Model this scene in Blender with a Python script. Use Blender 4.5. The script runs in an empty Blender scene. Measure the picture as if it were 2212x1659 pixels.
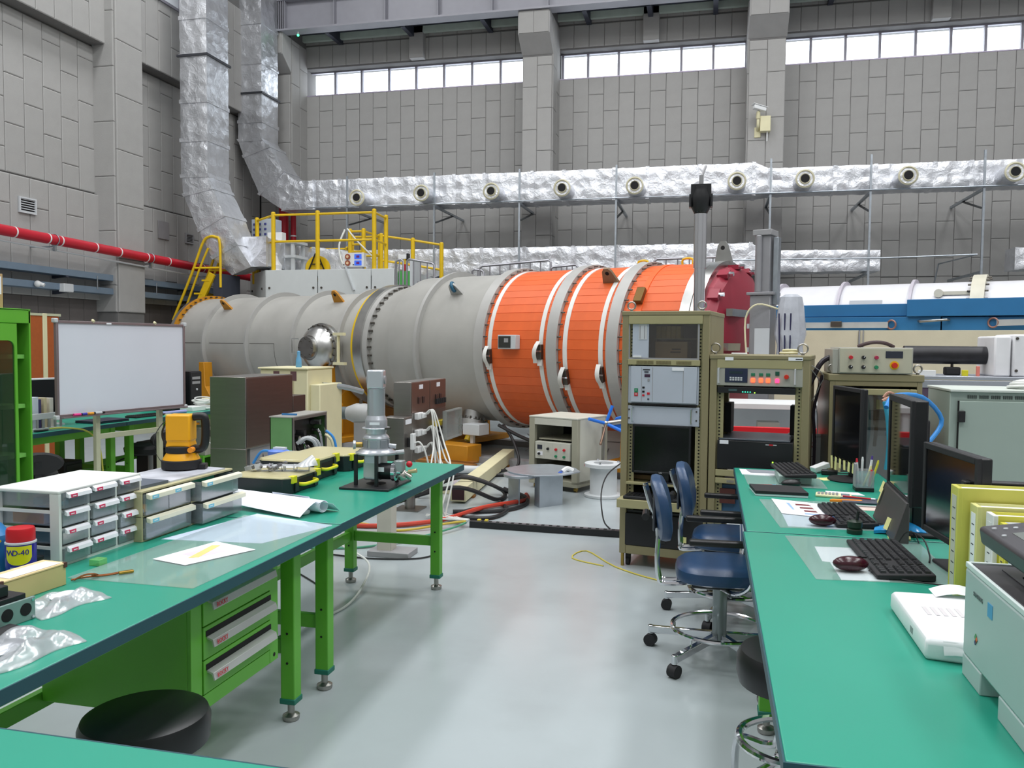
import bpy, bmesh, math, random
from mathutils import Vector, Matrix, Euler
random.seed(11)
S = bpy.context.scene
COL = S.collection
PI = math.pi
R = math.radians

# ---------------------------------------------------------------- camera, world, lights, exposure
FPX, CX, CY = 1789.0, 1106.0, 829.5
YAW, PIT, ROLL = R(13.4), R(-2.80), 0.0086
CAM = Vector((0, 0, 1.52))
_f = Vector((-math.sin(YAW) * math.cos(PIT), math.cos(YAW) * math.cos(PIT), math.sin(PIT)))
_rt = Vector((math.cos(YAW), math.sin(YAW), 0))
_up = _rt.cross(_f)
_r = _rt * math.cos(ROLL) + _up * math.sin(ROLL)
_u = -_rt * math.sin(ROLL) + _up * math.cos(ROLL)
cd = bpy.data.cameras.new('camera')
cam = bpy.data.objects.new('camera', cd)
COL.objects.link(cam)
cam.matrix_world = Matrix((( _r.x, _u.x, -_f.x, CAM.x), (_r.y, _u.y, -_f.y, CAM.y), (_r.z, _u.z, -_f.z, CAM.z), (0, 0, 0, 1)))
cd.sensor_fit = 'HORIZONTAL'
cd.sensor_width = 36
cd.lens = FPX / 2212 * 36
cd.clip_start = 0.02
cd.clip_end = 200
S.camera = cam
S.view_settings.view_transform = 'Standard'
S.view_settings.look = 'None'
S.view_settings.gamma = 1
S.view_settings.use_curve_mapping = False
S.view_settings.exposure = 0.0

W = bpy.data.worlds.new('sky')
S.world = W
W.use_nodes = True
_bg = W.node_tree.nodes['Background']
_bg.inputs[0].default_value = (0.86, 0.93, 1.0, 1)
_bg.inputs[1].default_value = 5.0


def area(x, y, z, sx, sy, power, col=(.98, .99, 1.0)):
    l = bpy.data.lights.new('bay_lamp', 'AREA')
    l.shape = 'RECTANGLE'
    l.size, l.size_y = sx, sy
    l.energy = power
    l.color = col
    o = bpy.data.objects.new('bay_lamp', l)
    COL.objects.link(o)
    o.location = (x, y, z)
    return o


# ceiling luminaires of the hall, in rows
for ly in (-1.5, 3.0, 7.5, 12.0):
    for lx in (-8.0, -3.0, 2.0, 6.5):
        area(lx, ly, 11.6, 1.4, 2.2, 190)


# ---------------------------------------------------------------- pixel -> place (2212 x 1659 photograph)
def ray(px, py):
    return _f + _r * ((px - CX) / FPX) - _u * ((py - CY) / FPX)


def G(px, py, z=0.0):
    d = ray(px, py)
    return CAM + d * ((z - CAM.z) / d.z)


def WY(px, py, Y):
    d = ray(px, py)
    return CAM + d * (Y / d.y)


def WX(px, py, X):
    d = ray(px, py)
    return CAM + d * (X / d.x)


def D(px, py, dep):
    return CAM + ray(px, py) * dep


# ---------------------------------------------------------------- materials
MATS = {}


def lin(c):
    return tuple((x / 255 / 12.92) if x <= 10 else ((x / 255 + .055) / 1.055) ** 2.4 for x in c) + (1,)


def mk(name, rgb, rough=.5, metal=0., var=.06, vs=6., bump=0., bs=60., rnd=0., emit=0., alpha=None, trans=0., dirt=0., coat=0., bdist=.01, stretch=None):
    if name in MATS:
        return MATS[name]
    m = bpy.data.materials.new(name)
    m.use_nodes = True
    nt = m.node_tree
    b = nt.nodes['Principled BSDF']
    c = lin(rgb)
    b.inputs['Roughness'].default_value = rough
    b.inputs['Metallic'].default_value = metal
    if coat:
        b.inputs['Coat Weight'].default_value = coat
        b.inputs['Coat Roughness'].default_value = .12
    N = nt.nodes.new
    L = nt.links.new
    tc = N('ShaderNodeTexCoord')
    src = tc.outputs['Object']
    if stretch:
        mp = N('ShaderNodeMapping')
        mp.inputs['Scale'].default_value = stretch
        L(src, mp.inputs[0])
        src = mp.outputs[0]
    no = N('ShaderNodeTexNoise')
    no.inputs['Scale'].default_value = vs
    no.inputs['Detail'].default_value = 5
    L(src, no.inputs['Vector'])
    hs = N('ShaderNodeHueSaturation')
    hs.inputs['Color'].default_value = c
    mr = N('ShaderNodeMapRange')
    mr.inputs['From Min'].default_value = .3
    mr.inputs['From Max'].default_value = .7
    mr.inputs['To Min'].default_value = 1 - var
    mr.inputs['To Max'].default_value = 1 + var
    L(no.outputs[0], mr.inputs[0])
    val = mr.outputs[0]
    if rnd:
        oi = N('ShaderNodeObjectInfo')
        m2 = N('ShaderNodeMapRange')
        m2.inputs['To Min'].default_value = 1 - rnd
        m2.inputs['To Max'].default_value = 1 + rnd
        L(oi.outputs['Random'], m2.inputs[0])
        mu = N('ShaderNodeMath')
        mu.operation = 'MULTIPLY'
        L(val, mu.inputs[0])
        L(m2.outputs[0], mu.inputs[1])
        val = mu.outputs[0]
    L(val, hs.inputs['Value'])
    out = hs.outputs[0]
    if dirt:
        n2 = N('ShaderNodeTexNoise')
        n2.inputs['Scale'].default_value = 1.7
        n2.inputs['Detail'].default_value = 8
        L(src, n2.inputs['Vector'])
        cr = N('ShaderNodeValToRGB')
        cr.color_ramp.elements[0].position = .5
        cr.color_ramp.elements[1].position = .72
        L(n2.outputs[0], cr.inputs[0])
        mx = N('ShaderNodeMix')
        mx.data_type = 'RGBA'
        mx.inputs[7].default_value = (c[0] * .45, c[1] * .42, c[2] * .4, 1)
        mm = N('ShaderNodeMath')
        mm.operation = 'MULTIPLY'
        mm.inputs[1].default_value = dirt
        L(cr.outputs[0], mm.inputs[0])
        L(mm.outputs[0], mx.inputs[0])
        L(out, mx.inputs[6])
        out = mx.outputs[2]
    L(out, b.inputs['Base Color'])
    if bump:
        nb = N('ShaderNodeTexNoise')
        nb.inputs['Scale'].default_value = bs
        nb.inputs['Detail'].default_value = 4
        L(src, nb.inputs['Vector'])
        bp = N('ShaderNodeBump')
        bp.inputs['Strength'].default_value = bump
        bp.inputs['Distance'].default_value = bdist
        L(nb.outputs[0], bp.inputs['Height'])
        L(bp.outputs[0], b.inputs['Normal'])
    if emit:
        b.inputs['Emission Color'].default_value = c
        b.inputs['Emission Strength'].default_value = emit
    if alpha is not None:
        b.inputs['Alpha'].default_value = alpha
    if trans:
        b.inputs['Transmission Weight'].default_value = trans
    MATS[name] = m
    return m


WALLD = mk('wall_board_dark', (104, 99, 97), .9, 0, .04, 5, .2, 120)  # dado colour with the shade below the trays mixed in


def mk_clear(name, rgb=(255, 255, 255), gloss=.08, tint=.0, rough=.02, fres=.5):
    """Thin clear sheet: mostly see-through with a faint surface reflection and a film of tint."""
    if name in MATS:
        return MATS[name]
    m = bpy.data.materials.new(name)
    m.use_nodes = True
    nt = m.node_tree
    nt.nodes.clear()
    N, L = nt.nodes.new, nt.links.new
    o = N('ShaderNodeOutputMaterial')
    t = N('ShaderNodeBsdfTransparent')
    t.inputs[0].default_value = (.97, .98, .98, 1)
    d = N('ShaderNodeBsdfDiffuse')
    d.inputs[0].default_value = lin(rgb)
    g = N('ShaderNodeBsdfGlossy')
    g.inputs['Roughness'].default_value = rough
    a = N('ShaderNodeMixShader')
    a.inputs[0].default_value = tint
    L(t.outputs[0], a.inputs[1])
    L(d.outputs[0], a.inputs[2])
    fr = N('ShaderNodeLayerWeight')
    fr.inputs[0].default_value = .25
    ml = N('ShaderNodeMath')
    ml.operation = 'MULTIPLY_ADD'
    ml.inputs[1].default_value = fres
    ml.inputs[2].default_value = gloss
    L(fr.outputs['Fresnel'], ml.inputs[0])
    b = N('ShaderNodeMixShader')
    L(ml.outputs[0], b.inputs[0])
    L(a.outputs[0], b.inputs[1])
    L(g.outputs[0], b.inputs[2])
    L(b.outputs[0], o.inputs[0])
    MATS[name] = m
    return m


# ---------------------------------------------------------------- mesh builder
def frame_of(d):
    d = d.normalized()
    a = Vector((0, 0, 1)) if abs(d.z) < .9 else Vector((1, 0, 0))
    x = d.cross(a).normalized()
    return x, d.cross(x).normalized()


class MB:
    def __init__(s):
        s.v, s.f, s.m = [], [], Matrix.Identity(4)

    def at(s, loc=(0, 0, 0), rot=(0, 0, 0)):
        s.m = Matrix.LocRotScale(Vector(loc), Euler(rot), None)
        return s

    def add(s, vs, fs):
        n = len(s.v)
        s.v += [tuple(s.m @ Vector(p)) for p in vs]
        s.f += [tuple(i + n for i in q) for q in fs]
        return s

    def box(s, x0, x1, y0, y1, z0, z1):
        return s.add([(x0, y0, z0), (x1, y0, z0), (x1, y1, z0), (x0, y1, z0), (x0, y0, z1), (x1, y0, z1), (x1, y1, z1), (x0, y1, z1)],
                     [(3, 2, 1, 0), (4, 5, 6, 7), (0, 1, 5, 4), (1, 2, 6, 5), (2, 3, 7, 6), (3, 0, 4, 7)])

    def cbox(s, c, d):
        return s.box(c[0] - d[0] / 2, c[0] + d[0] / 2, c[1] - d[1] / 2, c[1] + d[1] / 2, c[2] - d[2] / 2, c[2] + d[2] / 2)

    def rings(s, rs, caps=True, closed=False):
        n = len(rs[0])
        vs = [p for r_ in rs for p in r_]
        fs = []
        k = len(rs)
        for i in range(k if closed else k - 1):
            a, b = i * n, ((i + 1) % k) * n
            fs += [(a + j, a + (j + 1) % n, b + (j + 1) % n, b + j) for j in range(n)]
        if caps and not closed:
            fs += [tuple(range(n - 1, -1, -1)), tuple(range((k - 1) * n, k * n))]
        return s.add(vs, fs)

    def cyl(s, p0, p1, r, r2=None, n=16, caps=True):
        p0, p1 = Vector(p0), Vector(p1)
        x, y = frame_of(p1 - p0)
        r2 = r if r2 is None else r2
        rs = []
        for p, q in ((p0, r), (p1, r2)):
            rs.append([p + (x * math.cos(2 * PI * j / n) + y * math.sin(2 * PI * j / n)) * q for j in range(n)])
        return s.rings(rs, caps)

    def lathe(s, prof, n=24, o=(0, 0, 0), d=(0, 0, 1), caps=True):
        """prof: [(radius, distance along d)]"""
        o, d = Vector(o), Vector(d).normalized()
        x, y = frame_of(d)
        rs = [[o + d * h + (x * math.cos(2 * PI * j / n) + y * math.sin(2 * PI * j / n)) * max(q, 1e-4) for j in range(n)] for q, h in prof]
        return s.rings(rs, caps)

    def tube(s, pts, r, n=8, smooth=4, closed=False):
        pts = [Vector(p) for p in pts]
        if smooth and len(pts) > 2:
            q = []
            k = len(pts)
            for i in range(k if closed else k - 1):
                a, b, c, e = (pts[(i - 1) % k], pts[i], pts[(i + 1) % k], pts[(i + 2) % k]) if closed else (pts[max(i - 1, 0)], pts[i], pts[i + 1], pts[min(i + 2, k - 1)])
                for t_ in range(smooth):
                    t = t_ / smooth
                    q.append(.5 * (2 * b + (c - a) * t + (2 * a - 5 * b + 4 * c - e) * t * t + (3 * b - a - 3 * c + e) * t ** 3))
            if not closed:
                q.append(pts[-1])
            pts = q
        k = len(pts)
        rs = []
        x = None
        for i, p in enumerate(pts):
            a = pts[(i - 1) % k] if (closed or i) else p
            b = pts[(i + 1) % k] if (closed or i < k - 1) else p
            d = (b - a)
            if d.length < 1e-9:
                d = Vector((0, 0, 1))
            d.normalize()
            if x is None:
                x, _ = frame_of(d)
            x = (x - d * x.dot(d))
            x = frame_of(d)[0] if x.length < 1e-6 else x.normalized()
            y = d.cross(x)
            rs.append([p + (x * math.cos(2 * PI * j / n) + y * math.sin(2 * PI * j / n)) * r for j in range(n)])
        return s.rings(rs, True, closed)

    def bar(s, p0, p1, w, h=None, upv=(0, 0, 1)):
        p0, p1 = Vector(p0), Vector(p1)
        h = w if h is None else h
        d = (p1 - p0).normalized()
        a = Vector(upv)
        if abs(d.dot(a)) > .95:
            a = Vector((1, 0, 0))
        x = d.cross(a).normalized()
        y = x.cross(d)
        q = [x * w / 2 + y * h / 2, -x * w / 2 + y * h / 2, -x * w / 2 - y * h / 2, x * w / 2 - y * h / 2]
        return s.rings([[p0 + k for k in q], [p1 + k for k in q]])

    def prism(s, pts, h0, h1, ax='z'):
        mp = {'z': lambda a, b, h: (a, b, h), 'y': lambda a, b, h: (a, h, b), 'x': lambda a, b, h: (h, a, b)}[ax]
        return s.rings([[Vector(mp(a, b, h0)) for a, b in pts], [Vector(mp(a, b, h1)) for a, b in pts]])

    def ball(s, c, r, nu=14, nv=8, sc=(1, 1, 1)):
        c = Vector(c)
        rs = []
        for i in range(nv + 1):
            t = PI * i / nv
            rs.append([c + Vector((max(math.sin(t), 1e-3) * math.cos(2 * PI * j / nu) * r * sc[0], max(math.sin(t), 1e-3) * math.sin(2 * PI * j / nu) * r * sc[1], -math.cos(t) * r * sc[2])) for j in range(nu)])
        return s.rings(rs)

    def torus(s, c, Rr, r, ax=(0, 0, 1), n=32, k=8, a0=0, a1=2 * PI):
        c = Vector(c)
        x, y = frame_of(Vector(ax))
        full = abs(a1 - a0) > 6.28
        m = n if full else n + 1
        return s.tube([c + (x * math.cos(a0 + (a1 - a0) * i / n) + y * math.sin(a0 + (a1 - a0) * i / n)) * Rr for i in range(m)], r, k, 0, full)

    def frame(s, x0, x1, z0, z1, t, y0, y1):
        """rectangular frame in the xz plane, bar width t"""
        s.box(x0, x0 + t, y0, y1, z0, z1).box(x1 - t, x1, y0, y1, z0, z1)
        return s.box(x0 + t, x1 - t, y0, y1, z0, z0 + t).box(x0 + t, x1 - t, y0, y1, z1 - t, z1)

    def sheet(s, nx, ny, fn, th=.002):
        """bent sheet: fn(u,v)->point, given thickness downwards in z"""
        top = [Vector(fn(i / nx, j / ny)) for j in range(ny + 1) for i in range(nx + 1)]
        k = len(top)
        vs = top + [p - Vector((0, 0, th)) for p in top]
        fs = []
        w = nx + 1
        for j in range(ny):
            for i in range(nx):
                a = j * w + i
                fs += [(a, a + 1, a + w + 1, a + w), (k + a, k + a + w, k + a + w + 1, k + a + 1)]
        edge = [i for i in range(w)] + [j * w + nx for j in range(1, ny + 1)] + [ny * w + i for i in range(nx - 1, -1, -1)] + [j * w for j in range(ny - 1, 0, -1)]
        for i, a in enumerate(edge):
            b = edge[(i + 1) % len(edge)]
            fs.append((b, a, k + a, k + b))
        return s.add(vs, fs)

    def mesh(s, name, mat, ang=35, fix=True):
        me = bpy.data.meshes.new(name)
        me.from_pydata(s.v, [], s.f)
        if mat:
            me.materials.append(mat)
        if fix:
            bm = bmesh.new()
            bm.from_mesh(me)
            bmesh.ops.recalc_face_normals(bm, faces=bm.faces)
            bm.to_mesh(me)
            bm.free()
        if ang:
            me.polygons.foreach_set('use_smooth', [True] * len(me.polygons))
            me.set_sharp_from_angle(angle=R(ang))
        me.update()
        return me

    def obj(s, name, mat, parent=None, bev=0, ang=35, loc=None, rot=None):
        o = bpy.data.objects.new(name, s.mesh(name, mat, ang))
        COL.objects.link(o)
        if parent:
            o.parent = parent
        if loc:
            o.location = loc
        if rot:
            o.rotation_euler = rot
        if bev:
            md = o.modifiers.new('edge', 'BEVEL')
            md.width = bev
            md.segments = 2
            md.limit_method = 'ANGLE'
            md.angle_limit = R(40)
        return o


def tag(o, label, cat, group=None, kind=None):
    if label:
        o['label'] = label
    if cat:
        o['category'] = cat
    if group:
        o['group'] = group
    if kind:
        o['kind'] = kind
    return o


def thing(name, label, cat, loc=(0, 0, 0), rz=0, group=None, rot=None):
    o = bpy.data.objects.new(name, None)
    COL.objects.link(o)
    o.empty_display_size = .05
    o.location = loc
    o.rotation_euler = rot or (0, 0, rz)
    return tag(o, label, cat, group)


def struct(o):
    o['kind'] = 'structure'
    return o


def stuff(o):
    o['kind'] = 'stuff'
    return o


def dup(root, loc, rz=None, label=None, group=None, rot=None):
    def cp(o, parent):
        c = o.copy()
        COL.objects.link(c)
        if parent:
            c.parent = parent
        for ch in list(o.children):
            cp(ch, c)
        return c
    r = cp(root, None)
    r.location = loc
    if rz is not None:
        r.rotation_euler = (0, 0, rz)
    if rot is not None:
        r.rotation_euler = rot
    if label:
        r['label'] = label
    if group:
        r['group'] = group
    return r


def text(txt, size, mat, parent, loc, rot=(PI / 2, 0, 0), name='lettering', ext=.0005, align='CENTER', sx=1.0):
    cu = bpy.data.curves.new(name, 'FONT')
    cu.body = txt
    cu.size = size
    cu.align_x = align
    cu.align_y = 'CENTER'
    cu.extrude = ext
    cu.resolution_u = 2
    t = bpy.data.objects.new(name + '_curve', cu)
    COL.objects.link(t)
    bpy.context.view_layer.update()
    me = bpy.data.meshes.new_from_object(t.evaluated_get(bpy.context.evaluated_depsgraph_get()))
    bpy.data.objects.remove(t)
    me.materials.clear()
    me.materials.append(mat)
    o = bpy.data.objects.new(name, me)
    COL.objects.link(o)
    o.parent = parent
    o.location = loc
    o.rotation_euler = rot
    o.scale = (sx, 1, 1)
    return o


# ---- palette
def metal_foil():
    m = mk('foil', (222, 224, 229), .36, .82, .06, 5, 0)
    nt = m.node_tree
    N, L = nt.nodes.new, nt.links.new
    b = nt.nodes['Principled BSDF']
    tc = nt.nodes['Texture Coordinate']
    n1 = N('ShaderNodeTexNoise')
    n1.inputs['Scale'].default_value = 7
    n1.inputs['Detail'].default_value = 6
    n1.inputs['Roughness'].default_value = .65
    n1.inputs['Distortion'].default_value = .8
    v = N('ShaderNodeTexVoronoi')
    v.inputs['Scale'].default_value = 5
    L(tc.outputs['Object'], n1.inputs['Vector'])
    L(tc.outputs['Object'], v.inputs['Vector'])
    ad = N('ShaderNodeMath')
    ad.operation = 'ADD'
    L(n1.outputs[0], ad.inputs[0])
    L(v.outputs[0], ad.inputs[1])
    bp = N('ShaderNodeBump')
    bp.inputs['Strength'].default_value = .4
    bp.inputs['Distance'].default_value = .05
    L(ad.outputs[0], bp.inputs['Height'])
    L(bp.outputs[0], b.inputs['Normal'])
    return m


FOIL = metal_foil()
WALL = mk('wall_board', (163, 162, 160), .9, 0, .03, 5, .25, 120, rnd=.025)
JOINT = mk('wall_joint', (112, 111, 110), .95, 0, .05)
CONC = mk('painted_concrete', (170, 169, 168), .85, 0, .05, 4, .15, 60)
FLOOR = mk('epoxy_floor', (172, 181, 184), .22, 0, .04, 1.3, .03, 14, dirt=.16)
STEEL = mk('brushed_steel', (165, 163, 158), .34, 1., .05, 10, .05, 200)
CHROME = mk('chrome', (215, 216, 220), .1, 1., .02)
GALV = mk('galvanised', (168, 175, 182), .42, .9, .1, 12)
GREYP = mk('grey_paint', (150, 150, 152), .5, 0, .04)
BEIGE = mk('rack_beige', (163, 157, 117), .5, 0, .04, 5)
BEIGED = mk('rack_beige_dark', (139, 131, 98), .5, 0, .04, 5)
BLACK = mk('black_plastic', (22, 23, 26), .4, 0, .05)
BLACKM = mk('black_matt', (30, 30, 33), .7, 0, .05)
DARK = mk('dark_void', (12, 12, 14), .8)
WHITE = mk('white_paint', (226, 228, 228), .45, 0, .02)
LGREY = mk('light_grey', (196, 200, 203), .45, 0, .03)
IVORY = mk('ivory', (220, 214, 176), .5, 0, .03)
PAPER = mk('paper', (236, 239, 244), .8, 0, .015)
YEL = mk('rail_yellow', (220, 182, 16), .42, 0, .06, 9)
OCHRE = mk('support_ochre', (190, 128, 18), .5, 0, .08, 6)
RED = mk('pipe_red', (186, 22, 44), .4, 0, .05)
GREEN = mk('bench_green', (92, 172, 48), .42, 0, .03)
TOP = mk('bench_top', (42, 152, 128), .3, 0, .025, 2.5)
TOPE = mk('bench_edge', (24, 74, 84), .5, 0, .05)
CLEAR = mk_clear('clear_plastic', (225, 232, 235), .05, .16, .08)
GLASS = mk_clear('window_glass', (240, 245, 250), .04, .03)
BLUE = mk('shield_blue', (36, 108, 158), .45, 0, .05, 5)
CREAM = mk('cream_block', (204, 196, 170), .75, 0, .04, 4, .1, 60)
ORANGE = mk('orange_board', (222, 98, 42), .5, 0, .05, 7, rnd=.07)
CABLEB = mk('black_cable', (26, 26, 28), .5)
CABLEW = mk('white_cable', (222, 224, 220), .45)
NAVY = mk('navy_vinyl', (38, 68, 104), .33, 0, .05, 12, .06, 160)
LEDR = mk('lit_red', (255, 70, 40), .4, emit=4)
LEDG = mk('lit_green', (150, 255, 60), .4, emit=3)
LEDB = mk('lit_blue', (60, 80, 255), .4, emit=4)
KRED = mk('knob_red', (196, 30, 44), .35)
KGRN = mk('knob_green', (30, 130, 88), .35)
INK = mk('ink', (60, 62, 74), .7)
INKR = mk('ink_red', (206, 40, 54), .6)
NOTE = mk('sticky_note', (236, 232, 160), .75)
WOOD = mk('pale_wood', (214, 192, 140), .65, 0, .08, 5, stretch=(1, 6, 6))
CARD = mk('cardboard', (186, 156, 112), .8, 0, .06)
SCREEN = mk('screen', (13, 14, 17), .13, 0, .02)

# ================================================================ THE HALL
YB, XL = 18.4, -10.3          # inner faces of the back and left walls
ZS, ZH, ZC = 7.36, 8.0, 12.0  # sill, window head, ceiling
PH, PG = .735, .007


def panel_mesh(w, h, t=.03, c=.014):
    m = MB()
    m.rings([[(0, 0, 0), (w, 0, 0), (w, 0, h), (0, 0, h)], [(0, -t + .008, 0), (w, -t + .008, 0), (w, -t + .008, h), (0, -t + .008, h)],
             [(c, -t, c), (w - c, -t, c), (w - c, -t, h - c), (c, -t, h - c)]])
    return m.mesh('panel', WALL, 0)


_pm = {}


def panels(parent, u0, u1, z0, z1, put, w=.335, h=PH, phase=0, lim=None, rz=0):
    n = max(1, round((u1 - u0) / w))
    w = (u1 - u0) / n
    for i in range(n):
        off = (.5 if (i + phase) % 2 else 0.) * h
        z = z0 - h + (off if off else h)
        z = z0 - off
        while z < z1 - .03:
            a, b = max(z, z0), min(z + h, z1)
            z += h
            if b - a < .05:
                continue
            k = (round(w, 3), round(b - a, 3))
            if k not in _pm:
                _pm[k] = panel_mesh(w - PG, b - a - PG)
            o = bpy.data.objects.new('panel', _pm[k])
            COL.objects.link(o)
            o.parent = parent
            o.location = put(u0 + i * w + PG / 2, a + PG / 2)
            o.rotation_euler = (0, 0, rz)


def field(parent, u0, u1, z0, z1, put, rz, w=.335, h=PH, phase=0, mat=None):
    """the part of a wall's boarding that stands behind the machines: same boards, one mesh"""
    m = MB()
    n = max(1, round((u1 - u0) / w))
    w = (u1 - u0) / n
    for i in range(n):
        z = z0 - (.5 if (i + phase) % 2 else 0.) * h
        while z < z1 - .03:
            a, b = max(z, z0), min(z + h, z1)
            z += h
            p = put(u0 + i * w + PG / 2, a + PG / 2)
            m.at(p, (0, 0, rz)).box(0, w - PG, -.03, 0, 0, b - a - PG)
    return stuff(m.obj('panel_field', mat or WALL, parent, ang=0))


struct(MB().box(-11, 9.5, -4.2, 19, -.08, 0).obj('floor', FLOOR))
struct(MB().box(-11, 9.5, -4.2, 19, ZC, ZC + .2).obj('ceiling', mk('roof_deck', (150, 152, 155), .7)))
struct(MB().box(9.2, 9.5, -4.2, 19, 0, ZC).obj('wall_right', CONC))
struct(MB().box(-11, 9.5, -4.2, -4, 0, ZC).obj('wall_front', CONC))

# back wall, with a clerestory strip between the columns
wb = MB()
wb.box(-11, 9.5, YB, YB + .5, 0, ZS).box(-11, 9.5, YB, YB + .5, ZH, ZC)
cols = [(-10.25, -9.49), (-4.02, -3.38), (.655, 1.36), (6.75, 7.45)]
for a, b in cols:
    wb.box(a, b, YB, YB + .5, ZS, ZH)
wall_back = struct(wb.obj('wall_back', JOINT, ang=0))
bk = lambda u, z: (u, YB, z)
bays = [(-9.49, -4.02), (-3.38, .655), (1.36, 6.75)]
for i, (a, b) in enumerate(bays):
    panels(wall_back, a, b, 2.95, ZS, bk, phase=i)
    field(wall_back, a, b, 0, 2.95, bk, 0)
    panels(wall_back, a, b, ZH + .03, ZH + .52, bk, h=.49 * 2, phase=0)
    field(wall_back, a, b, ZH + .55, ZC, bk, 0)
field(wall_back, 7.45, 9.2, 0, ZC, bk, 0)

# clerestory windows
mull = [[671, 725.5, 782.5, 841.6, 900, 960, 1020.5, 1082], [1271, 1337, 1405, 1472, 1541, 1611], [1751, 1826, 1900, 1977, 2053, 2128, 2207]]
FR = mk('window_frame', (150, 148, 158), .5, .3)
for i, (a, b) in enumerate(bays):
    xs = [WY(p, 150 - i * 25, YB + .28).x for p in mull[i]]
    if i == 1:
        xs = [a + .05] + xs[:-1]
    if i == 0:
        xs = xs
    if i == 2:
        xs = [a + .03] + xs
    xs = [x for x in xs if a - .01 < x < b - .1] + [b - .02]
    r = struct(thing('window_%d' % (i + 1), None, None))
    m = MB()
    m.box(a, b, YB + .25, YB + .32, ZS, ZS + .03).box(a, b, YB + .25, YB + .32, ZH - .03, ZH)
    m.obj('window_frame', FR, r)
    MB().box(a, b, YB - .035, YB + .3, ZS - .012, ZS + .012).obj('window_sill', mk('sill', (170, 160, 180), .4, .2), r)
    for k, x in enumerate(xs):
        MB().box(x - .025, x + .025, YB + .24, YB + .33, ZS + .03, ZH - .03).obj('mullion', FR, r)
        if k:
            MB().box(xs[k - 1] + .025, x - .025, YB + .28, YB + .288, ZS + .03, ZH - .03).obj('pane', GLASS, r)

# columns with corbels
for i, (a, b) in enumerate(cols):
    c = struct(MB().box(a, b, 17.63, YB, 0, ZC).obj('trim_%d' % (i + 1), JOINT, ang=0))
    w = (b - a) / 2
    if i == 0:
        a2 = a
    panels(c, a, b, 2.95, 7.64, lambda u, z: (u, 17.63, z), w=w, h=.9, phase=i)
    panels(c, 17.63, YB, 2.95, 8.45, (lambda u, z, b=b: (b, u, z)) if i < 2 else (lambda u, z, a=a: (a, YB + 17.63 - u, z)), w=.4, h=.9, rz=PI / 2 if i < 2 else -PI / 2)
    m = MB().prism([(17.63, 7.68), (17.22, 7.99), (17.22, 8.46), (17.63, 8.46)], a - .02, b + .02, 'x')
    m.obj('corbel', CONC, c, .008)
    for k in range(2):
        MB().box(a + w * k + .004, a + w * (k + 1) - .004, 17.2, 17.225, 8.0, 8.45).obj('corbel_panel', WALL, c)
for i, x in enumerate((WY(905, 80, YB).x, WY(1408, 60, YB).x, WY(2030, 30, YB).x)):
    MB().box(x - .17, x + .17, YB - .2, YB, ZH + .02, 8.75).obj('pilaster_stub', WALL, wall_back, .01)

# crane runway beam on the corbels
cb = struct(thing('trim_5', None, None))
STB = mk('beam_paint', (152, 152, 160), .5, .1, .03)
MB().box(-9.55, 9, 17.14, 17.46, 8.46, 8.50).obj('flange', STB, cb)
MB().box(-9.55, 9, 17.14, 17.46, 9.12, 9.16).obj('flange', STB, cb)
MB().box(-9.55, 9, 17.29, 17.31, 8.5, 9.12).obj('web', STB, cb)
for k in range(16):
    MB().box(-9.4 + k * 1.2, -9.385 + k * 1.2, 17.16, 17.44, 8.5, 9.12).obj('stiffener', STB, cb)
for k in range(3):
    MB().box(-9.54 + k * .05, -9.53 + k * .05, 17.16, 17.44, 8.5, 9.12).obj('stiffener', STB, cb)
# maintenance walkway behind the beam
wk = struct(thing('trim_6', None, None))
DKB = mk('dark_steel', (66, 70, 82), .6, .3)
for i, (a, b) in enumerate(bays):
    MB().box(a, b, 17.6, 18.3, 8.72, 8.78).obj('deck_plate', DKB, wk)
    MB().box(a, b, 18.2, 18.3, 8.58, 8.72).obj('edge_strip', mk('strip_pale', (186, 200, 190), .5), wk)  # pale greenish strip along the rear underside of the deck
    for k in range(3):
        x = a + (b - a) * (k + .5) / 3
        MB().box(x - .05, x + .05, 17.6, 18.38, 8.5, 8.72).obj('bracket', DKB, wk)
MB().box(-9.49, 6.75, YB - .06, YB - .03, 5.06, 5.1).obj('trim_7', CONC)['kind'] = 'structure'

# left wall
wl = struct(MB().box(XL - .4, XL, -4, YB + .4, 0, ZC).obj('wall_left', JOINT, ang=0))
lf = lambda u, z: (XL, u, z)
panels(wl, 9.65, 12.27, 4.02, 6.48, lf, w=.37, rz=PI / 2)
panels(wl, 12.95, 17.6, 4.02, 6.48, lf, w=.37, rz=PI / 2, phase=1)
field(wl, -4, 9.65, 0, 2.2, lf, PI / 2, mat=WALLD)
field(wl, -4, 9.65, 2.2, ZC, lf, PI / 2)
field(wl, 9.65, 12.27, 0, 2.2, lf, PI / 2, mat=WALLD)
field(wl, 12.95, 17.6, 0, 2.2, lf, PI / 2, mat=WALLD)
struct(MB().box(XL, XL + .24, 9.5, 12.27, 6.5, ZC).box(XL, XL + .24, 12.95, 17.6, 6.5, ZC).obj('trim_8', JOINT, ang=0))
t8 = bpy.data.objects['trim_8']
panels(t8, 9.65, 12.27, 6.51, 8.7, lambda u, z: (XL + .24, u, z), w=.37, h=1.1, rz=PI / 2)
panels(t8, 12.95, 17.6, 6.51, 8.7, lambda u, z: (XL + .24, u, z), w=.37, h=1.1, rz=PI / 2)
struct(MB().box(XL, XL + .07, 9.5, 12.27, 2.2, 4.0).box(XL, XL + .07, 12.95, 17.6, 2.2, 4.0).obj('trim_9', JOINT, ang=0))
t9 = bpy.data.objects['trim_9']
panels(t9, 9.65, 12.27, 2.2, 3.99, lambda u, z: (XL + .07, u, z), w=.37, h=.9, rz=PI / 2)
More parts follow.
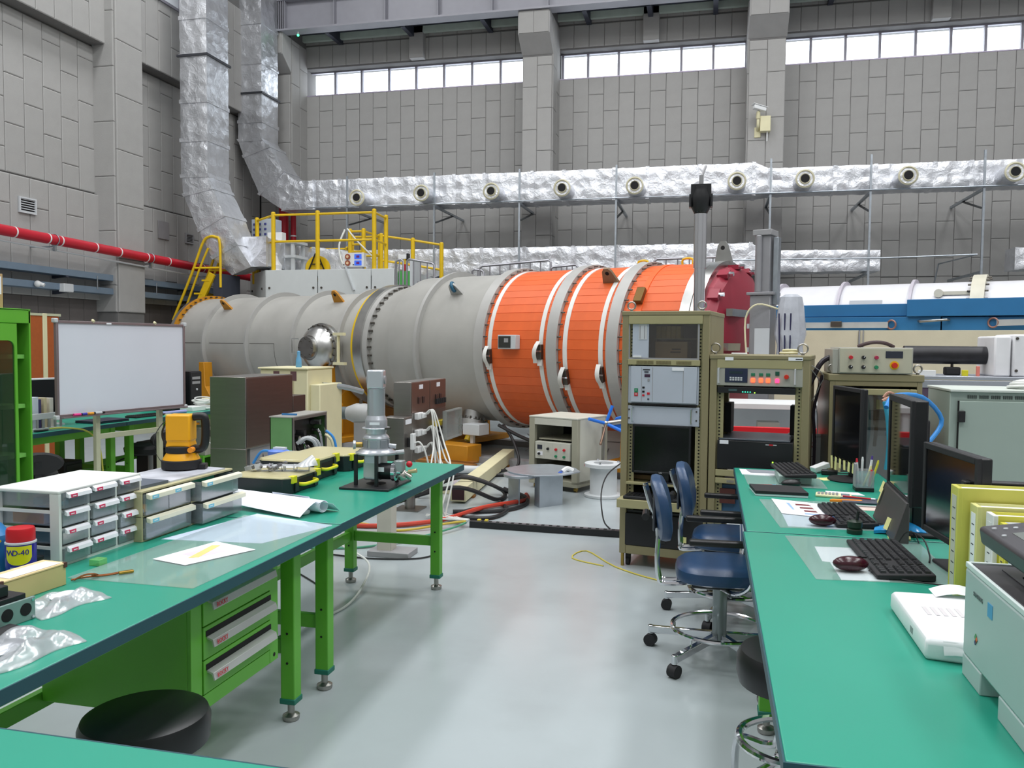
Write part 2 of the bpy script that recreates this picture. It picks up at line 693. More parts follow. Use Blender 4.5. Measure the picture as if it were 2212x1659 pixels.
panels(t9, 12.95, 17.6, 2.2, 3.99, lambda u, z: (XL + .07, u, z), w=.37, h=.9, rz=PI / 2)
pl = struct(MB().box(XL, XL + .43, 12.27, 12.95, 0, ZC).obj('trim_10', JOINT, ang=0))
panels(pl, 12.27, 12.95, 2.0, 8.7, lambda u, z: (XL + .43, u, z), w=.7, h=.92, rz=PI / 2)
panels(pl, XL, XL + .43, 2.0, 8.7, lambda u, z: (u, 12.27, z), w=.45, h=.92, phase=1)
# window high up on the left wall (only its corner shows)
w4 = struct(thing('window_4', None, None))
MB().frame(13.3, 14.3, 7.8, 8.5, .05, 0, .06).obj('window_frame', FR, w4)
MB().box(13.35, 14.25, .02, .026, 7.85, 8.45).obj('pane', mk('white_pane', (240, 244, 250), .3), w4)
w4.rotation_euler = (0, 0, PI / 2)
w4.location = (XL + .30, 0, 0)
# louvres on the left wall
for i, (y, z, w, h, lab) in enumerate(((10.7, 3.56, .33, .24, 'pale slatted louvre on the left wall above the red pipe, nearest the camera'),
                                       (14.75, 3.56, .26, .2, 'small dark louvre on the left wall beside the foil wrapped drop duct'))):
    r = thing('wall_louvre', lab, 'vent', (XL + .105, y, z), PI / 2)
    MB().frame(-w / 2, w / 2, -h / 2, h / 2, .025, -.03, .01).obj('frame', LGREY if i == 0 else GREYP, r)
    MB().box(-w / 2, w / 2, -.004, .0, -h / 2, h / 2).obj('backing', DARK, r)
    for k in range(6):
        MB().at((0, -.012, -h / 2 + .03 + k * (h - .06) / 5), (R(35), 0, 0)).box(-w / 2 + .02, w / 2 - .02, -.012, .012, -.003, .003).obj('slat', LGREY if i == 0 else GREYP, r)
r = tag(MB().box(-.16, .16, -.02, .0, -.17, .17).obj('cover_plate', mk('plate_grey', (140, 138, 140), .6), bev=.004), 'square grey cover plate on the left wall left of the small louvre', 'plate')
r.location = (XL + .105, 13.95, 3.62)
r.rotation_euler = (0, 0, PI / 2)

# ---------------------------------------------------------------- foil wrapped air ducts


def duct(parent, sec, name='duct_section', seed=1, step=.3, closed=True, amp=.022, band=True):
    """sec: list of 4-corner loops along the duct; builds one quilted, creased length per interval"""
    rn = random.Random(seed)
    for a, b in zip(sec[:-1], sec[1:]):
        a = [Vector(p) for p in a]
        b = [Vector(p) for p in b]
        ln = sum(((q - p).length for p, q in zip(a, b))) / 4
        n = max(2, round(ln / .085))
        cen0 = sum(a, Vector()) / 4
        cen1 = sum(b, Vector()) / 4
        rs = []
        K = 6
        for i in range(n + 1):
            t = i / n
            c = cen0.lerp(cen1, t)
            loop = []
            qs = [p.lerp(q, t) for p, q in zip(a, b)]
            puff = abs(math.sin(PI * t * max(1, round(ln / step))))
            for s in range(4):
                for k in range(K):
                    p = qs[s].lerp(qs[(s + 1) % 4], k / K)
                    o = (p - c)
                    e = (amp * puff * abs(math.sin(PI * k / K * 2)) + rn.uniform(-.5, .5) * amp * .55)
                    loop.append(p + o.normalized() * e)
            rs.append(loop)
        MB().rings(rs).obj(name, FOIL, parent, ang=28)
        if band:
            m = MB()
            rr = [c * 1 for c in a]
            dirv = (cen1 - cen0).normalized()
            lo = []
            for d_ in (-.035, .035):
                lo.append([cen0 + (p - cen0) * 1.05 + dirv * d_ for p in rr])
            m.rings(lo).obj('tape_band', FOIL, parent, ang=20)


def sec_z(x0, x1, y0, y1, z):
    return [(x0, y0, z), (x1, y0, z), (x1, y1, z), (x0, y1, z)]


def sec_x(x, y0, y1, z0, z1):
    return [(x, y0, z0), (x, y1, z0), (x, y1, z1), (x, y0, z1)]


def sec_y(y, x0, x1, z0, z1):
    return [(x0, y, z0), (x1, y, z0), (x1, y, z1), (x0, y, z1)]


BANDK = mk('dark_band', (70, 72, 78), .5, .5)
da = thing('drop_duct', 'left of two tall foil wrapped ducts, bending forward behind the yellow ladder', 'duct', (0, 0, 0))
ax0, ax1, ay0, ay1 = -9.55, -9.0, 13.6, 14.3
zs = [9.6, 8.4, 7.4, 6.72, 5.9, 5.2, 4.55]
duct(da, [sec_z(ax0, ax1, ay0, ay1, z) for z in zs] + [
    [(-9.5, 13.6, 4.2), (-8.92, 13.6, 4.32), (-8.92, 14.3, 4.32), (-9.5, 14.3, 4.2)],
    [(-9.2, 13.6, 3.55), (-8.66, 13.6, 3.82), (-8.66, 14.3, 3.82), (-9.2, 14.3, 3.55)],
    [(-8.95, 13.65, 3.05), (-8.45, 13.65, 3.3), (-8.45, 14.3, 3.3), (-8.95, 14.3, 3.05)],
    [(-8.7, 13.9, 2.75), (-8.3, 13.9, 2.9), (-8.3, 14.4, 2.95), (-8.7, 14.4, 2.8)]], seed=3)
MB().box(ax0 - .04, ax1 + .04, ay0 - .04, ay1 + .04, 6.70, 6.74).obj('flange_band', BANDK, da)
db = thing('drop_duct', 'right of two tall foil wrapped ducts, turning into the long duct with round nozzles', 'duct', (0, 0, 0))
bx0, bx1, by0, by1 = -10.12, -9.55, 16.45, 17.15
duct(db, [sec_z(bx0, bx1, by0, by1, z) for z in (9.6, 8.4, 7.55, 6.9, 6.3, 5.9)] + [
    [(-10.0, by0, 5.55), (-9.38, by0, 5.75), (-9.38, by1, 5.75), (-10.0, by1, 5.55)],
    [(-9.62, by0, 4.72), (-9.05, by0, 5.2), (-9.05, by1, 5.2), (-9.62, by1, 4.72)],
    [(-9.05, by0, 4.36), (-8.75, by0, 4.98), (-8.75, by1, 4.98), (-9.05, by1, 4.36)],
    [(-8.35, by0, 4.36), (-8.35, by0, 4.97), (-8.35, by1, 4.97), (-8.35, by1, 4.36)]], seed=5)
MB().box(bx0 - .04, bx1 + .04, by0 - .04, by1 + .04, 6.88, 6.92).obj('flange_band', BANDK, db)
xs = [-8.35, -7.75, -6.7, -6.0, -5.2, -4.55, -3.55, -2.9, -1.9, -1.25, -.25, .75, 1.05, 2.2, 2.9, 3.9, 4.5, 5.6, 7.2]
duct(db, [sec_x(x, 16.5, 17.1, 4.38 if x < .9 else 4.42, 4.98 if x < .9 else 4.86) for x in xs], seed=8, amp=.03)
# jet nozzles
IV2 = mk('nozzle_ivory', (206, 202, 176), .5)
for px, py in ((771, 427), (910, 417), (1061, 413), (1214, 406), (1371, 401), (1592, 391), (1739, 386), (1962, 379), (2193, 371)):
    p = WY(px, py, 16.0)
    MB().cyl((p.x, 16.5, p.z), (p.x, 16.0, p.z), .175, .155, 20).obj('nozzle_sleeve', FOIL, db)
    nz = MB().lathe([(.165, 0), (.17, .03), (.145, .05), (.135, .02), (.11, -.02), (.095, .03), (.088, .06), (.076, .05), (.076, -.08)], 24, (p.x, 16.02, p.z), (0, -1, 0)).obj('nozzle', IV2, db)
    MB().cyl((p.x, 15.965, p.z), (p.x, 15.96, p.z), .075, n=20).obj('nozzle_throat', DARK, nz)
dl = thing('lower_duct', 'lower foil wrapped duct running along the back wall under the nozzle duct', 'duct', (0, 0, 0))
duct(dl, [sec_y(y, -8.75, -8.05, 2.92, 3.45 - .0 * y) for y in (14.0, 14.7, 15.4, 16.1, 16.8)], seed=12, amp=.035)
duct(dl, [sec_x(x, 16.5, 17.1, 2.9, 3.47) for x in (-8.4, -7.4, -6.5, -5.6, -4.6, -3.7, -2.7, -1.8, -.9, 0.0, .72)] + [sec_x(1.0, 16.55, 17.05, 2.92, 3.32), sec_x(1.9, 16.55, 17.05, 2.92, 3.32), sec_x(3.03, 16.55, 17.05, 2.92, 3.3)], seed=14, amp=.03)
dl2 = thing('duct_end_piece', 'short foil wrapped duct piece at the right edge above the white tank', 'duct', (0, 0, 0))
duct(dl2, [sec_x(5.28, 16.5, 17.0, 2.92, 3.3), sec_x(6.3, 16.5, 17.0, 2.92, 3.3), sec_x(7.2, 16.5, 17.0, 2.92, 3.3)], seed=15)
# strut posts carrying both ducts
for px, lab in ((750, 'first'), (938, 'second'), (1122, 'third'), (1331, 'fourth'), (1664, 'fifth'), (1880, 'sixth'), (2125, 'seventh')):
    x = WY(px, 430, 16.3).x
    r = thing('duct_post', 'slim steel post holding the foil ducts, %s from the left along the back wall' % lab, 'post', (x, 16.3, 0), 0, 'duct posts')
    MB().box(-.018, .018, -.018, .018, 0, 5.0).obj('post', GALV, r)
    MB().box(-.025, .025, .025, 2.05, 4.3, 4.34).obj('bracket', GALV, r)
    MB().box(-.025, .025, .025, 2.05, 2.84, 2.88).obj('bracket', GALV, r)
    MB().bar((0, .1, 4.0), (0, 1.3, 4.31), .03).obj('brace', mk('brace_dark', (74, 78, 80), .6), r)
    MB().box(-.07, .07, -.07, .07, 0, .012).obj('foot_plate', GALV, r)
tag(MB().cyl((-8.4, 16.26, 4.36), (7, 16.26, 4.36), .014, n=8).obj('guide_rail', GALV), 'thin steel rail along the lower edge of the nozzle duct', 'rail')
tag(MB().tube([(.2, 16.2, 3.12), (3.0, 16.2, 3.12), (4.55, 16.2, 3.16), (4.2, 17.3, 3.1), (4.15, 17.4, 2.7)], .014, 6, 0).obj('conduit', GALV), 'thin steel conduit leaving the end of the lower foil duct', 'conduit')
# standpipe in the corner
r = thing('standpipe', 'dark red vertical standpipe in the corner behind the yellow railing', 'pipe', (-9.5, 17.3, 0))
MB().cyl((0, 0, 0), (0, 0, 4.6), .11, n=20).obj('pipe', RED, r)
MB().cyl((.24, 0, 0), (.24, 0, 4.5), .06, n=16).obj('riser', RED, r)
MB().cyl((.24, 0, 3.9), (.24, 0, 3.93), .068, n=16).obj('label_band', WHITE, r)

# ---------------------------------------------------------------- red pipe, conduit and trays on the left wall
p0, p1 = Vector((-9.75, 8.6, 3.09)), Vector((-9.75, 16.4, 2.9))
r = thing('fire_main', 'long red pipe with white bands running along the left wall', 'pipe', (0, 0, 0))
MB().cyl(p0, p1, .078, n=24).obj('pipe', RED, r)
for px, py in ((29, 497), (102, 512), (129, 516), (204, 530), (256, 540), (315, 548), (362, 558), (436, 571)):
    q = WX(px, py, -9.75)
    t = (q.y - p0.y) / (p1.y - p0.y)
    c = p0.lerp(p1, t)
    d = (p1 - p0).normalized()
    MB().cyl(c - d * .012, c + d * .012, .0805, n=24).obj('white_band', WHITE, r)
for px in (118, 325, 470):
    q = WX(px, 515 + (px - 118) * .18, -9.75)
    t = (q.y - p0.y) / (p1.y - p0.y)
    c = p0.lerp(p1, t)
    MB().torus(c, .086, .008, (0, 1, 0), 20, 6).box(c.x - .02, c.x + .02, c.y - .02, c.y + .02, c.z - .17, c.z - .07).cyl((c.x, c.y, c.z - .1), (XL, c.y, c.z - .1), .012, n=6).obj('hanger', GALV, r)
tag(MB().cyl((-9.8, 8.6, 2.96), (-9.8, 15.8, 2.74), .016, n=8).obj('wall_conduit', LGREY), 'thin pale conduit running just under the red pipe', 'conduit')
TRAY = mk('tray_blue_grey', (122, 140, 158), .5, .4, .05)
for (z0, ya, yb, lab) in ((2.61, 8.7, 15.3, 'upper blue grey cable tray on the left wall under the red pipe'), (2.36, 8.7, 14.6, 'lower blue grey cable tray on the left wall, with white junction box')):
    r = thing('cable_tray', lab, 'tray', (-10.0, 0, 0))
    dz = -.06 if z0 > 2.5 else -.02
    MB().rings([[(.06, ya, z0 - .05), (.07, ya, z0 - .05), (.07, ya, z0 + .05), (.06, ya, z0 + .05)], [(.06, yb, z0 - .05 + dz), (.07, yb, z0 - .05 + dz), (.07, yb, z0 + .05 + dz), (.06, yb, z0 + .05 + dz)]]).obj('side_rail', TRAY, r)
    MB().rings([[(-.2, ya, z0 - .05), (.06, ya, z0 - .05), (.06, ya, z0 - .04), (-.2, ya, z0 - .04)], [(-.2, yb, z0 - .05 + dz), (.06, yb, z0 - .05 + dz), (.06, yb, z0 - .04 + dz), (-.2, yb, z0 - .04 + dz)]]).obj('tray_base', TRAY, r)
    for y in (9.6, 11.2, 12.9, 14.4):
        MB().bar((-.24, y, z0 - .1), (.07, y, z0 - .07), .05).obj('bracket', DKB, r)
for px in (207, 335):
    q = WX(px, 600, -9.95)
    tag(MB().cyl((-9.92, q.y, 2.36), (-9.92, q.y, 2.58), .008, n=6).obj('tray_hanger', GALV), 'thin rod between the two cable trays, %s one' % ('left' if px < 300 else 'right'), 'rod')
q = WX(143, 622, -9.9)
r = thing('junction_box', 'white junction box on the lower cable tray', 'box', (-9.9, q.y, q.z), PI / 2)
MB().box(-.1, .1, -.05, .05, -.065, .065).obj('body', WHITE, r, .006)
MB().box(-.095, .095, -.056, -.05, -.06, .06).obj('lid', LGREY, r, .003)
q = WX(79, 613, -9.9)
r = thing('dome_camera', 'small white camera on the lower cable tray above the cardboard box', 'camera', (-9.9, q.y, q.z), PI / 2)
MB().ball((0, -.02, 0), .05).obj('housing', WHITE, r)
MB().cyl((0, 0, .02), (.04, -.1, -.02), .028, n=12).obj('lens_barrel', WHITE, r)
q = WX(280, 663, -10.2)
r = thing('emergency_light', 'grey twin head emergency lamp low on the left wall', 'lamp', (-10.15, q.y, q.z), PI / 2)
MB().box(-.1, .1, -.05, .05, -.1, 0).obj('battery_case', GREYP, r, .005)
MB().box(-.08, -.01, -.06, .02, .0, .09).obj('lamp_head', LGREY, r, .005)
MB().box(.03, .09, -.06, .02, .0, .07).obj('lamp_head', LGREY, r, .005)

# CCTV camera and box on the middle column
p = WY(1640, 240, 17.5)
r = thing('cctv_camera', 'white bullet camera on an arm on the column between the windows', 'camera', (p.x, 17.5, p.z))
MB().at((0, -.12, .02), (R(-8), R(12), R(24))).box(-.13, .13, -.045, .045, -.04, .04).obj('housing', WHITE, r, .01)
MB().at((0, -.12, .068), (R(-8), R(12), R(24))).box(-.15, .16, -.055, .055, -.006, .006).obj('sun_shield', WHITE, r, .002)
MB().cyl((-.02, -.1, -.03), (-.02, -.06, -.16), .035, .045, n=12).obj('swivel', IVORY, r)
MB().tube([(-.02, -.06, -.14), (-.02, -.05, -.3), (-.02, .1, -.36)], .03, 10).obj('arm', IVORY, r)
MB().box(-.08, .04, .08, .11, -.5, -.3).obj('mount_plate', IVORY, r, .004)
p = WY(1653, 268, 17.5)
r = thing('camera_power_box', 'ivory box on the column below and right of the bullet camera', 'box', (p.x, 17.5, p.z))
MB().box(-.1, .1, -.06, .1, -.15, .15).obj('case', IVORY, r, .006)
MB().cyl((.04, .0, -.15), (.04, .0, -.34), .012, n=8).obj('cable', WHITE, r)
r = thing('indicator_lamp', 'small green lamp under the left end of the crane beam', 'lamp', WY(644, 76, 17.15))
MB().ball((0, 0, 0), .028, 10, 6).obj('lens', mk('green_lamp', (60, 255, 120), .4, emit=5), r)
MB().cyl((0, 0, .02), (0, 0, .07), .02, n=8).obj('cap', GREYP, r)

# ================================================================ THE PRESSURE VESSEL
VO = D(1133, 753, 11.2)
VZ = VO.z
VRZ = R(-20.6)
ves = thing('pressure_vessel', 'huge horizontal steel vessel, grey on the left and clad in orange slats on the right', 'vessel', (VO.x, VO.y, 0), VRZ)
VG = mk('vessel_grey', (176, 175, 170), .55, .15, .07, 2.2, .06, 90, dirt=.12)
VGR = mk('vessel_ring', (176, 175, 172), .5, .2, .04)
SILV = mk('machined_flange', (190, 190, 188), .3, 1., .08, 8)
BOLT = mk('bolt_dark', (88, 84, 78), .45, .7)


def vx(prof, name, mat, n=72, parent=None):
    """prof: [(radius, local x)] revolved about the vessel axis"""
    return MB().lathe(prof, n, (0, 0, VZ), (1, 0, 0)).obj(name, mat, parent or ves)


def vring(x, w, r0, r1, name, mat):
    return vx([(r0, x - w / 2), (r1, x - w / 2), (r1, x + w / 2), (r0, x + w / 2)], name, mat)


def shell_pt(x, th, r):
    return Vector((x, -r * math.sin(th), VZ + r * math.cos(th)))


vx([(.05, -7.1), (.5, -7.0), (.72, -6.86), (.80, -6.72), (.815, -6.7), (.815, -2.3)], 'shell', VG)
for x in (-5.82, -4.727, -3.655, -2.65):
    vring(x, .035, .81, .885, 'stiffening_ring', VGR)
vring(-6.66, .06, .8, .875, 'end_flange', OCHRE)
vring(-6.75, .1, .6, .86, 'end_flange', SILV)
vring(-2.33, .05, .8, .915, 'yellow_flange', YEL)
vring(-2.225, .16, .8, .93, 'joint_flange', SILV)
vring(-2.10, .09, .8, .905, 'joint_flange', VGR)
vx([(.85, -2.06), (.865, -2.0), (.96, -1.62), (1.0, -1.55), (1.0, 2.7)], 'wide_shell', VG)
vring(-1.04, .05, .99, 1.07, 'stiffening_ring', VGR)
for x in (.0, 1.065, 1.855):
    vring(x, .14, .99, 1.072, 'stiffening_ring', VGR)
vring(2.66, .11, .98, 1.035, 'end_flange', SILV)
vring(2.78, .11, .98, 1.04, 'end_flange', SILV)
REDP = mk('end_cover_red', (150, 44, 62), .45, 0, .04)
MB().lathe([(.985, 2.83), (.985, 2.9), (.93, 2.98), (.62, 3.1), (.3, 3.14), (.05, 3.14)], 16, (0, 0, VZ), (1, 0, 0)).obj('end_cover', REDP, ves, ang=20)
for k in range(16):
    a = 2 * PI * k / 16 + .1
    p = shell_pt(2.86, a, .965)
    q = shell_pt(2.98, a, .965)
    cl = MB().bar(p, q, .13, .05, (q - Vector((q.x, 0, VZ))).normalized()).obj('clamp', REDP, ves)
    MB().cyl(q, q + Vector((.05, 0, 0)), .026, n=8).obj('clamp_bolt', CHROME, cl)
for z in (.42, .05, -.3):
    MB().box(3.05, 3.12, -.85 + abs(z) * .3, -.1, VZ + z - .04, VZ + z + .04).obj('strap_plate', STEEL, ves)
m = MB()
for k in range(48):
    a = 2 * PI * k / 48
    p = shell_pt(-2.05, a, .885)
    m.cyl(p, p + Vector((.06, 0, 0)), .016, n=6)
    p = shell_pt(-6.62, a, .85)
    m.cyl(p, p + Vector((.04, 0, 0)), .014, n=6)
stuff(m.obj('flange_bolts', BOLT, ves))
m = MB()
for x0, s in ((.07, 1), (1.135, 1), (1.925, 1)):
    for k in range(44):
        a = 2 * PI * k / 44
        p = shell_pt(x0, a, 1.05)
        m.cyl(p, p + Vector((.05 * s, 0, 0)), .009, n=5)
stuff(m.obj('ring_pins', BOLT, ves))
# orange cladding slats
NS = 56
wd = 2 * 1.022 * math.tan(PI / NS)
for x0, x1 in ((.075, .99), (1.14, 1.78), (1.93, 2.6)):
    L_ = x1 - x0
    rr = [(0, -wd / 2 + .0008, 1.0), (0, wd / 2 - .0008, 1.0), (0, wd / 2 - .0008, 1.016), (0, wd / 2 - .003, 1.02), (0, -wd / 2 + .003, 1.02), (0, -wd / 2 + .0008, 1.016)]
    me = MB().rings([[Vector(p) for p in rr], [Vector(p) + Vector((L_, 0, 0)) for p in rr]]).mesh('slat', ORANGE, 0)
    for k in range(NS):
        o = bpy.data.objects.new('slat', me)
        COL.objects.link(o)
        o.parent = ves
        o.location = (x0, 0, VZ)
        o.rotation_euler = (2 * PI * (k + .5) / NS, 0, 0)
# white ratchet straps and one orange
for x, th, fl in ((.15, 1.66, .0), (.90, 1.60, .05), (1.23, 1.88, .06), (1.70, 1.84, .0)):
    vring_ = vx([(1.022, x - .028), (1.029, x - .028), (1.029, x + .028), (1.022, x + .028)], 'strap', mk('white_strap', (224, 224, 220), .6), 80)
    p = shell_pt(x, th, 1.05)
    MB().at(p, (th - PI, 0, 0)).box(-.035, .035, -.09, .09, -.03, .035).obj('ratchet', BOLT, vring_, .006)
    MB().at(p, (th - PI, 0, 0)).box(-.05, .05, -.02, .0, -.05, -.035).obj('ratchet_bar', CHROME, vring_)
    MB().sheet(2, 8, lambda u, v: shell_pt(x + (u - .5) * .055 - fl * v, th - .12 + v * .24, 1.06 + .06 * math.sin(PI * min(v * 1.1, 1)) + .02), .004).obj('strap_tail', MATS['white_strap'], vring_)
    MB().at(shell_pt(x, th + .1, 1.05), (th - PI, 0, 0)).box(-.032, .032, -.06, .06, -.012, .012).obj('strap_wrap', MATS['white_strap'], vring_, .004)
so = vx([(1.022, 2.08), (1.03, 2.08), (1.03, 2.15), (1.022, 2.15)], 'strap', mk('orange_strap', (236, 100, 40), .6), 80)
MB().at(shell_pt(2.1, .95, 1.06), (.95 - PI, 0, 0)).box(-.05, .05, -.1, .1, -.03, .03).obj('ratchet', mk('brass_dark', (110, 84, 44), .4, .7), so, .006)
# yellow carrying hoops on top, lugs, shackle
for x in (1.72, 2.3):
    MB().tube([shell_pt(x - .06, -.02, 1.0), shell_pt(x - .06, -.02, 1.09), shell_pt(x + .06, -.02, 1.09), shell_pt(x + .06, -.02, 1.0)], .014, 8, 3).obj('hoop', YEL, ves)


def lug(x, th, r, mat, h=.16):
    u = (shell_pt(0, th, 1) - Vector((0, 0, VZ))).normalized()
    t = Vector((1, 0, 0))
    b = shell_pt(x, th, r)
    n_ = u.cross(t)
    rs = []
    for s in (-.015, .015):
        rs.append([b + t * a + u * c + n_ * s for a, c in ((-.1, -.02), (.12, -.02), (.06, h * .8), (.03, h), (-.03, h), (-.06, h * .8))])
    o = MB().rings(rs).obj('lifting_lug', mat, ves)
    MB().cyl(b + u * h * .68 - n_ * .017, b + u * h * .68 + n_ * .017, .025, n=12).obj('lug_hole', DARK if mat != VGR else BOLT, o)
    return o, b + u * h * .7


lug(-3.05, .6, .81, OCHRE, .2)
lug(-5.55, .74, .81, OCHRE, .2)
lug(1.62, .68, 1.02, mk('lug_bronze', (140, 120, 96), .5, .5), .2)
o, b = lug(-.62, .77, .99, VGR, .18)
MB().torus(b, .055, .022, (1, .3, .3), 20, 8).obj('shackle', mk('shackle_teal', (32, 92, 122), .45), o)
lug(2.75, 0.02, 1.03, SILV, .24)
# instrument panel on the slats
ip = MB().box(.34, .60, -1.12, -1.02, VZ - .0, VZ + .17).obj('instrument_panel', LGREY, ves, .006)
MB().box(.355, .53, -1.127, -1.12, VZ + .015, VZ + .155).obj('display', mk('smoked_window', (52, 60, 60), .15), ip)
MB().box(.44, .50, -1.13, -1.127, VZ + .08, VZ + .13).obj('dial_plate', GREYP, ip)
# weld seams
MB().tube([shell_pt(x, 1.53, .8155) for x in (-6.6, -5.85)] , .004, 5, 0).tube([shell_pt(x, 1.53, .8155) for x in (-5.7, -4.8)], .004, 5, 0).tube([shell_pt(x, 1.53, .8155) for x in (-4.68, -4.1)], .004, 5, 0).obj('weld_seam', BOLT, ves)
MB().tube([shell_pt(-4.1, a, .8155) for a in (1.53, 1.7, 1.9, 2.1, 2.3, 2.5)], .004, 5, 2).obj('weld_seam', BOLT, ves)
# manway with domed cover on the near side
MWZ = VZ - .02
mw = MB().lathe([(.3, 0), (.3, .12), (.36, .12), (.36, .18), (.345, .18), (.345, .22), (.31, .22), (.29, .3), (.22, .37), (.18, .4), (.16, .4), (.16, .47), (.01, .47)], 40, (-2.95, -.74, MWZ), (0, -1, 0)).obj('manway', SILV, ves)
for k in range(20):
    a = 2 * PI * k / 20
    MB().cyl((-2.95 + .33 * math.cos(a), -.94, MWZ + .33 * math.sin(a)), (-2.95 + .33 * math.cos(a), -.98, MWZ + .33 * math.sin(a)), .014, n=6).obj('bolt', BOLT, mw)
for k in range(8):
    a = 2 * PI * k / 8
    MB().cyl((-2.95 + .13 * math.cos(a), -1.2, MWZ + .13 * math.sin(a)), (-2.95 + .13 * math.cos(a), -1.225, MWZ + .13 * math.sin(a)), .01, n=6).obj('bolt', BOLT, mw)
MB().tube([(-2.95 - .15, -1.2, MWZ + .13), (-2.95 - .3, -1.2, MWZ + .13), (-2.95 - .3, -1.2, MWZ - .08), (-2.95 - .15, -1.2, MWZ - .08)], .009, 6, 0).obj('grab_handle', SILV, mw)
MB().bar((-2.54, -.97, MWZ + .2), (-2.54, -.97, MWZ - .22), .03).box(-2.62, -2.42, -1.0, -.94, MWZ + .18, MWZ + .22).box(-2.62, -2.40, -1.0, -.94, MWZ - .24, MWZ - .2).obj('hinge_arm', IVORY, mw)
# flanged port under the belly
bp_ = Vector((-.5, -.45, VZ - .88))
pd = Vector((0, -.28, -1)).normalized()
pt = MB().lathe([(.15, -.12), (.15, .08), (.2, .1), (.2, .19), (.17, .2), (.17, .25), (.06, .28), (.06, .36), (.02, .38)], 32, bp_, pd).obj('bottom_port', SILV, ves)
m = MB()
x_, y_ = frame_of(pd)
for k in range(16):
    a = 2 * PI * k / 16
    c = bp_ + pd * .06 + (x_ * math.cos(a) + y_ * math.sin(a)) * .183
    m.cyl(c, c + pd * .18, .011, n=6)
m.obj('port_bolts', BOLT, pt)
MB().cyl(bp_ + pd * .3 + Vector((0, -.05, 0)), bp_ + pd * .36 + Vector((0, -.07, 0)), .04, n=10).obj('yellow_tag', YEL, pt)
MB().ball(bp_ + pd * .42, .05, 10, 6, (1.4, 1, .6)).obj('valve_knob', BLACK, pt)
# saddles
for x, r_ in ((-5.6, .815), (-2.75, .815), (-1.25, 1.0), (1.95, 1.0)):
    arc = [(-r_ * math.sin(a), VZ - r_ * math.cos(a)) for a in [R(44) - R(88) * k / 16 for k in range(17)]]
    pts = [(-.9, .16)] + [(-.88, VZ - .8 if r_ < .9 else VZ - .95)] + arc + [(.88, VZ - .8 if r_ < .9 else VZ - .95), (.9, .16)]
    sd = MB().prism(pts, x - .05, x + .05, 'x').obj('saddle', OCHRE, ves)
    MB().box(x - .3, x + .3, -1.05, 1.05, .08, .16).obj('saddle_base', OCHRE, sd, .008)
    if x < -2:
        MB().prism([(x - .1, VZ - .28), (x + .03, VZ - .28), (x + .06, .78), (x + .2, .62), (x + .2, .2), (x - .2, .2), (x - .2, .62), (x - .1, .74)], -1.02, -.86, 'y').obj('saddle_leg', OCHRE, sd, .008)
        MB().cyl((x, -.94, .2), (x, -.94, .0), .05, n=12).obj('screw_foot', BOLT, sd)
for y in (-.85, .85):
    MB().box(-6.6, 2.5, y - .1, y + .1, 0, .08).obj('floor_rail', GREYP, ves)
MB().box(-.65, -.05, -1.2, -.9, .02, .24).obj('jack_block', OCHRE, ves, .01)
MB().box(-1.0, .1, -1.35, -1.2, 0, .03).box(-.9, .05, -1.22, -1.1, .03, .05).obj('timber', mk('brown_timber', (140, 92, 36), .7), ves)
MB().box(-.2, -.15, -.95, -.9, .24, VZ - 1.09).box(-.28, -.02, -1.0, -.78, VZ - 1.1, VZ - .96).obj('cable_gland_box', LGREY, ves, .006)
# geared motor by the saddle
gm = thing('geared_motor', 'pale grey geared motor with dark end, beside the ochre saddle left of the vacuum pump', 'motor', G(772, 1000, .0))
q = D(775, 893, 10.2)
gm.location = (q.x, q.y, 0)
MGR = mk('motor_grey', (170, 172, 172), .45)
MB().lathe([(.02, -.24), (.075, -.24), (.08, -.1), (.08, -.08)], 16, (-.05, 0, q.z), (1, 0, 0)).obj('drive_end', mk('motor_slate', (86, 96, 98), .5), gm)
MB().lathe([(.08, -.1), (.1, -.05), (.125, .02), (.125, .14), (.09, .19), (.02, .2)], 20, (-.05, 0, q.z), (1, 0, 0)).obj('gear_case', MGR, gm)
MB().box(-.03, .12, -.08, .08, .0, q.z - .1).obj('pedestal', GREYP, gm)
MB().cyl((.03, 0, q.z + .11), (.03, 0, q.z + .17), .022, n=10).obj('eye_bolt', BOLT, gm)

# ================================================================ PLATFORM BEHIND THE VESSEL
PZ = 2.84
PW = mk('platform_white', (205, 210, 210), .45, 0, .02)
pf = thing('service_platform', 'white panelled raised platform behind the grey end of the vessel', 'platform', (0, 0, 0))
MB().prism([(-8.95, 14.95), (-8.05, 14.0), (-5.5, 14.0), (-5.5, 16.3), (-8.95, 16.3)], PZ - .12, PZ, 'z').obj('deck', PW, pf)
for x0, x1 in ((-8.04, -7.0), (-6.99, -5.95), (-5.94, -5.5)):
    f_ = MB().box(x0, x1 - .01, 13.97, 14.0, PZ - .9, PZ).obj('fascia_panel', PW, pf, .004)
    for xx in (x0 + .07, x1 - .08):
        MB().cyl((xx, 13.97, PZ - .33), (xx, 13.955, PZ - .33), .02, n=10).obj('plug', BOLT, f_)
f_ = MB().prism([(-8.95, 14.95), (-8.05, 13.97), (-8.03, 14.0), (-8.93, 14.98)], PZ - .9, PZ, 'z').obj('fascia_panel', PW, pf)
for t in (.15, .8):
    c = Vector((-8.95, 14.95, PZ - .33)).lerp(Vector((-8.05, 13.97, PZ - .33)), t)
    MB().cyl(c, c + Vector((-.015, -.015, 0)), .02, n=10).obj('plug', BOLT, f_)
MB().box(-5.5, -5.48, 13.98, 16.3, PZ - .9, PZ).obj('side_panel', PW, pf)
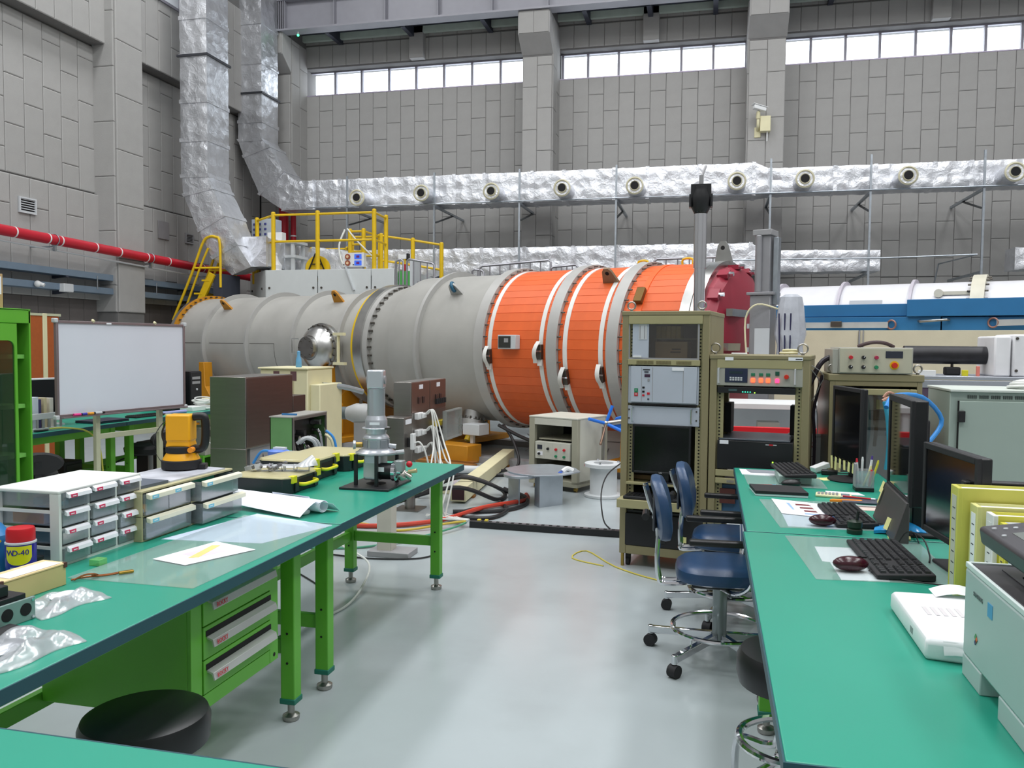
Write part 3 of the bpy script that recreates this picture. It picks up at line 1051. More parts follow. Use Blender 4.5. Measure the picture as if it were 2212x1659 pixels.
for x, y in ((-8.7, 15.1), (-8.0, 14.2), (-5.7, 14.2), (-5.7, 16.1), (-8.7, 16.1)):
    MB().box(x - .06, x + .06, y - .06, y + .06, 0, PZ - .12).obj('column', GREYP, pf)
MB().bar((-6.43, 13.95, PZ + .03), (-6.27, 13.95, PZ - .38), .05, .02).obj('hanging_strip', LGREY, pf)


def railing(name, label, pts, h, posts, mat=YEL, rp=.04, rr=.022, mids=(.5,), z=PZ, zs=None):
    r = thing(name, label, 'railing', (0, 0, 0))
    zs = zs or [z] * len(pts)
    for (x, y), zz, on in zip(pts, zs, posts):
        if on:
            MB().cyl((x, y, zz), (x, y, zz + h), rp, n=12).ball((x, y, zz + h), rp, 12, 6, (1, 1, .6)).obj('rail_post', mat, r)
    for i in range(len(pts) - 1):
        for k, f in enumerate((.96,) + tuple(mids)):
            a, b = pts[i], pts[i + 1]
            MB().cyl((a[0], a[1], zs[i] + h * f), (b[0], b[1], zs[i + 1] + h * f), rr, n=8).obj('top_rail' if k == 0 else 'mid_rail', mat, r)
    return r


railing('guard_rail', 'tall yellow guard rail along the front edge of the white platform', [(-8.6, 14.62), (-7.93, 14.05), (-7.035, 14.05), (-5.925, 14.05), (-5.98, 14.75)], 1.06, [1, 1, 1, 1, 1])
railing('guard_rail', 'yellow rail sloping down to the right of the platform above the vessel joint', [(-6.26, 15.2), (-5.61, 15.2), (-5.03, 15.2)], .72, [1, 1, 1], zs=[2.9, 2.8, 2.7], mids=(.3,))
railing('guard_rail', 'low yellow rear rail of the platform behind the control box', [(-8.1, 15.9), (-7.3, 15.9), (-6.9, 15.2), (-6.65, 15.2)], .62, [1, 1, 1, 1], mids=(.4,))
railing('guard_rail', 'small yellow rail cage in the middle of the platform beside the control box', [(-6.78, 14.9), (-6.5, 14.9), (-6.5, 15.7), (-7.1, 15.7)], .84, [1, 1, 1, 1], mids=(.5,))
gp = thing('yellow_gate_post', 'yellow post with orange upper part at the top of the ladder', 'post', (-8.72, 14.72, 0))
MB().cyl((0, 0, PZ - .2), (0, 0, PZ + .62), .045, n=12).obj('post', YEL, gp)
MB().cyl((.09, 0, PZ - .05), (.09, 0, PZ + .5), .04, n=12).obj('orange_post', mk('dull_orange', (196, 120, 40), .5), gp)
# stair ladder on the left
ld = thing('stair_ladder', 'yellow tube stair ladder at the left end of the white platform', 'ladder', (0, 0, 0))
for dy in (0, .5):
    b0 = Vector((-9.75, 13.6 + dy, 1.9))
    MB().tube([b0, (-9.35, 13.6 + dy, 2.75), (-9.12, 13.6 + dy, 3.3), (-9.0, 13.6 + dy, 3.42), (-8.85, 13.6 + dy, 3.42), (-8.76, 13.6 + dy, 3.3), (-8.75, 13.6 + dy, 2.5)], .024, 8, 4).obj('side_rail', YEL, ld)
    MB().tube([b0 + Vector((.14, 0, -.1)), (-9.2, 13.6 + dy, 2.8), (-9.0, 13.6 + dy, 3.22)], .02, 8, 3).obj('inner_rail', YEL, ld)
    MB().cyl((-9.28, 13.6 + dy, 2.86), (-8.75, 13.6 + dy, 2.86), .02, n=8).obj('mid_bar', YEL, ld)
for k in range(8):
    x, z = -10.15 + k * .16, .95 + k * .24
    MB().box(x - .08, x + .08, 13.55, 14.15, z - .015, z + .015).obj('tread', YEL, ld)
for y in (13.58, 14.12):
    MB().bar((-10.35, y, .0), (-8.9, y, 2.75), .05, .12).obj('stringer', YEL, ld)
MB().box(-8.9, -8.72, 13.6, 14.2, 2.2, 2.75).obj('ladder_frame', DKB, ld)
# gear on the platform
tr = thing('instrument_cart', 'light grey shelf cart loaded with a tilted instrument and a small box on the platform', 'cart', (-8.3, 14.9, PZ))
for x in (-.35, .42):
    for y in (-.2, .2):
        MB().box(x - .03, x + .03, y - .03, y + .03, 0, .62).obj('leg', LGREY, tr)
for z in (.3, .58):
    MB().box(-.45, .5, -.25, .25, z, z + .05).obj('shelf', LGREY, tr)
ii = thing('test_instrument', 'blue grey instrument with knobs and buttons standing on the platform cart', 'instrument', (-8.5, 14.85, PZ + .63), -.15)
MB().box(-.3, .18, -.12, .2, 0, .44).obj('case', mk('blue_grey', (170, 180, 192), .5), ii, .01)
for k in range(9):
    MB().box(-.25 + (k % 3) * .13, -.2 + (k % 3) * .13, -.13, -.12, .12 + (k // 3) * .1, .16 + (k // 3) * .1).obj('button', mk('button_navy', (60, 66, 130), .5), ii)
bx = thing('small_box', 'small pale box on the cart in front of the instrument', 'box', (-8.24, 14.72, PZ + .63))
MB().box(-.15, .16, -.08, .08, 0, .16).obj('carton', WHITE, bx, .005)
sh = thing('plastic_bag', 'white plastic bag hanging in a peak on the platform behind the left yellow posts', 'bag', (-8.05, 14.35, PZ))
MB().lathe([(.13, 0), (.11, .05), (.12, .12), (.06, .2), (.03, .3), (.035, .34), (.01, .36)], 9).obj('bag', mk('white_bag', (228, 230, 236), .4), sh, ang=20)
wh = thing('yellow_reel', 'yellow half round reel with a black trestle on the platform edge', 'reel', (-7.13, 14.25, PZ))
MB().at((0, 0, .02)).cyl((0, -.03, .0), (0, .03, .0), .24, n=28).obj('disc', YEL, wh)
MB().bar((-.16, -.06, -.02), (-.02, -.06, .3), .02).bar((.16, -.06, -.02), (.02, -.06, .3), .02).bar((-.1, -.06, .1), (.1, -.06, .1), .02).obj('trestle', BLACK, wh)
wh.location.z += .02
fb = thing('foil_hose', 'short foil wrapped hose bundle lying behind the yellow railing', 'hose', (0, 0, 0))
duct(fb, [sec_x(-7.7, 15.2, 15.6, PZ, PZ + .55), sec_x(-7.2, 15.2, 15.6, PZ, PZ + .5), sec_x(-6.75, 15.2, 15.6, PZ, PZ + .42)], seed=33, amp=.03)
bb = thing('control_box', 'white control box with two round meters and two blue displays on the platform', 'control box', (-6.4, 14.25, PZ + .06), 0)
MB().box(-.21, .21, -.06, .06, 0, .26).obj('case', WHITE, bb, .006)
MB().box(-.18, .18, -.05, .05, -.06, 0).obj('foot', GREYP, bb)
for z in (.07, .185):
    dl_ = MB().cyl((-.1, -.06, z), (-.1, -.085, z), .05, n=20).obj('meter', mk('meter_brown', (150, 76, 50), .5), bb)
    MB().cyl((-.1, -.085, z), (-.1, -.09, z), .026, n=14).obj('meter_face', mk('meter_cream', (226, 190, 150), .5), dl_)
    ds = MB().box(.03, .17, -.068, -.06, z - .045, z + .045).obj('display', mk('lcd_blue', (60, 100, 210), .4, emit=.5), bb)
    MB().box(.07, .13, -.071, -.068, z - .02, z + .02).obj('digits', mk('lcd_purple', (110, 40, 120), .4), ds)
for x in (-.18, .01):
    MB().cyl((x, -.06, .04), (x, -.07, .04), .012, n=8).obj('socket', BOLT, bb)
cc = tag(MB().tube([(-6.75, 14.6, PZ + .8), (-6.82, 14.5, PZ + .5), (-6.75, 14.45, PZ + .2), (-6.62, 14.4, PZ + .05), (-6.5, 14.35, PZ + .0)], .018, 6).tube([(-6.7, 14.6, PZ + .82), (-6.5, 14.55, PZ + .6), (-6.2, 14.6, PZ + .3)], .014, 6).obj('cable_bundle', CABLEW), 'white cable bundle draped over the small yellow cage on the platform', 'cable')
gl = thing('green_cabinet_end', 'bright green cabinet end with red lamp at the right end of the white platform', 'cabinet', (-5.36, 14.15, 2.05))
MB().prism([(-.1, .35), (0, .15), (.12, 0), (.12, .75), (-.1, .75)], -.1, .3, 'y').obj('body', mk('leaf_green', (72, 160, 74), .45), gl)
MB().box(.12, .17, -.1, .3, 0, .95).obj('side_frame', LGREY, gl)
MB().cyl((-.03, 0, .75), (-.03, 0, .88), .035, n=12).obj('red_lamp', KRED, gl)
# grey walkway railings behind the vessel
GT = mk('grey_tube', (160, 160, 166), .35, .7)


def grey_rail(px0, px1, y0, y1, Y, lab, n=4, drop=.42):
    a, b = WY(px0, y0, Y), WY(px1, y1, Y)
    r = thing('walkway_rail', lab, 'railing', (0, 0, 0))
    z0 = min(a.z, b.z) - drop
    MB().tube([(a.x, Y, z0), (a.x, Y, a.z - .03), (a.x + .04, Y, a.z), (b.x - .04, Y, b.z), (b.x, Y, b.z - .03), (b.x, Y, z0)], .02, 8, 0).obj('hoop', GT, r)
    for k in range(1, n):
        t = k / n
        x = a.x + (b.x - a.x) * t
        MB().cyl((x, Y, z0), (x, Y, a.z + (b.z - a.z) * t), .011, n=6).obj('baluster', GT, r)
    MB().bar((a.x, Y, z0 + .02), (b.x, Y, z0 + .02), .03).obj('bottom_bar', GT, r)
    return z0


grey_rail(1037, 1190, 575, 562, 13.35, 'grey tube handrail above the vessel left of the orange slats', 7, .62)
grey_rail(855, 871, 562, 560, 13.35, 'short grey tube rail right of the green cabinet end', 2, .7)
grey_rail(879, 938, 560, 568, 13.35, 'grey tube handrail above the joint flange of the vessel', 4, .8)
grey_rail(1020, 1045, 582, 584, 13.35, 'very short grey rail stub left of the long handrail', 2, .55)
grey_rail(1190, 1248, 577, 572, 13.35, 'low grey handrail behind the second ring of the slats', 5, .55)
grey_rail(1414, 1566, 560, 555, 13.35, 'grey handrail behind the right end of the vessel', 6, .6)
cw = thing('catwalk', 'grey steel catwalk behind the vessel carrying tube handrails', 'catwalk', (0, 0, 0))
MB().box(-5.2, .5, 13.15, 13.9, 2.1, 2.16).obj('deck', GREYP, cw)
MB().box(-5.2, .5, 13.13, 13.17, 2.06, 2.2).obj('edge_beam', GREYP, cw)
for x in (-5.0, -2.4, .3):
    for y in (13.3, 13.8):
        MB().box(x - .05, x + .05, y - .05, y + .05, 0, 2.1).obj('leg', GREYP, cw)
MB().bar((-4.9, 13.5, 2.55), (-2.6, 13.5, 2.62), .03).obj('hand_line', GT, cw)
sp = thing('sensor_post', 'thin yellow post with small white and black sensor head behind the joint flange', 'post', WY(875, 620, 14.2))
MB().cyl((0, 0, -.8), (0, 0, .5), .03, n=10).obj('post', YEL, sp)
MB().box(-.12, .04, -.04, .04, .5, .58).obj('sensor_head', WHITE, sp, .006)
MB().box(.04, .08, -.045, .045, .48, .6).obj('sensor_back', BLACK, sp, .004)

# ================================================================ GATE VALVE AND FAR TANK ON THE RIGHT
gv = thing('gate_valve', 'tall grey gate valve with pneumatic cylinder right of the red end cover', 'valve', (VO.x, VO.y, 0), VRZ)
GVG = mk('valve_grey', (156, 156, 160), .42, .5, .05, 8)
zt = 2.05
MB().box(3.3, 3.52, -.72, -.5, .3, zt).obj('body', GVG, gv, .01)
MB().box(3.27, 3.55, -.745, -.47, zt, zt + .03).obj('flange_plate', GVG, gv, .004)
MB().box(3.34, 3.5, -.7, -.52, zt + .03, zt + .62).cyl((3.385, -.71, zt + .03), (3.385, -.71, zt + .62), .035, n=14).obj('cylinder', GVG, gv, .006)
MB().box(3.52, 3.57, -.66, -.56, zt - .1, zt + .6).obj('guide_rod', GALV, gv, .004)
MB().box(3.32, 3.52, -.73, -.49, zt + .62, zt + .68).obj('cylinder_cap', GREYP, gv, .006)
MB().box(3.36, 3.52, -.73, -.72, 1.15, 1.7).obj('cover_plate', LGREY, gv, .003)
for z in (1.2, 1.45, 1.7):
    MB().box(3.27, 3.3, -.7, -.62, z, z + .05).obj('lug', LGREY, gv)
MB().tube([(3.6, -.7, 1.9), (3.4, -.78, 1.95), (3.28, -.78, 1.8), (3.3, -.78, 1.4)], .01, 6).obj('air_line', IVORY, gv)
wp = MB().lathe([(.14, 0), (.15, .25), (.13, .5), (.16, .62), (.13, .9), (.11, 1.0), (.06, 1.03)], 11, (3.72, -.68, 1.02)).obj('plastic_wrap', mk('milky_film', (184, 188, 196), .3, .0, .08, 10, .5, 18), gv, ang=25)
for k in range(3):
    MB().bar((3.66 + k * .05, -.83, 1.35), (3.64 + k * .06, -.82, 1.85), .012).obj('dark_strip', mk('strip_navy', (34, 34, 70), .5), wp)
MB().box(3.0, 3.06, -.95, -.88, 1.2, 1.5).obj('orange_handle', mk('handle_orange', (214, 76, 24), .5), gv, .01)
MB().cyl((2.95, -1.02, 1.6), (3.02, -1.05, 1.74), .045, n=12).cyl((2.9, -1.0, 1.62), (2.9, -1.0, 1.76), .02, n=8).obj('white_fitting', WHITE, gv)

TL = D(1900, 690, 12.6)
ft = thing('far_tank', 'long white ribbed tank behind the blue shield blocks at the right', 'tank', (TL.x, TL.y, 0), VRZ)
TWH = mk('tank_white', (226, 226, 230), .4, .0, .02)
TR_, TZ = .6, 1.86
MB().lathe([(TR_, -2.6), (TR_, 4.5)], 48, (0, 0, TZ), (1, 0, 0)).obj('shell', TWH, ft)
for px in (1727, 1841, 1958):
    q = (px - 1900) / 1789 * 12.4 / .83
    MB().lathe([(TR_, q - .02), (TR_ + .06, q - .02), (TR_ + .06, q + .02), (TR_, q + .02)], 48, (0, 0, TZ), (1, 0, 0)).obj('rib', mk('rib_mauve', (196, 190, 200), .45), ft)
jf = MB().lathe([(TR_, 1.25), (TR_ + .1, 1.25), (TR_ + .1, 1.42), (TR_, 1.42)], 48, (0, 0, TZ), (1, 0, 0)).obj('joint_flange', mk('flange_cream', (214, 210, 192), .5), ft)
m = MB()
for k in range(30):
    a = 2 * PI * k / 30
    for xx, s in ((1.25, -1), (1.42, 1)):
        p = Vector((xx, -(TR_ + .06) * math.sin(a), TZ + (TR_ + .06) * math.cos(a)))
        m.cyl(p, p + Vector((.045 * s, 0, 0)), .014, n=6)
stuff(m.obj('flange_bolts', BOLT, jf))
MB().bar((.85, -.45, TZ + .42), (1.3, -.45, TZ + .42), .05).cyl((.85, -.5, TZ + .42), (.85, -.4, TZ + .42), .06, n=12).obj('hinge_arm', MATS['flange_cream'], jf)
MB().box(-.33, .12, -.53, -.47, TZ + .24, TZ + .34).obj('label_plate', WHITE, ft)
for x in (-1.8, .5, 2.8):
    MB().box(x - .1, x + .1, -.45, .45, 0, 1.4).obj('pedestal', GREYP, ft)

bs = thing('blue_shield', 'row of blue painted shielding blocks in front of the white tank', 'shield', (TL.x, TL.y, 0), VRZ)
zb = 1.745
rows = [(-2.7, -2.45, zb, 2.0), (-2.44, -2.1, zb, 2.06), (-2.09, .55, zb + .2, 2.12), (.55, 4.2, zb + .19, 2.17), (-2.44, .97, zb, zb + .195), (.98, 4.2, zb, zb + .185)]
for a, b, z0, z1 in rows:
    f0 = -1.12 if z0 < 1.8 else -1.08
    if a > .5 and z0 > 1.8:
        f0 = -1.17
    MB().box(a, b - .006, f0, -.66, z0, z1 - .004).obj('block', BLUE, bs, .006)
MB().box(3.2, 4.2, -1.1, -.7, 2.166, 2.28).obj('block', BLUE, bs, .006)
bh = MB().tube([(.72, -1.13, zb + .13), (.72, -1.19, zb + .12), (1.05, -1.19, zb + .14), (1.05, -1.13, zb + .14)], .016, 8, 2).obj('handle', STEEL, bs)
MB().cyl((-2.2, -1.12, zb + .1), (-2.2, -1.2, zb + .1), .03, n=10).obj('bolt_stub', mk('bolt_navy', (40, 44, 110), .5), bs)
for a, b, dz in ((-1.15, .32, .08), (1.62, 3.4, .1)):
    ts = MB().sheet(10, 1, lambda u, v, a=a, b=b, dz=dz: (a + (b - a) * u, -1.175 - .01 * math.sin(u * 9), zb + dz + (v - .5) * .075 + (.04 * u if a > 0 else 0)), .006).obj('lashing_strap', mk('white_strap', (224, 224, 220), .6), bs)
    for xx in (a - .04, b + .04):
        MB().torus((xx, -1.15, zb + dz + (.04 if xx > 3 else 0)), .06, .013, (.3, 1, 0), 20, 6).obj('eye', mk('eye_rust', (150, 112, 104), .5, .5), ts)
    MB().box((a + b) / 2 - .02, (a + b) / 2 + .13, -1.21, -1.175, zb + dz - .03, zb + dz + .05).obj('buckle', BOLT, ts, .006)
MB().cyl((-2.38, -1.25, zb - .02), (-2.38, -1.25, zb + .12), .03, n=8).obj('eye_stub', mk('eye_rust', (150, 112, 104), .5, .5), bs)
cw2 = thing('concrete_shield', 'long cream painted concrete shielding wall carrying the blue blocks', 'shield wall', (TL.x, TL.y, 0), VRZ)
for a, b in ((-2.75, -.03), (-.02, 2.9)):
    MB().box(a, b - .008, -1.3, -.6, 0, zb - .001).obj('block', CREAM, cw2, .006)
MB().tube([(-.02, -1.31, zb), (-.02, -1.31, 1.2)], .012, 6, 0).tube([(.03, -1.31, zb), (.03, -1.31, 1.2)], .008, 6, 0).obj('conduit', GREYP, cw2)
MB().box(2.9, 4.5, -1.28, -.7, 0, zb - .002).obj('orange_block', mk('block_orange', (196, 84, 24), .55), cw2, .006)

# tube, white instrument and aluminium table in front of the cream wall
q = WY(2010, 812, 7.6)
at = thing('profile_table', 'aluminium profile table carrying the black tube and the white instrument', 'table', (0, 0, 0))
ALU = mk('aluminium', (176, 180, 188), .4, .6)
xa, xb = WY(1985, 812, 7.6).x, 4.2
tz = q.z
MB().box(xa, xb, 7.6, 8.3, tz - .03, tz).obj('table_top', ALU, at, .004)
MB().box(xa, xb, 7.6, 7.66, tz - .1, tz - .035).obj('front_beam', ALU, at, .004)
for px in (2026, 2150):
    x = WY(px, 850, 7.6).x
    MB().box(x - .035, x + .035, 7.6, 7.67, 0, tz - .1).obj('leg', ALU, at, .004)
    for s in (-1, 1):
        MB().prism([(x + s * .035, tz - .1), (x + s * .16, tz - .1), (x + s * .035, tz - .24)], 7.61, 7.65, 'y').obj('gusset', mk('gusset_plum', (88, 70, 92), .5), at)
MB().box(xa, xb, 8.22, 8.28, 0.1, tz - .1).obj('rear_panel', ALU, at)
bt = thing('black_tube', 'thick black tube lying on a small clamp stand on the aluminium table', 'tube', (0, 0, 0))
a, b = WY(1952, 766, 7.95), WY(2135, 766, 7.95)
rt = .078
MB().cyl((a.x, 7.95, a.z), (b.x, 7.95, a.z), rt, n=28).obj('tube', mk('tube_black', (38, 38, 42), .45, .2, .3, 12), bt)
MB().cyl((b.x, 7.95, a.z), (b.x + .07, 7.95, a.z), rt + .008, n=28).obj('end_ring', SILV, bt)
c = WY(2056, 800, 7.95)
MB().cyl((c.x, 7.95, tz), (c.x, 7.95, a.z - rt), .012, n=8).obj('stand_rod', BOLT, bt)
MB().box(c.x - .06, c.x + .06, 7.9, 8.0, tz, tz + .07).obj('clamp_base', BLACKM, bt, .012)
wi = thing('white_instrument', 'white two part instrument box at the right end of the black tube', 'instrument', (0, 0, 0))
c0 = WY(2148, 805, 7.75)
for px0, px1 in ((2148, 2186), (2188, 2260)):
    x0, x1 = WY(px0, 765, 7.72).x, WY(px1, 765, 7.72).x
    MB().box(x0, x1 - .006, 7.72, 8.2, tz, WY(2160, 726 if px0 < 2180 else 722, 7.72).z).obj('housing', mk('housing_white', (232, 232, 234), .4), wi, .015)
for z in (.05, .32):
    MB().cyl((WY(2198, 765, 7.7).x, 7.725, tz + z), (WY(2198, 765, 7.7).x, 7.71, tz + z), .012, n=8).obj('screw', BOLT, wi)
for px0, px1, h, mat, nm, lab in ((1985, 2022, .045, WHITE, 'terminal_strip', 'white terminal strip on the aluminium table under the black tube'), (2080, 2092, .05, mk('yellow_block', (214, 206, 40), .5), 'yellow_block', 'small yellow block on the aluminium table'), (2111, 2117, .085, mk('salmon', (226, 130, 116), .5), 'pink_card', 'narrow pink card standing on the aluminium table')):
    x0, x1 = WY(px0, 800, 7.68).x, WY(px1, 800, 7.68).x
    tag(MB().box(x0, x1, 7.68, 7.72, tz, tz + h).obj(nm, mat, bev=.003), lab, nm.split('_')[-1])

# ================================================================ EQUIPMENT RACKS
RA = Vector((-.58, 5.651, 0))
RRZ = R(-9.2)
RX = Vector((math.cos(RRZ), math.sin(RRZ), 0))
FACE = mk('panel_silver', (186, 194, 206), .4, .1, .02)
FACE2 = mk('panel_grey', (170, 170, 160), .45, .1, .03)


def rack_body(r, w, dp, z0, z1, back=True, lip=.03):
    """cabinet frame in local coordinates: x right, y back"""
    for x in (0, w - .045):
        MB().box(x, x + .045, 0, .05, z0, z1).obj('front_post', BEIGED, r, .004)
        MB().box(x, x + .045, dp - .05, dp, z0, z1).obj('rear_post', BEIGED, r, .004)
    MB().box(0, .012, .05, dp - .05, z0, z1).obj('side_panel', BEIGED, r)
    MB().box(w - .012, w, .05, dp - .05, z0, z1).obj('side_panel', BEIGED, r)
    MB().box(-.004, w + .004, -.006, dp, z1 - .005, z1 + .025).obj('roof', BEIGED, r, .006)
    MB().box(.045, w - .045, -.004, .04, z1 - .062, z1 - .006).obj('header', BEIGE, r, .003)
    MB().box(.045, w - .045, 0, .05, z0, z0 + .06).obj('sill_bar', BEIGED, r, .004)
    MB().box(.012, w - .012, .05, dp - .05, z0, z0 + .02).obj('floor_pan', BEIGED, r)
    if back:
        MB().box(.045, w - .045, dp - .03, dp - .02, z0, z1).obj('back_panel', BEIGED, r)
    for x in (.045, w - .045 - .042):
        MB().box(x, x + .042, .03, .036, z0 + .06, z1 - .062).obj('rack_rail', BEIGE, r)
    m = MB()
    for x in (.062, w - .062):
        z = z0 + .09
        while z < z1 - .09:
            m.box(x - .005, x + .005, .027, .031, z - .004, z + .004)
            z += .0222
    stuff(m.obj('rail_holes', DARK, r, ang=0))


def eye(r, x, y, z, rr=.026):
    MB().torus((x, y, z + rr + .012), rr, .006, (0, 1, 0), 18, 6).cyl((x, y, z), (x, y, z + .014), .01, n=8).obj('eye_bolt', STEEL, r)


def knob(r, x, z, y, mat, rad=.012, d=.016, nm='button'):
    return MB().cyl((x, y, z), (x, y - d, z), rad, rad * .9, 14).obj(nm, mat, r)


r1 = thing('equipment_rack', 'tall beige equipment rack with grey modules and an inset black monitor', 'rack', RA, RRZ)
w1 = .585
rack_body(r1, w1, .62, .09, 1.72)
eye(r1, .05, .05, 1.745)
eye(r1, w1 - .06, .05, 1.745)
for x in (.05, w1 - .05):
    for y in (.06, .56):
        MB().cyl((x - .012, y, .03), (x + .012, y, .03), .03, n=14).box(x - .016, x + .016, y - .016, y + .016, .04, .09).obj('caster', BLACKM, r1)
MB().cyl((.02, .02, 0), (.02, .02, .09), .012, n=8).obj('levelling_foot', mk('brass', (176, 150, 80), .35, .9), r1)
zz = lambda y: 1.52 - (y - 745) * .00310
xx = lambda px: (px - 1345) / 188 * w1
# card frame with a see-through window
u = MB().box(xx(1367), xx(1403), .01, .03, zz(775), zz(696)).obj('card_module', FACE, r1, .003)
m = MB()
for k in range(11):
    for px in (1384, 1394):
        m.cyl((xx(px), .011, zz(705 + k * 2.6)), (xx(px), .005, zz(705 + k * 2.6)), .0022, n=6)
stuff(m.obj('led_rows', mk('led_off', (70, 40, 60), .4), u))
MB().box(xx(1381), xx(1399), .007, .01, zz(734), zz(699)).obj('led_plate', LGREY, u)
MB().box(xx(1369), xx(1388), .0, .01, zz(773), zz(769)).obj('ejector', WHITE, u)
MB().frame(xx(1358), xx(1512), zz(777), zz(693), .012, .004, .012).obj('window_frame', GREYP, r1)
MB().box(xx(1403), xx(1507), .02, .024, zz(776), zz(696)).obj('window_pane', mk_clear('smoked_pane', (60, 52, 44), .07, .22), r1)
MB().box(xx(1400), xx(1512), .3, .31, zz(776), zz(693)).obj('inner_back', mk('brown_dark', (58, 46, 38), .7), r1)
MB().box(xx(1403), xx(1512), .06, .3, zz(777), zz(775)).obj('inner_shelf', BEIGED, r1)
bxs = [thing('component_cartons', 'row of slim yellow cartons behind the window of the tall rack', 'carton', RA + RX * xx(1448) + Vector((0, .19, zz(731))), RRZ)]
for k in range(5):
    MB().box(-.09 + k * .034, -.058 + k * .034, -.04, .06, 0, .085).obj('carton', mk('carton_yellow', (196, 164, 84), .7, rnd=.12), bxs[0], .002)
MB().box(xx(1404), xx(1512), .1, .3, zz(733), zz(731)).obj('inner_shelf', BEIGED, r1)
cb_ = thing('cardboard_box', 'brown cardboard box behind the window of the tall rack', 'box', RA + RX * xx(1455) + Vector((0, .17, zz(775))), RRZ)
MB().box(-.115, .105, -.05, .09, 0, .115).obj('carton', CARD, cb_, .004)
MB().box(.0, .06, -.052, -.05, .06, .068).box(-.01, .06, -.052, -.05, .04, .048).obj('print', mk('print_brown', (70, 46, 30), .7), cb_)
# label strip
MB().box(xx(1356), xx(1514), .0, .03, zz(789), zz(777)).obj('label_strip', BEIGE, r1, .002)
m = MB()
for k in range(44):
    px = 1378 + k * 2.7
    if k in (14, 15, 28, 29, 30, 31):
        continue
    m.box(xx(px), xx(px + 1.5), -.003, .0, zz(787), zz(780))
stuff(m.obj('vent_slots', mk('slot_olive', (112, 104, 70), .6), r1, ang=0))
# power supply module
ps = MB().box(xx(1358), xx(1512), .012, .03, zz(873), zz(791)).obj('power_module', FACE, r1, .003)
MB().box(xx(1366), xx(1508), .0, .012, zz(870), zz(792)).obj('front_plate', FACE, ps, .002)
MB().box(xx(1366), xx(1509), -.002, .02, zz(876), zz(873.5)).obj('shadow_gap', DARK, ps)
for px, y, w_, h_, mt in ((1378, 845, 8, 10, KGRN), (1378, 853, 8, 8, KRED), (1394, 838, 5, 4, DARK), (1394, 847, 5, 4, DARK), (1394, 855, 5, 4, KRED), (1405, 851, 6, 5, KRED), (1400, 799, 15, 2, DARK), (1402, 812, 12, 6, mk('display_plum', (60, 36, 60), .3)), (1400, 804, 9, 3, INK), (1468, 797, 25, 7, PAPER), (1405, 821, 4, 6, GREYP), (1405, 863, 4, 3, INK)):
    MB().box(xx(px - w_ / 2), xx(px + w_ / 2), -.004, .0, zz(y + h_ / 2), zz(y - h_ / 2)).obj('control', mt, ps, .001)
text('O', .018, PAPER, ps, (xx(1378), -.005, zz(853)))
text('I', .018, PAPER, ps, (xx(1378), -.005, zz(844)))
for px in (1389, 1413, 1479):
    MB().box(xx(px), xx(px + 1), -.001, .0, zz(868), zz(794)).obj('seam', GREYP, ps)
# blank panel with two pulls
bl = MB().box(xx(1357), xx(1514), .012, .03, zz(919), zz(878)).obj('blank_panel', FACE, r1, .003)
for px in (1371, 1498):
    MB().tube([(xx(px), .012, zz(913)), (xx(px), -.02, zz(913)), (xx(px), -.02, zz(883)), (xx(px), .012, zz(883))], .005, 6, 0).obj('pull_handle', CHROME, bl)
for px in (1362, 1508):
    for y in (887, 906):
        knob(bl, xx(px), zz(y), .012, BOLT, .006, .004, 'screw')
# inset monitor, shelves
mo = thing('rack_monitor', 'black flat monitor set into the tall beige rack', 'monitor', RA, RRZ)
MB().frame(xx(1371), xx(1498), zz(1025), zz(919), .014, .0, .03).obj('bezel', BLACK, mo, .002)
MB().box(xx(1371) + .013, xx(1498) - .013, .006, .03, zz(1025) + .013, zz(919) - .013).obj('screen', SCREEN, mo)
text('LG', .017, LGREY, mo, (xx(1434), -.001, zz(1022.5)))
MB().box(xx(1420), xx(1450), .04, .1, zz(1046), zz(1024)).box(xx(1405), xx(1465), .0, .16, zz(1046), zz(1043)).obj('stand', BLACK, mo, .003)
MB().box(xx(1357), xx(1512), .0, .55, zz(1052), zz(1046)).obj('shelf', BEIGE, r1, .003)
kt = MB().box(xx(1349), xx(1510), -.13, .3, zz(1097), zz(1078)).obj('keyboard_drawer', BEIGE, r1, .004)
kb = thing('rack_keyboard', 'dark keyboard on the pull out tray of the tall rack', 'keyboard', RA + RX * xx(1430) + Vector((0, -.05, zz(1078))), RRZ)
MB().box(-.22, .22, -.07, .09, 0, .022).obj('body', BLACKM, kb, .006)
m = MB()
for k in range(14):
    for j in range(5):
        m.box(-.205 + k * .03, -.18 + k * .03, -.06 + j * .028, -.037 + j * .028, .022, .027)
m.obj('keys', BLACK, kb)
cm = [thing('small_parts', 'small cardboard tray on the shelf under the rack monitor', 'tray', RA + RX * xx(1385) + Vector((.02, .2, zz(1046))), RRZ)]
MB().box(-.07, .07, -.06, .06, 0, .03).obj('tray', CARD, cm[0], .004)
pc = thing('tower_computer', 'black rack computer at the bottom of the tall rack with a yellow sticker', 'computer', RA + RX * .02 + Vector((0, .0, .152)), RRZ)
MB().box(.02, .545, .02, .5, 0, .24).obj('case', BLACK, pc, .004)
MB().box(.02, .545, -.004, .02, .0, .22).obj('front', BLACKM, pc, .004)
for k in range(4):
    MB().box(.26, .3, -.008, -.004, .03 + k * .045, .06 + k * .045).obj('drive_bay', GREYP if k == 1 else BLACK, pc, .002)
MB().box(.4, .44, -.006, -.004, .05, .09).obj('sticker', NOTE, pc)
tag(MB().tube([(-.68, 5.6, .004), (-.92, 5.75, .004), (-.85, 5.98, .004), (-.6, 5.6, .005), (-.3, 5.35, .005), (-.05, 5.3, .005)], .005, 6).obj('yellow_wire', mk('wire_yellow', (206, 190, 80), .5)), 'thin yellow wire curling on the floor around the foot of the tall rack', 'wire')

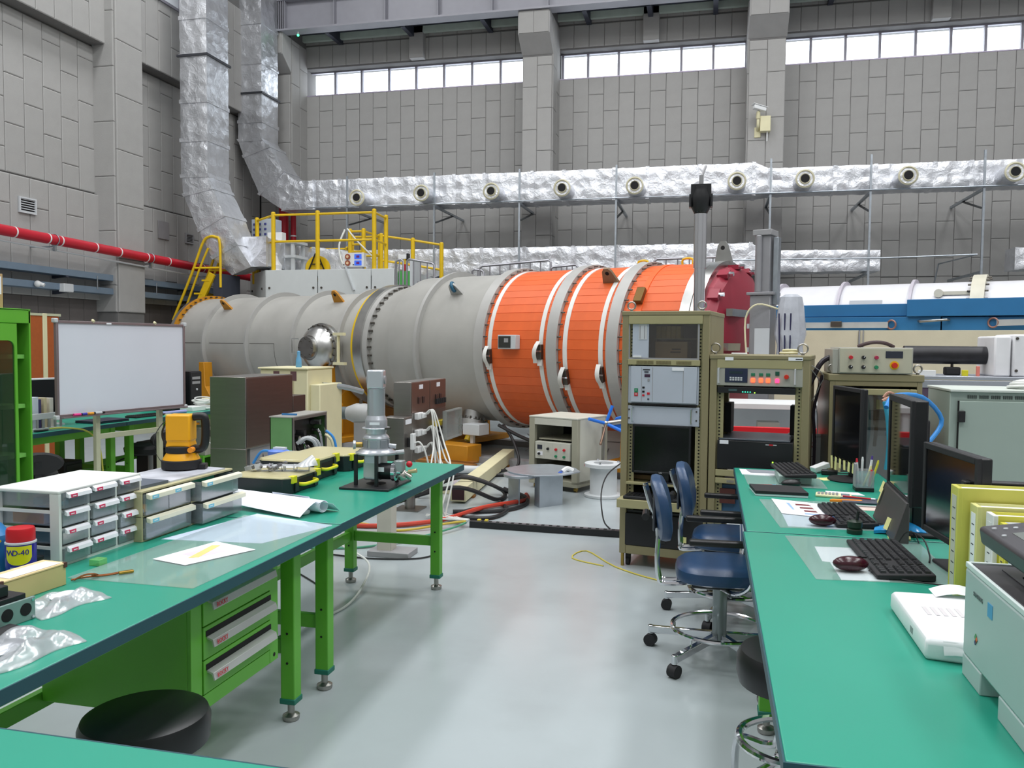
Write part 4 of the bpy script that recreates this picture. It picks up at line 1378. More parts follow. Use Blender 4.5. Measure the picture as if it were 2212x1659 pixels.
# second rack
RB = RA + RX * .592
r2 = thing('equipment_rack', 'mid height open beige rack with lit red buttons and black servers', 'rack', RB, RRZ)
w2 = .615
rack_body(r2, w2, .6, .07, 1.435, back=False)
zz2 = lambda y: 1.52 - (y - 748) * .00302
xx2 = lambda px: (px - 1536) / 199 * w2
MB().box(xx2(1567), xx2(1584), -.007, -.004, zz2(780), zz2(773)).obj('label', PAPER, r2)
lb = MB().box(xx2(1693), xx2(1721), -.007, -.004, zz2(779), zz2(772)).obj('label', PAPER, r2)
MB().box(xx2(1707), xx2(1720), -.0075, -.007, zz2(777), zz2(775)).obj('print', INK, lb)
for px in (1543, 1719):
    eye(r2, xx2(px), .08, 1.46, .03)
cu = MB().box(xx2(1550), xx2(1722), .0, .35, zz2(834), zz2(791)).obj('control_unit', FACE2, r2, .003)
ds = MB().box(xx2(1567), xx2(1613), -.005, .0, zz2(827), zz2(797)).obj('keypad_display', mk('panel_night', (34, 44, 70), .35), cu, .002)
MB().box(xx2(1576), xx2(1603), -.007, -.005, zz2(808), zz2(803)).obj('lcd', mk('lcd_dark', (30, 50, 56), .2), ds)
for k in range(5):
    for j in range(2):
        MB().box(xx2(1577 + k * 5.4), xx2(1581 + k * 5.4), -.008, -.005, zz2(818.5 + j * 4.4), zz2(815 + j * 4.4)).obj('key', LGREY, ds)
for px, mt in ((1624, LEDR), (1640, LEDR), (1654, LEDR), (1672, mk('lit_pink', (255, 50, 96), .4, emit=3))):
    MB().box(xx2(px - 4), xx2(px + 4), -.008, .0, zz2(826), zz2(817)).obj('lit_button', mt, cu, .003)
    MB().box(xx2(px - 4), xx2(px + 4), -.005, .0, zz2(813 if px < 1660 else 811), zz2(806 if px < 1660 else 802)).obj('green_button', mk('button_green', (40, 116, 84), .4) if px < 1660 else mk('button_dkgreen', (20, 80, 62), .4), cu, .002)
knob(cu, xx2(1690), zz2(813), 0, mk('estop_red', (206, 44, 24), .4), .015, .02, 'stop_button')
for px in (1555, 1707):
    MB().tube([(xx2(px), 0, zz2(828)), (xx2(px), -.03, zz2(828)), (xx2(px), -.03, zz2(797)), (xx2(px), 0, zz2(797))], .005, 6, 0).obj('pull_handle', LGREY, cu)
sw = MB().box(xx2(1552), xx2(1708), .0, .25, zz2(850), zz2(837)).obj('switch_unit', BLACK, r2, .002)
MB().box(xx2(1575), xx2(1592), -.002, 0, zz2(846), zz2(841)).obj('lcd', mk('lcd_teal', (60, 84, 86), .2), sw)
for k in range(4):
    MB().cyl((xx2(1604 + k * 5), 0, zz2(847)), (xx2(1604 + k * 5), -.002, zz2(847)), .005, n=8).obj('led', mk('led_teal', (60, 190, 160), .4, emit=1), sw)
MB().cyl((xx2(1628), 0, zz2(848)), (xx2(1628), -.003, zz2(848)), .004, n=8).obj('led', LEDG, sw)
sv = thing('rack_server', 'black server sliding out of the mid height rack, with a white label', 'server', RB, RRZ)
MB().box(xx2(1554), xx2(1706), .0, .5, zz2(1014), zz2(952)).obj('case', BLACK, sv, .003)
MB().box(xx2(1556), xx2(1700), .02, .5, zz2(952), zz2(952) + .012).obj('lid', mk('lid_slate', (92, 98, 106), .35, .5), sv, .003)
MB().box(xx2(1559), xx2(1577), -.002, .0, zz2(960), zz2(952)).obj('label', PAPER, sv)
MB().cyl((xx2(1667), 0, zz2(994)), (xx2(1667), -.003, zz2(994)), .005, n=8).obj('led', LEDG, sv)
MB().box(xx2(1659), xx2(1667), -.002, 0, zz2(959), zz2(956)).obj('red_badge', KRED, sv)
MB().box(xx2(1652), xx2(1674), -.001, 0, zz2(958.5), zz2(956.5)).obj('print', LGREY, sv)
for y0, y1 in ((1016, 1030), (1034, 1046)):
    pn = MB().box(xx2(1551), xx2(1712), .0, .02, zz2(y1), zz2(y0)).obj('blank_panel', BEIGE, r2, .003)
m = MB()
for k in range(12):
    m.box(xx2(1575) + k * .004, xx2(1575) + k * .004 + .002, -.002, 0, zz2(1043), zz2(1038))
stuff(m.obj('vent_slots', GREYP, pn, ang=0))
cg = MB().box(xx2(1555), xx2(1705), .04, .4, zz2(1130), zz2(1050)).obj('card_cage', mk('cage_blue', (50, 88, 120), .5), r2)
MB().box(xx2(1560), xx2(1592), .02, .04, zz2(1090), zz2(1058)).obj('circuit_card', mk('card_brown', (84, 42, 36), .5), cg)
MB().box(xx2(1557), xx2(1600), .02, .04, zz2(1128), zz2(1112)).obj('terminal_board', LGREY, cg)
for k in range(5):
    MB().bar((xx2(1560 + k * 9), .01, zz2(1127)), (xx2(1566 + k * 9), .01, zz2(1113)), .008).obj('jumper', INK if k % 2 else WHITE, cg)
m = MB()
rn = random.Random(4)
for px in (1616, 1621, 1626, 1631, 1634):
    m.tube([(xx2(px), .28, zz2(850)), (xx2(px - 2), .26, zz2(880)), (xx2(px - 5), .24, zz2(915)), (xx2(1618), .3, zz2(948))], .007, 6)
for px in (1676, 1682, 1690):
    m.tube([(xx2(px), .3, zz2(850)), (xx2(px - 2), .3, zz2(890)), (xx2(px - 8), .28, zz2(920)), (xx2(px - 16), .3, zz2(948))], .006, 6)
m.tube([(xx2(1676), .25, zz2(890)), (xx2(1690), .25, zz2(868)), (xx2(1700), .25, zz2(880))], .004, 6)
tag(m.obj('rack_cables', CABLEB), 'black cables hanging through the open middle of the mid height rack', 'cable')
for px in (1560, 1698):
    MB().box(xx2(px - 6), xx2(px + 8), .3, .45, zz2(945), zz2(878 if px < 1600 else 880)).obj('rear_bracket', BLACKM, r2, .003)
tag(MB().box(0, .1, -.03, .03, 0, .012).obj('white_remote', WHITE, bev=.004), 'small white remote lying on top of the mid height rack', 'remote').location = RB + RX * xx2(1580) + Vector((0, .1, 1.46))
gl_ = thing('cable_coil', 'beige coiled cable on the right top of the mid height rack', 'cable', RB + RX * xx2(1697) + Vector((0, .14, 1.462)), RRZ)
MB().torus((0, 0, .012), .05, .009, (0, 0, 1), 24, 6).torus((.01, .01, .027), .045, .008, (0, .1, 1), 24, 6).obj('coil', IVORY, gl_)
tag(MB().tube([(.62, 5.62, 1.39), (.70, 5.7, 1.28), (.66, 5.72, 1.17), (.61, 5.75, 1.12)], .003, 5).tube([(.6, 5.65, 1.42), (.72, 5.68, 1.33), (.68, 5.72, 1.2), (.7, 5.75, 1.0), (.68, 5.76, .7)], .003, 5).obj('loose_wire', GREYP), 'thin loose wires hanging from the right side of the mid height rack', 'wire')

# third rack with glass door and control box on top
r3 = thing('equipment_rack', 'low beige cabinet rack with glass door, carrying the control box with knobs', 'rack', (.748, 5.6, 0))
MB().box(0, .012, 0, .6, .06, 1.3).obj('side_panel', mk('panel_brown_reflect', (128, 118, 100), .28, .55, .08, 3), r3)  # brownish reflection on the metal side put into its colour
MB().box(.531, .543, 0, .6, .06, 1.3).obj('side_panel', BEIGED, r3)
MB().box(-.01, .553, -.01, .62, 1.3, 1.345).obj('roof', BEIGED, r3, .006)
MB().box(.012, .531, .58, .6, .06, 1.3).obj('back_panel', GREYP, r3)
MB().box(0, .543, 0, .6, .0, .06).obj('plinth', BLACKM, r3)
MB().frame(.0, .543, .06, 1.3, .03, -.005, .02).obj('front_frame', BEIGED, r3, .003)
dr = MB().frame(.035, .508, .09, 1.255, .04, -.03, -.006).obj('door_frame', BEIGE, r3, .005)
MB().box(.075, .468, -.02, -.016, .13, 1.215).obj('door_glass', mk_clear('door_glass', (70, 72, 60), .06, .25), dr)
for x0, x1, z0, z1, mt in ((.08, .46, 1.0, 1.2, FACE2), (.08, .46, .55, .98, LGREY), (.1, .2, 1.06, 1.12, DARK), (.26, .4, 1.05, 1.11, DARK), (.3, .4, 1.12, 1.18, NOTE), (.08, .46, .2, .5, FACE2)):
    MB().box(x0, x1, .12 if mt in (FACE2, LGREY) else .1, .14, z0, z1).obj('inner_unit', mt, r3)
for x in (.02, .525):
    eye(r3, x, .05, 1.345, .024)
cbx = thing('control_box', 'beige control box with red, black and green knobs and yellow emergency stop', 'control box', (.76, 5.585, 1.349))
MB().box(.0, .035, .01, .4, 0, .155).obj('side_flange', FACE2, cbx, .003)
MB().box(.035, .47, .0, .38, .0, .165).obj('case', FACE2, cbx, .004)
MB().box(.042, .463, -.004, 0, .006, .159).obj('front_plate', mk('plate_beige', (188, 186, 164), .45), cbx, .002)
for px, y, mt in ((1838, 769, KRED), (1865, 769, BLACK), (1892, 769, mk('knob_rose', (170, 40, 76), .4)), (1838, 789, BLACK), (1865, 789, BLACK), (1892, 789, KGRN)):
    k_ = knob(cbx, (px - 1800) / 168 * .468, (803 - y) * .003, -.004, mt, .0125, .022, 'knob')
    if mt is BLACK:
        MB().at(((px - 1800) / 168 * .468, -.027, (803 - y) * .003), (0, R(35), 0)).box(-.002, .002, -.001, .001, 0, .011).obj('pointer', WHITE, k_)
MB().box(.31, .41, -.008, -.004, .1, .143).obj('meter_display', mk('meter_slate', (46, 50, 62), .25), cbx, .002)
MB().cyl((.362, -.004, .055), (.362, -.008, .055), .027, n=24).obj('yellow_ring', YEL, cbx)
knob(cbx, .362, .055, -.008, MATS['estop_red'], .018, .02, 'stop_button')
tag(MB().tube([(.77, 5.75, 1.45), (.7, 5.72, 1.4), (.62, 5.72, 1.2), (.6, 5.75, 1.0), (.64, 5.76, .8), (.66, 5.78, .4), (.66, 5.8, .02)], .017, 10).tube([(.72, 5.74, 1.33), (.67, 5.72, 1.1), (.68, 5.73, .9), (.68, 5.75, .3), (.69, 5.8, .02)], .01, 8).obj('power_cable', mk('cable_plum', (34, 26, 38), .45)), 'thick black cables dropping from the left side of the control box', 'cable')
tag(MB().tube([(.95, 5.85, 1.52), (1.02, 5.82, 1.545), (1.1, 5.82, 1.545), (1.17, 5.86, 1.52)], .012, 8).obj('cable_loop', mk('cable_brown', (70, 50, 52), .45)), 'dark brown cable loop rising behind the control box', 'cable')
# sign between racks 2 and 3
sg = thing('warning_sign', 'white sheet with red letters hanging between the two lower racks', 'sign', WY(1742, 975, 5.95))
MB().box(-.12, .09, -.003, .003, -.1, .1).obj('sheet', PAPER, sg)
text('\uae08 \uc9c0', .062, INKR, sg, (.0, -.005, .035))
MB().box(-.07, .05, -.004, -.003, -.035, -.031).box(-.05, .03, -.004, -.003, -.055, -.051).obj('print_lines', INK, sg)
MB().box(-.12, .09, .004, .03, -1.0, .12).obj('board', WHITE, sg)
m = MB()
for k in range(16):
    m.torus((-.11 + k * .013, 0, .1), .006, .0015, (1, 0, 0), 8, 4)
stuff(m.obj('spiral_binding', INK, sg))
# grey cabinet at the right
g = thing('steel_cabinet', 'pale green grey steel cabinet with vent slots behind the right hand monitors', 'cabinet', (1.455, 5.6, 0))
GC = mk('cabinet_sage', (158, 174, 165), .45, 0, .02)
MB().box(0, .98, .02, .55, .05, 1.245).obj('body', GC, g, .006)
MB().box(.05, .96, .0, .02, .1, 1.19).obj('door', GC, g, .004)
MB().box(-.005, .985, -.005, .56, 1.245, 1.262).obj('top', mk('cabinet_top', (206, 214, 206), .45), g, .004)
MB().box(.01, .97, .03, .54, 0, .05).obj('plinth', BLACKM, g)
m = MB()
for k in range(9):
    for j in range(5):
        m.box(.1 + k * .066 + j * .011, .106 + k * .066 + j * .011, .016, .021, 1.205, 1.225)
stuff(m.obj('vent_slots', mk('slot_dark', (60, 70, 66), .6), g, ang=0))
MB().box(.045, .05, .001, .022, .1, 1.19).obj('door_gap', DARK, g)
MB().box(.04, .08, -.025, .0, 1.06, 1.13).obj('latch', BLACK, g, .004)
cl = thing('cable_coil', 'white coiled cable with an orange end lying on the grey green cabinet', 'cable', (1.93, 5.78, 1.264))
for k in range(5):
    MB().torus((.01 * k, 0, .012 + .011 * k), .1 - .006 * k, .009, (.1 * math.sin(k), .1, 1), 28, 6).obj('loop', CABLEW, cl)
MB().tube([(.02, -.08, .06), (.12, -.1, .05), (.3, -.06, .04)], .01, 8).obj('orange_end', mk('orange_cable', (226, 110, 60), .5), cl)
# PTZ camera mast behind the tall rack
q = D(1509, 700, 6.55)
pm = thing('camera_mast', 'chrome mast with a black domed camera on top behind the tall rack', 'mast', (q.x, q.y, 0))
zt = lambda y: 1.52 - (y - 747) * 6.55 / 1789
MB().cyl((0, 0, .02), (0, 0, zt(582)), .043, n=24).obj('lower_tube', CHROME, pm)
MB().cyl((0, 0, zt(582)), (0, 0, zt(462)), .05, n=24).obj('upper_tube', CHROME, pm)
MB().cyl((0, 0, 0), (0, 0, .02), .2, n=24).obj('base_plate', BLACKM, pm)
hd = MB().lathe([(.05, zt(466)), (.075, zt(452)), (.085, zt(430)), (.07, zt(418)), (.07, zt(410)), (.02, zt(405))], 20).obj('camera_head', BLACK, pm)
MB().ball((0, 0, zt(456)), .062, 16, 8).obj('dome', mk('dome_black', (20, 20, 24), .08), hd)
MB().box(-.078, .078, -.05, .05, zt(433), zt(404)).box(-.09, -.07, -.05, .05, zt(452), zt(425)).box(.07, .09, -.05, .05, zt(452), zt(425)).obj('bracket', BLACK, hd, .004)
MB().cyl((0, 0, zt(404)), (0, 0, zt(384)), .018, n=10).tube([(0, 0, zt(390)), (.02, .05, zt(370)), (.03, .1, zt(360))], .012, 6).obj('cable_stub', GREYP, pm)
# benches glimpsed through the racks
wb_ = thing('white_bench', 'white bench seen through the open mid height rack', 'bench', (.35, 8.0, 0))
MB().box(-.25, .8, 0, .7, .93, .98).obj('top', WHITE, wb_, .004)
for x in (-.22, .72):
    MB().box(x, x + .06, .02, .1, 0, .93).obj('leg', WHITE, wb_)
MB().box(-.15, .7, .6, .64, .3, .93).obj('back_board', LGREY, wb_)
MB().box(.1, .3, .1, .3, .7, .8).obj('drawer_box', FACE2, wb_)
rb_ = thing('red_barrier', 'red and white beam barrier behind the lower racks', 'barrier', (.1, 7.7, 0))
MB().box(-.2, 1.2, 0, .06, .7, .79).obj('red_beam', mk('barrier_red', (216, 22, 34), .45), rb_, .004)
MB().box(-.2, 1.2, .0, .06, .58, .69).obj('white_beam', WHITE, rb_, .004)
for x in (-.15, 1.1):
    MB().box(x, x + .06, .06, .1, 0, .79).box(x - .02, x + .08, -.15, .3, 0, .03).obj('stand', GREYP, rb_)

# ================================================================ WORKBENCHES (right row)
TH = .763


def bench(name, label, x0, x1, y0, y1, lx=(.1, .1), ly=(.14, .14), group='green topped workbenches', rails=True, front=None):
    r = thing(name, label, 'workbench', ((x0 + x1) / 2, (y0 + y1) / 2, 0), 0, group)
    a, b = (x1 - x0) / 2, (y1 - y0) / 2
    MB().box(-a + .004, a - .004, -b + .004, b - .004, TH - .034, TH).obj('worktop', TOP, r, .003)
    MB().frame(-a, a, -b, b, .004, TH - .036, TH - .0012).obj('edge_band', TOPE, r, rot=(R(90), 0, 0))
    X = (-a + lx[0], a - lx[1])
    Y = (-b + ly[0], b - ly[1])
    for x in X:
        for y in Y:
            lg = MB().box(x - .03, x + .03, y - .03, y + .03, .085, TH - .034).obj('leg', GREEN, r, .004)
            MB().box(x - .034, x + .034, y - .034, y + .034, .072, .095).obj('leg_collar', mk('collar_teal', (22, 110, 92), .5), lg, .004)
            MB().lathe([(.03, 0), (.034, .006), (.034, .02), (.014, .03), (.014, .075)], 18, (x, y, 0)).obj('levelling_foot', STEEL, lg)
            for z in (.24, .36):
                MB().cyl((x, y - .031, z), (x, y - .0325, z), .005, n=8).obj('screw_hole', DARK, lg)
    if rails:
        for y in Y:
            MB().box(X[0] + .03, X[1] - .03, y - .015, y + .015, .27, .33).obj('cross_rail', GREEN, r, .003)
        MB().box(X[0] - .015, X[0] + .015, Y[0] + .03, Y[1] - .03, .27, .33).obj('long_rail', GREEN, r, .003)
        for x in X:
            MB().box(x - .02, x + .02, Y[0], Y[1], TH - .1, TH - .036).obj('apron', GREEN, r)
        for y in Y:
            MB().box(X[0], X[1], y - .02, y + .02, TH - .1, TH - .036).obj('apron', GREEN, r)
    return r


bench('workbench', 'right far green workbench holding two screens, its far end against the racks', .158, .998, 3.484, 5.291)
bench('workbench', 'right near green workbench with the printer and paper pack', .145, .985, 1.55, 3.478)

Z = TH
# desk mats and papers under them
MAT = mk_clear('desk_mat', (222, 236, 234), .03, .14, .08, .22)


def quad(m, pts, z, th):
    return m.prism([(p[0], p[1]) for p in pts], z, z + th, 'z')


def sheet(name, label, cat, pts, z, th, mat, group=None):
    return tag(quad(MB(), pts, z, th).obj(name, mat), label, cat, group)


sheet('paper_sheet', 'white sheet under the near right mat beside the black keyboard', 'paper', [(.40, 3.28), (.40, 3.06), (.53, 3.03), (.60, 3.30)], Z, .0008, PAPER)
sheet('paper_sheet', 'white sheet under the near right mat below the dark red mouse', 'paper', [(.425, 3.05), (.43, 2.83), (.58, 2.85), (.585, 3.02)], Z, .0008, PAPER)
sheet('desk_mat', 'clear desk mat on the near right bench under the big keyboard', 'mat', [(.305, 3.43), (.35, 2.81), (.80, 2.86), (.80, 3.45)], Z + .001, .002, MAT)
sheet('paper_sheet', 'pale printed drawing under the middle mat of the right benches', 'paper', [(.33, 4.0), (.335, 3.62), (.58, 3.62), (.58, 4.05)], Z, .0008, mk('paper_blue', (214, 224, 238), .7))
sheet('desk_mat', 'clear desk mat on the far right bench with a printed page on it', 'mat', [(.25, 4.22), (.30, 3.58), (.72, 3.62), (.70, 4.25)], Z + .001, .002, MAT)
pg = sheet('printed_page', 'white printed page with blue and dark red charts lying on the middle mat', 'paper', [(.31, 4.24), (.33, 3.88), (.545, 3.82), (.53, 4.16)], Z + .0035, .0008, PAPER)
m = MB()
for k in range(3):
    quad(m, [(.41 + .012 * k, 4.13 - .075 * k), (.41 + .012 * k, 4.09 - .075 * k), (.48 + .005 * k, 4.085 - .075 * k), (.47 + .008 * k, 4.125 - .075 * k)], Z + .0044, .0002)
m.obj('chart', mk('chart_brown', (120, 60, 62), .7), pg)
quad(quad(MB(), [(.37, 4.15), (.385, 3.98), (.395, 3.98), (.385, 4.15)], Z + .0044, .0002), [(.43, 3.91), (.43, 3.88), (.5, 3.87), (.5, 3.9)], Z + .0044, .0002).obj('text_block', mk('print_blue', (150, 180, 226), .7), pg)
quad(MB(), [(.49, 3.905), (.49, 3.872), (.51, 3.87), (.51, 3.903)], Z + .0045, .0002).obj('blue_mark', mk('mark_blue', (60, 110, 210), .7), pg)
sheet('paper_sheet', 'grey and white papers at the far left corner of the far right bench', 'paper', [(.19, 5.24), (.20, 5.02), (.37, 4.99), (.50, 5.22)], Z, .001, PAPER)
sheet('grey_folder', 'grey folder lying on the papers at the far end of the right bench', 'folder', [(.23, 5.21), (.25, 5.1), (.42, 5.1), (.46, 5.2)], Z + .0015, .003, mk('folder_grey', (150, 154, 162), .5))
sheet('desk_mat', 'clear desk mat at the far end of the right benches under the tilted keyboard', 'mat', [(.205, 5.0), (.215, 4.63), (.62, 4.6), (.62, 5.0)], Z + .005, .002, MAT)
nb = thing('notebook', 'black covered notebook with white label on the far right bench', 'notebook', (.36, 4.42, Z))
quad(MB(), [(-.14, .11), (-.12, -.1), (.13, -.1), (.11, .1)], .002, .012).obj('pages', PAPER, nb)
cv = quad(MB(), [(-.142, .112), (-.122, -.102), (.132, -.102), (.112, .102)], .012, .0145).obj('cover', BLACKM, nb)
quad(MB(), [(-.02, .06), (-.02, -.0), (.055, -.0), (.05, .06)], .0146, .0003).obj('label', PAPER, cv)
pn = thing('pen', 'red and black pen lying by the notebook at the far right bench', 'pen', (.31, 4.63, Z + .006), .05)
MB().cyl((-.08, 0, 0), (-.05, 0, 0), .003, .005, n=8).obj('tip', BLACK, pn)
MB().cyl((-.05, 0, 0), (.03, 0, 0), .005, n=8).obj('barrel', INKR, pn)
MB().cyl((.03, 0, 0), (.05, 0, 0), .005, n=8).obj('blue_ring', mk('ring_blue', (60, 140, 200), .4), pn)
MB().cyl((.05, 0, 0), (.1, 0, 0), .005, .003, n=8).obj('cap', BLACK, pn)


def keyboard(label, loc, rz, L_=.46, Wd=.17, tilt=0, h=.024):
    k = thing('keyboard', label, 'keyboard', loc, 0, rot=(tilt, 0, rz))
    MB().prism([(-Wd / 2, 0), (Wd / 2, 0), (Wd / 2, h), (-Wd / 2, h * .62)], -L_ / 2, L_ / 2, 'x').obj('body', BLACKM, k, .005)
    m = MB()
    sl = (h - h * .62) / Wd
    rows = 6
    for j in range(rows):
        y = -Wd / 2 + .025 + j * (Wd - .045) / (rows - 1)
        zt_ = h * .62 + sl * (y + Wd / 2)
        for blk, (a, b) in enumerate(((-L_ / 2 + .015, L_ * .14), (L_ * .165, L_ * .275), (L_ * .30, L_ / 2 - .015))):
            if blk == 1 and j in (2,):
                continue
            n = (15, 3, 4)[blk]
            if blk == 0 and j == 0:
                cuts = [0, .09, .17, .26, .62, .71, .8, .89, 1]
            else:
                cuts = [i / n for i in range(n + 1)]
            for c0, c1 in zip(cuts[:-1], cuts[1:]):
                xa, xb = a + (b - a) * c0 + .001, a + (b - a) * c1 - .001
                m.rings([[(xa, y - .009, zt_), (xb, y - .009, zt_), (xb, y + .009, zt_), (xa, y + .009, zt_)], [(xa + .002, y - .007, zt_ + .007), (xb - .002, y - .007, zt_ + .007), (xb - .002, y + .007, zt_ + .007), (xa + .002, y + .007, zt_ + .007)]])
    stuff(m.obj('keys', mk('key_black', (36, 37, 40), .45), k, ang=0))
    for j in range(3):
        MB().box(L_ * .42 + j * .008 - .03, L_ * .42 + j * .008 - .027, Wd / 2 - .012, Wd / 2 - .009, h, h + .001).obj('indicator', LGREY, k)
    return k


k3 = keyboard('large black keyboard on the near right bench in front of the screen with blue light', (.622, 3.11, Z + .004), R(-90) + R(2), .5, .18)
k2 = keyboard('black keyboard on the far right bench behind the dark green stamp', (.60, 3.87, Z + .004), R(-90) + R(3), .46, .165)
k1 = keyboard('black keyboard propped tilted at the far end of the right benches', (.465, 4.86, Z + .05), R(-90) + R(6), .44, .165, tilt=0)
tag(MB().box(.38, .55, 4.7, 5.0, Z + .007, Z + .05).obj('keyboard_stand', mk('stand_sage', (150, 170, 164), .5), bev=.004), 'grey green stand under the farthest keyboard', 'stand')


def mouse(label, loc, rz, mat, sc=1.0):
    o = thing('mouse', label, 'mouse', loc, rz)
    MB().ball((0, 0, .012 * sc), .032 * sc, 18, 10, (1.0, 1.75, .75)).obj('shell', mat, o)
    MB().box(-.0015, .0015, .0, .05 * sc, .030 * sc, .0345 * sc).obj('seam', DARK, o)
    MB().cyl((-.003, .028 * sc, .032 * sc), (.003, .028 * sc, .032 * sc), .006 * sc, n=10).obj('wheel', BLACKM, o)
    return o


MR = mk('mouse_maroon', (58, 16, 28), .22, 0, .2, 300)
mouse('dark red wired mouse on the near right mat', (.475, 2.945, Z + .015), R(-80), MR, 1.05)
mouse('dark red wired mouse on the far right mat below the printed page', (.475, 3.66, Z + .015), R(-85), MR)
mouse('black mouse beside the propped keyboard at the far end of the right benches', (.435, 4.6, Z + .015), R(-75), BLACK, .95)
tag(MB().tube([(.53, 2.93, Z + .012), (.62, 2.86, Z + .008), (.72, 2.83, Z + .006), (.86, 2.80, Z + .006)], .0025, 6).obj('mouse_cable', CABLEB), 'thin black cable from the near dark red mouse', 'cable')
tag(MB().tube([(.53, 3.655, Z + .012), (.58, 3.64, Z + .03), (.72, 3.68, Z + .02), (.80, 3.58, Z + .018), (.795, 3.42, Z + .006)], .0025, 6).obj('mouse_cable', CABLEB), 'thin black cable from the dark red mouse on the far right bench', 'cable')
tag(MB().tube([(.71, 3.37, Z + .012), (.74, 3.36, Z + .06), (.78, 3.3, Z + .05), (.78, 3.2, Z + .012), (.76, 3.12, Z + .006)], .003, 6).obj('keyboard_cable', CABLEB), 'looped black cable rising behind the large keyboard', 'cable')


def monitor(label, p_far, p_near, z0, z1, th=.035, foot='rect', bez=.022, note=None, name='monitor', foot_c=None):
    """screen facing the aisle (towards -x); p_far/p_near are the screen's two ends"""
    a, b = Vector(p_far + (0,)), Vector(p_near + (0,))
    d = (b - a)
    w = d.length
    ang = math.atan2(d.y, d.x)
    r = thing(name, label, 'monitor', ((a.x + b.x) / 2, (a.y + b.y) / 2, TH), ang)
    h0, h1 = z0 - TH, z1 - TH
    MB().box(-w / 2, w / 2, .004, th, h0, h1).obj('back_shell', BLACK, r, .006)
    MB().frame(-w / 2, w / 2, h0, h1, bez, -.006, .008).obj('bezel', BLACKM, r, .003)
    MB().box(-w / 2 + bez, w / 2 - bez, -.001, .006, h0 + bez, h1 - bez).obj('screen', SCREEN, r)
    MB().box(-w * .28, w * .28, th, th + .03, h0 + .05, h1 - .08).obj('rear_housing', BLACK, r, .01)
    MB().box(-.03, .03, th - .005, th + .035, .01, h0 + .12).obj('neck', BLACK, r, .004)
    if foot == 'rect':
        MB().box(-.13, .13, .0, .2, 0, .014).obj('foot', BLACKM, r, .005)
    else:
        MB().lathe([(.12, 0), (.125, .006), (.12, .014), (.04, .022), (.01, .024)], 32, (0, .03, 0)).obj('foot', BLACKM, r)
    return r, w, h0, h1


m3, w, h0, h1 = monitor('wide black screen with blue power light on the near right bench, partly behind binders', (.765, 3.25), (.815, 2.80), .86, 1.178, .04)
MB().ball((w * .43 - .02, -.007, h0 + .012), .004, 8, 6).obj('power_light', LEDB, m3)
MB().box(.1, .13, -.0065, -.005, h0 + .008, h0 + .013).obj('brand_print', LGREY, m3)
m2, w, h0, h1 = monitor('tall glossy all in one screen in the middle of the right benches', (.765, 3.92), (.745, 3.41), .905, 1.315, .055, bez=.028)
m2.location.x += .012
MATS['screen_gloss'] = None
MATS.pop('screen_gloss')
SG = mk('screen_gloss', (20, 21, 22), .04, 0, .02)
[c for c in m2.children if c.name.startswith('screen')][0].data.materials[0] = SG
ch = MB().prism([(-.0, .0), (-.06, .004), (-.055, .016), (-.014, .16), (.0, .16)], -w / 2, w / 2, 'x')
ch = ch.obj('speaker_bar', mk('bar_grey', (74, 72, 72), .4), m2, .004)
for k, (x, z, y, rr) in enumerate(((-.24, .145, -.022, .2), (-.21, .12, -.03, -.05), (.1, .05, -.05, .5))):
    MB().at((x, y, z), (R(-17), R(8), rr)).box(-.012, .012, -.003, -.002, -.05 if k == 1 else -.03, .02).obj('note', NOTE, ch)
m1, w, h0, h1 = monitor('black screen on a round foot with yellow notes along its lower edge', (.745, 5.19), (.775, 4.74), .845, 1.29, .03, 'round')
m1.rotation_euler.z += R(7)
for k in range(6):
    x = -w / 2 + .02 + k * .07
    MB().at((x, -.009, h0 + .012 - .0 * k), (0, R((-7, 5, 3, -4, 6, 9)[k]), 0)).box(-.016, .016, -.001, 0, -.055 if k in (0, 1) else -.035, .02).obj('note', NOTE, m1)
MB().ball((w / 2 - .03, -.008, h0 + .008), .0035, 8, 6).obj('power_light', LEDB, m1)
m5 = thing('monitor', 'back of a dark plum screen in front of the grey green cabinet', 'monitor', (1.03, 4.42, Z))
p0, p1 = WY(2000, 895, 4.42), WY(2035, 960, 4.42)
MB().box(-.05, .04, -.02, .02, .12, p0.z - Z + .01).obj('back_shell', mk('plum_black', (44, 30, 48), .45), m5, .006)
MB().box(.04, .07, -.02, .02, .2, .34).obj('connector_block', BLACK, m5, .004)
MB().box(-.04, .04, -.06, .06, 0, .012).box(-.02, .02, -.01, .01, .0, .13).obj('stand', BLACK, m5)
m5.location.x = (p0.x + p1.x) / 2
m5.location.x = min(m5.location.x, .94)
m6 = thing('monitor', 'edge of a black screen at the right side of the picture above the printer', 'monitor', (1.02, 2.62, Z))
q = WY(2204, 1040, 2.9)
m6.location = (min(q.x + .13, .93), 2.88, Z)
MB().box(-.14, .05, -.02, .02, .12, q.z - Z).obj('back_shell', BLACK, m6, .006)
MB().box(-.12, .03, -.026, -.02, .14, q.z - Z - .02).obj('screen', SCREEN, m6)
MB().box(-.05, .05, -.05, .06, 0, .012).box(-.02, .02, -.01, .01, .01, .14).obj('stand', BLACK, m6)
tag(MB().tube([(.97, 5.0, 1.18), (1.03, 5.1, 1.24), (1.2, 5.2, 1.23), (1.32, 5.25, 1.1), (1.25, 5.2, .98), (1.17, 5.15, .93)], .013, 10).obj('blue_hose', mk('hose_blue', (56, 140, 214), .3)), 'bright blue hose curving behind the screens in front of the grey green cabinet', 'hose')
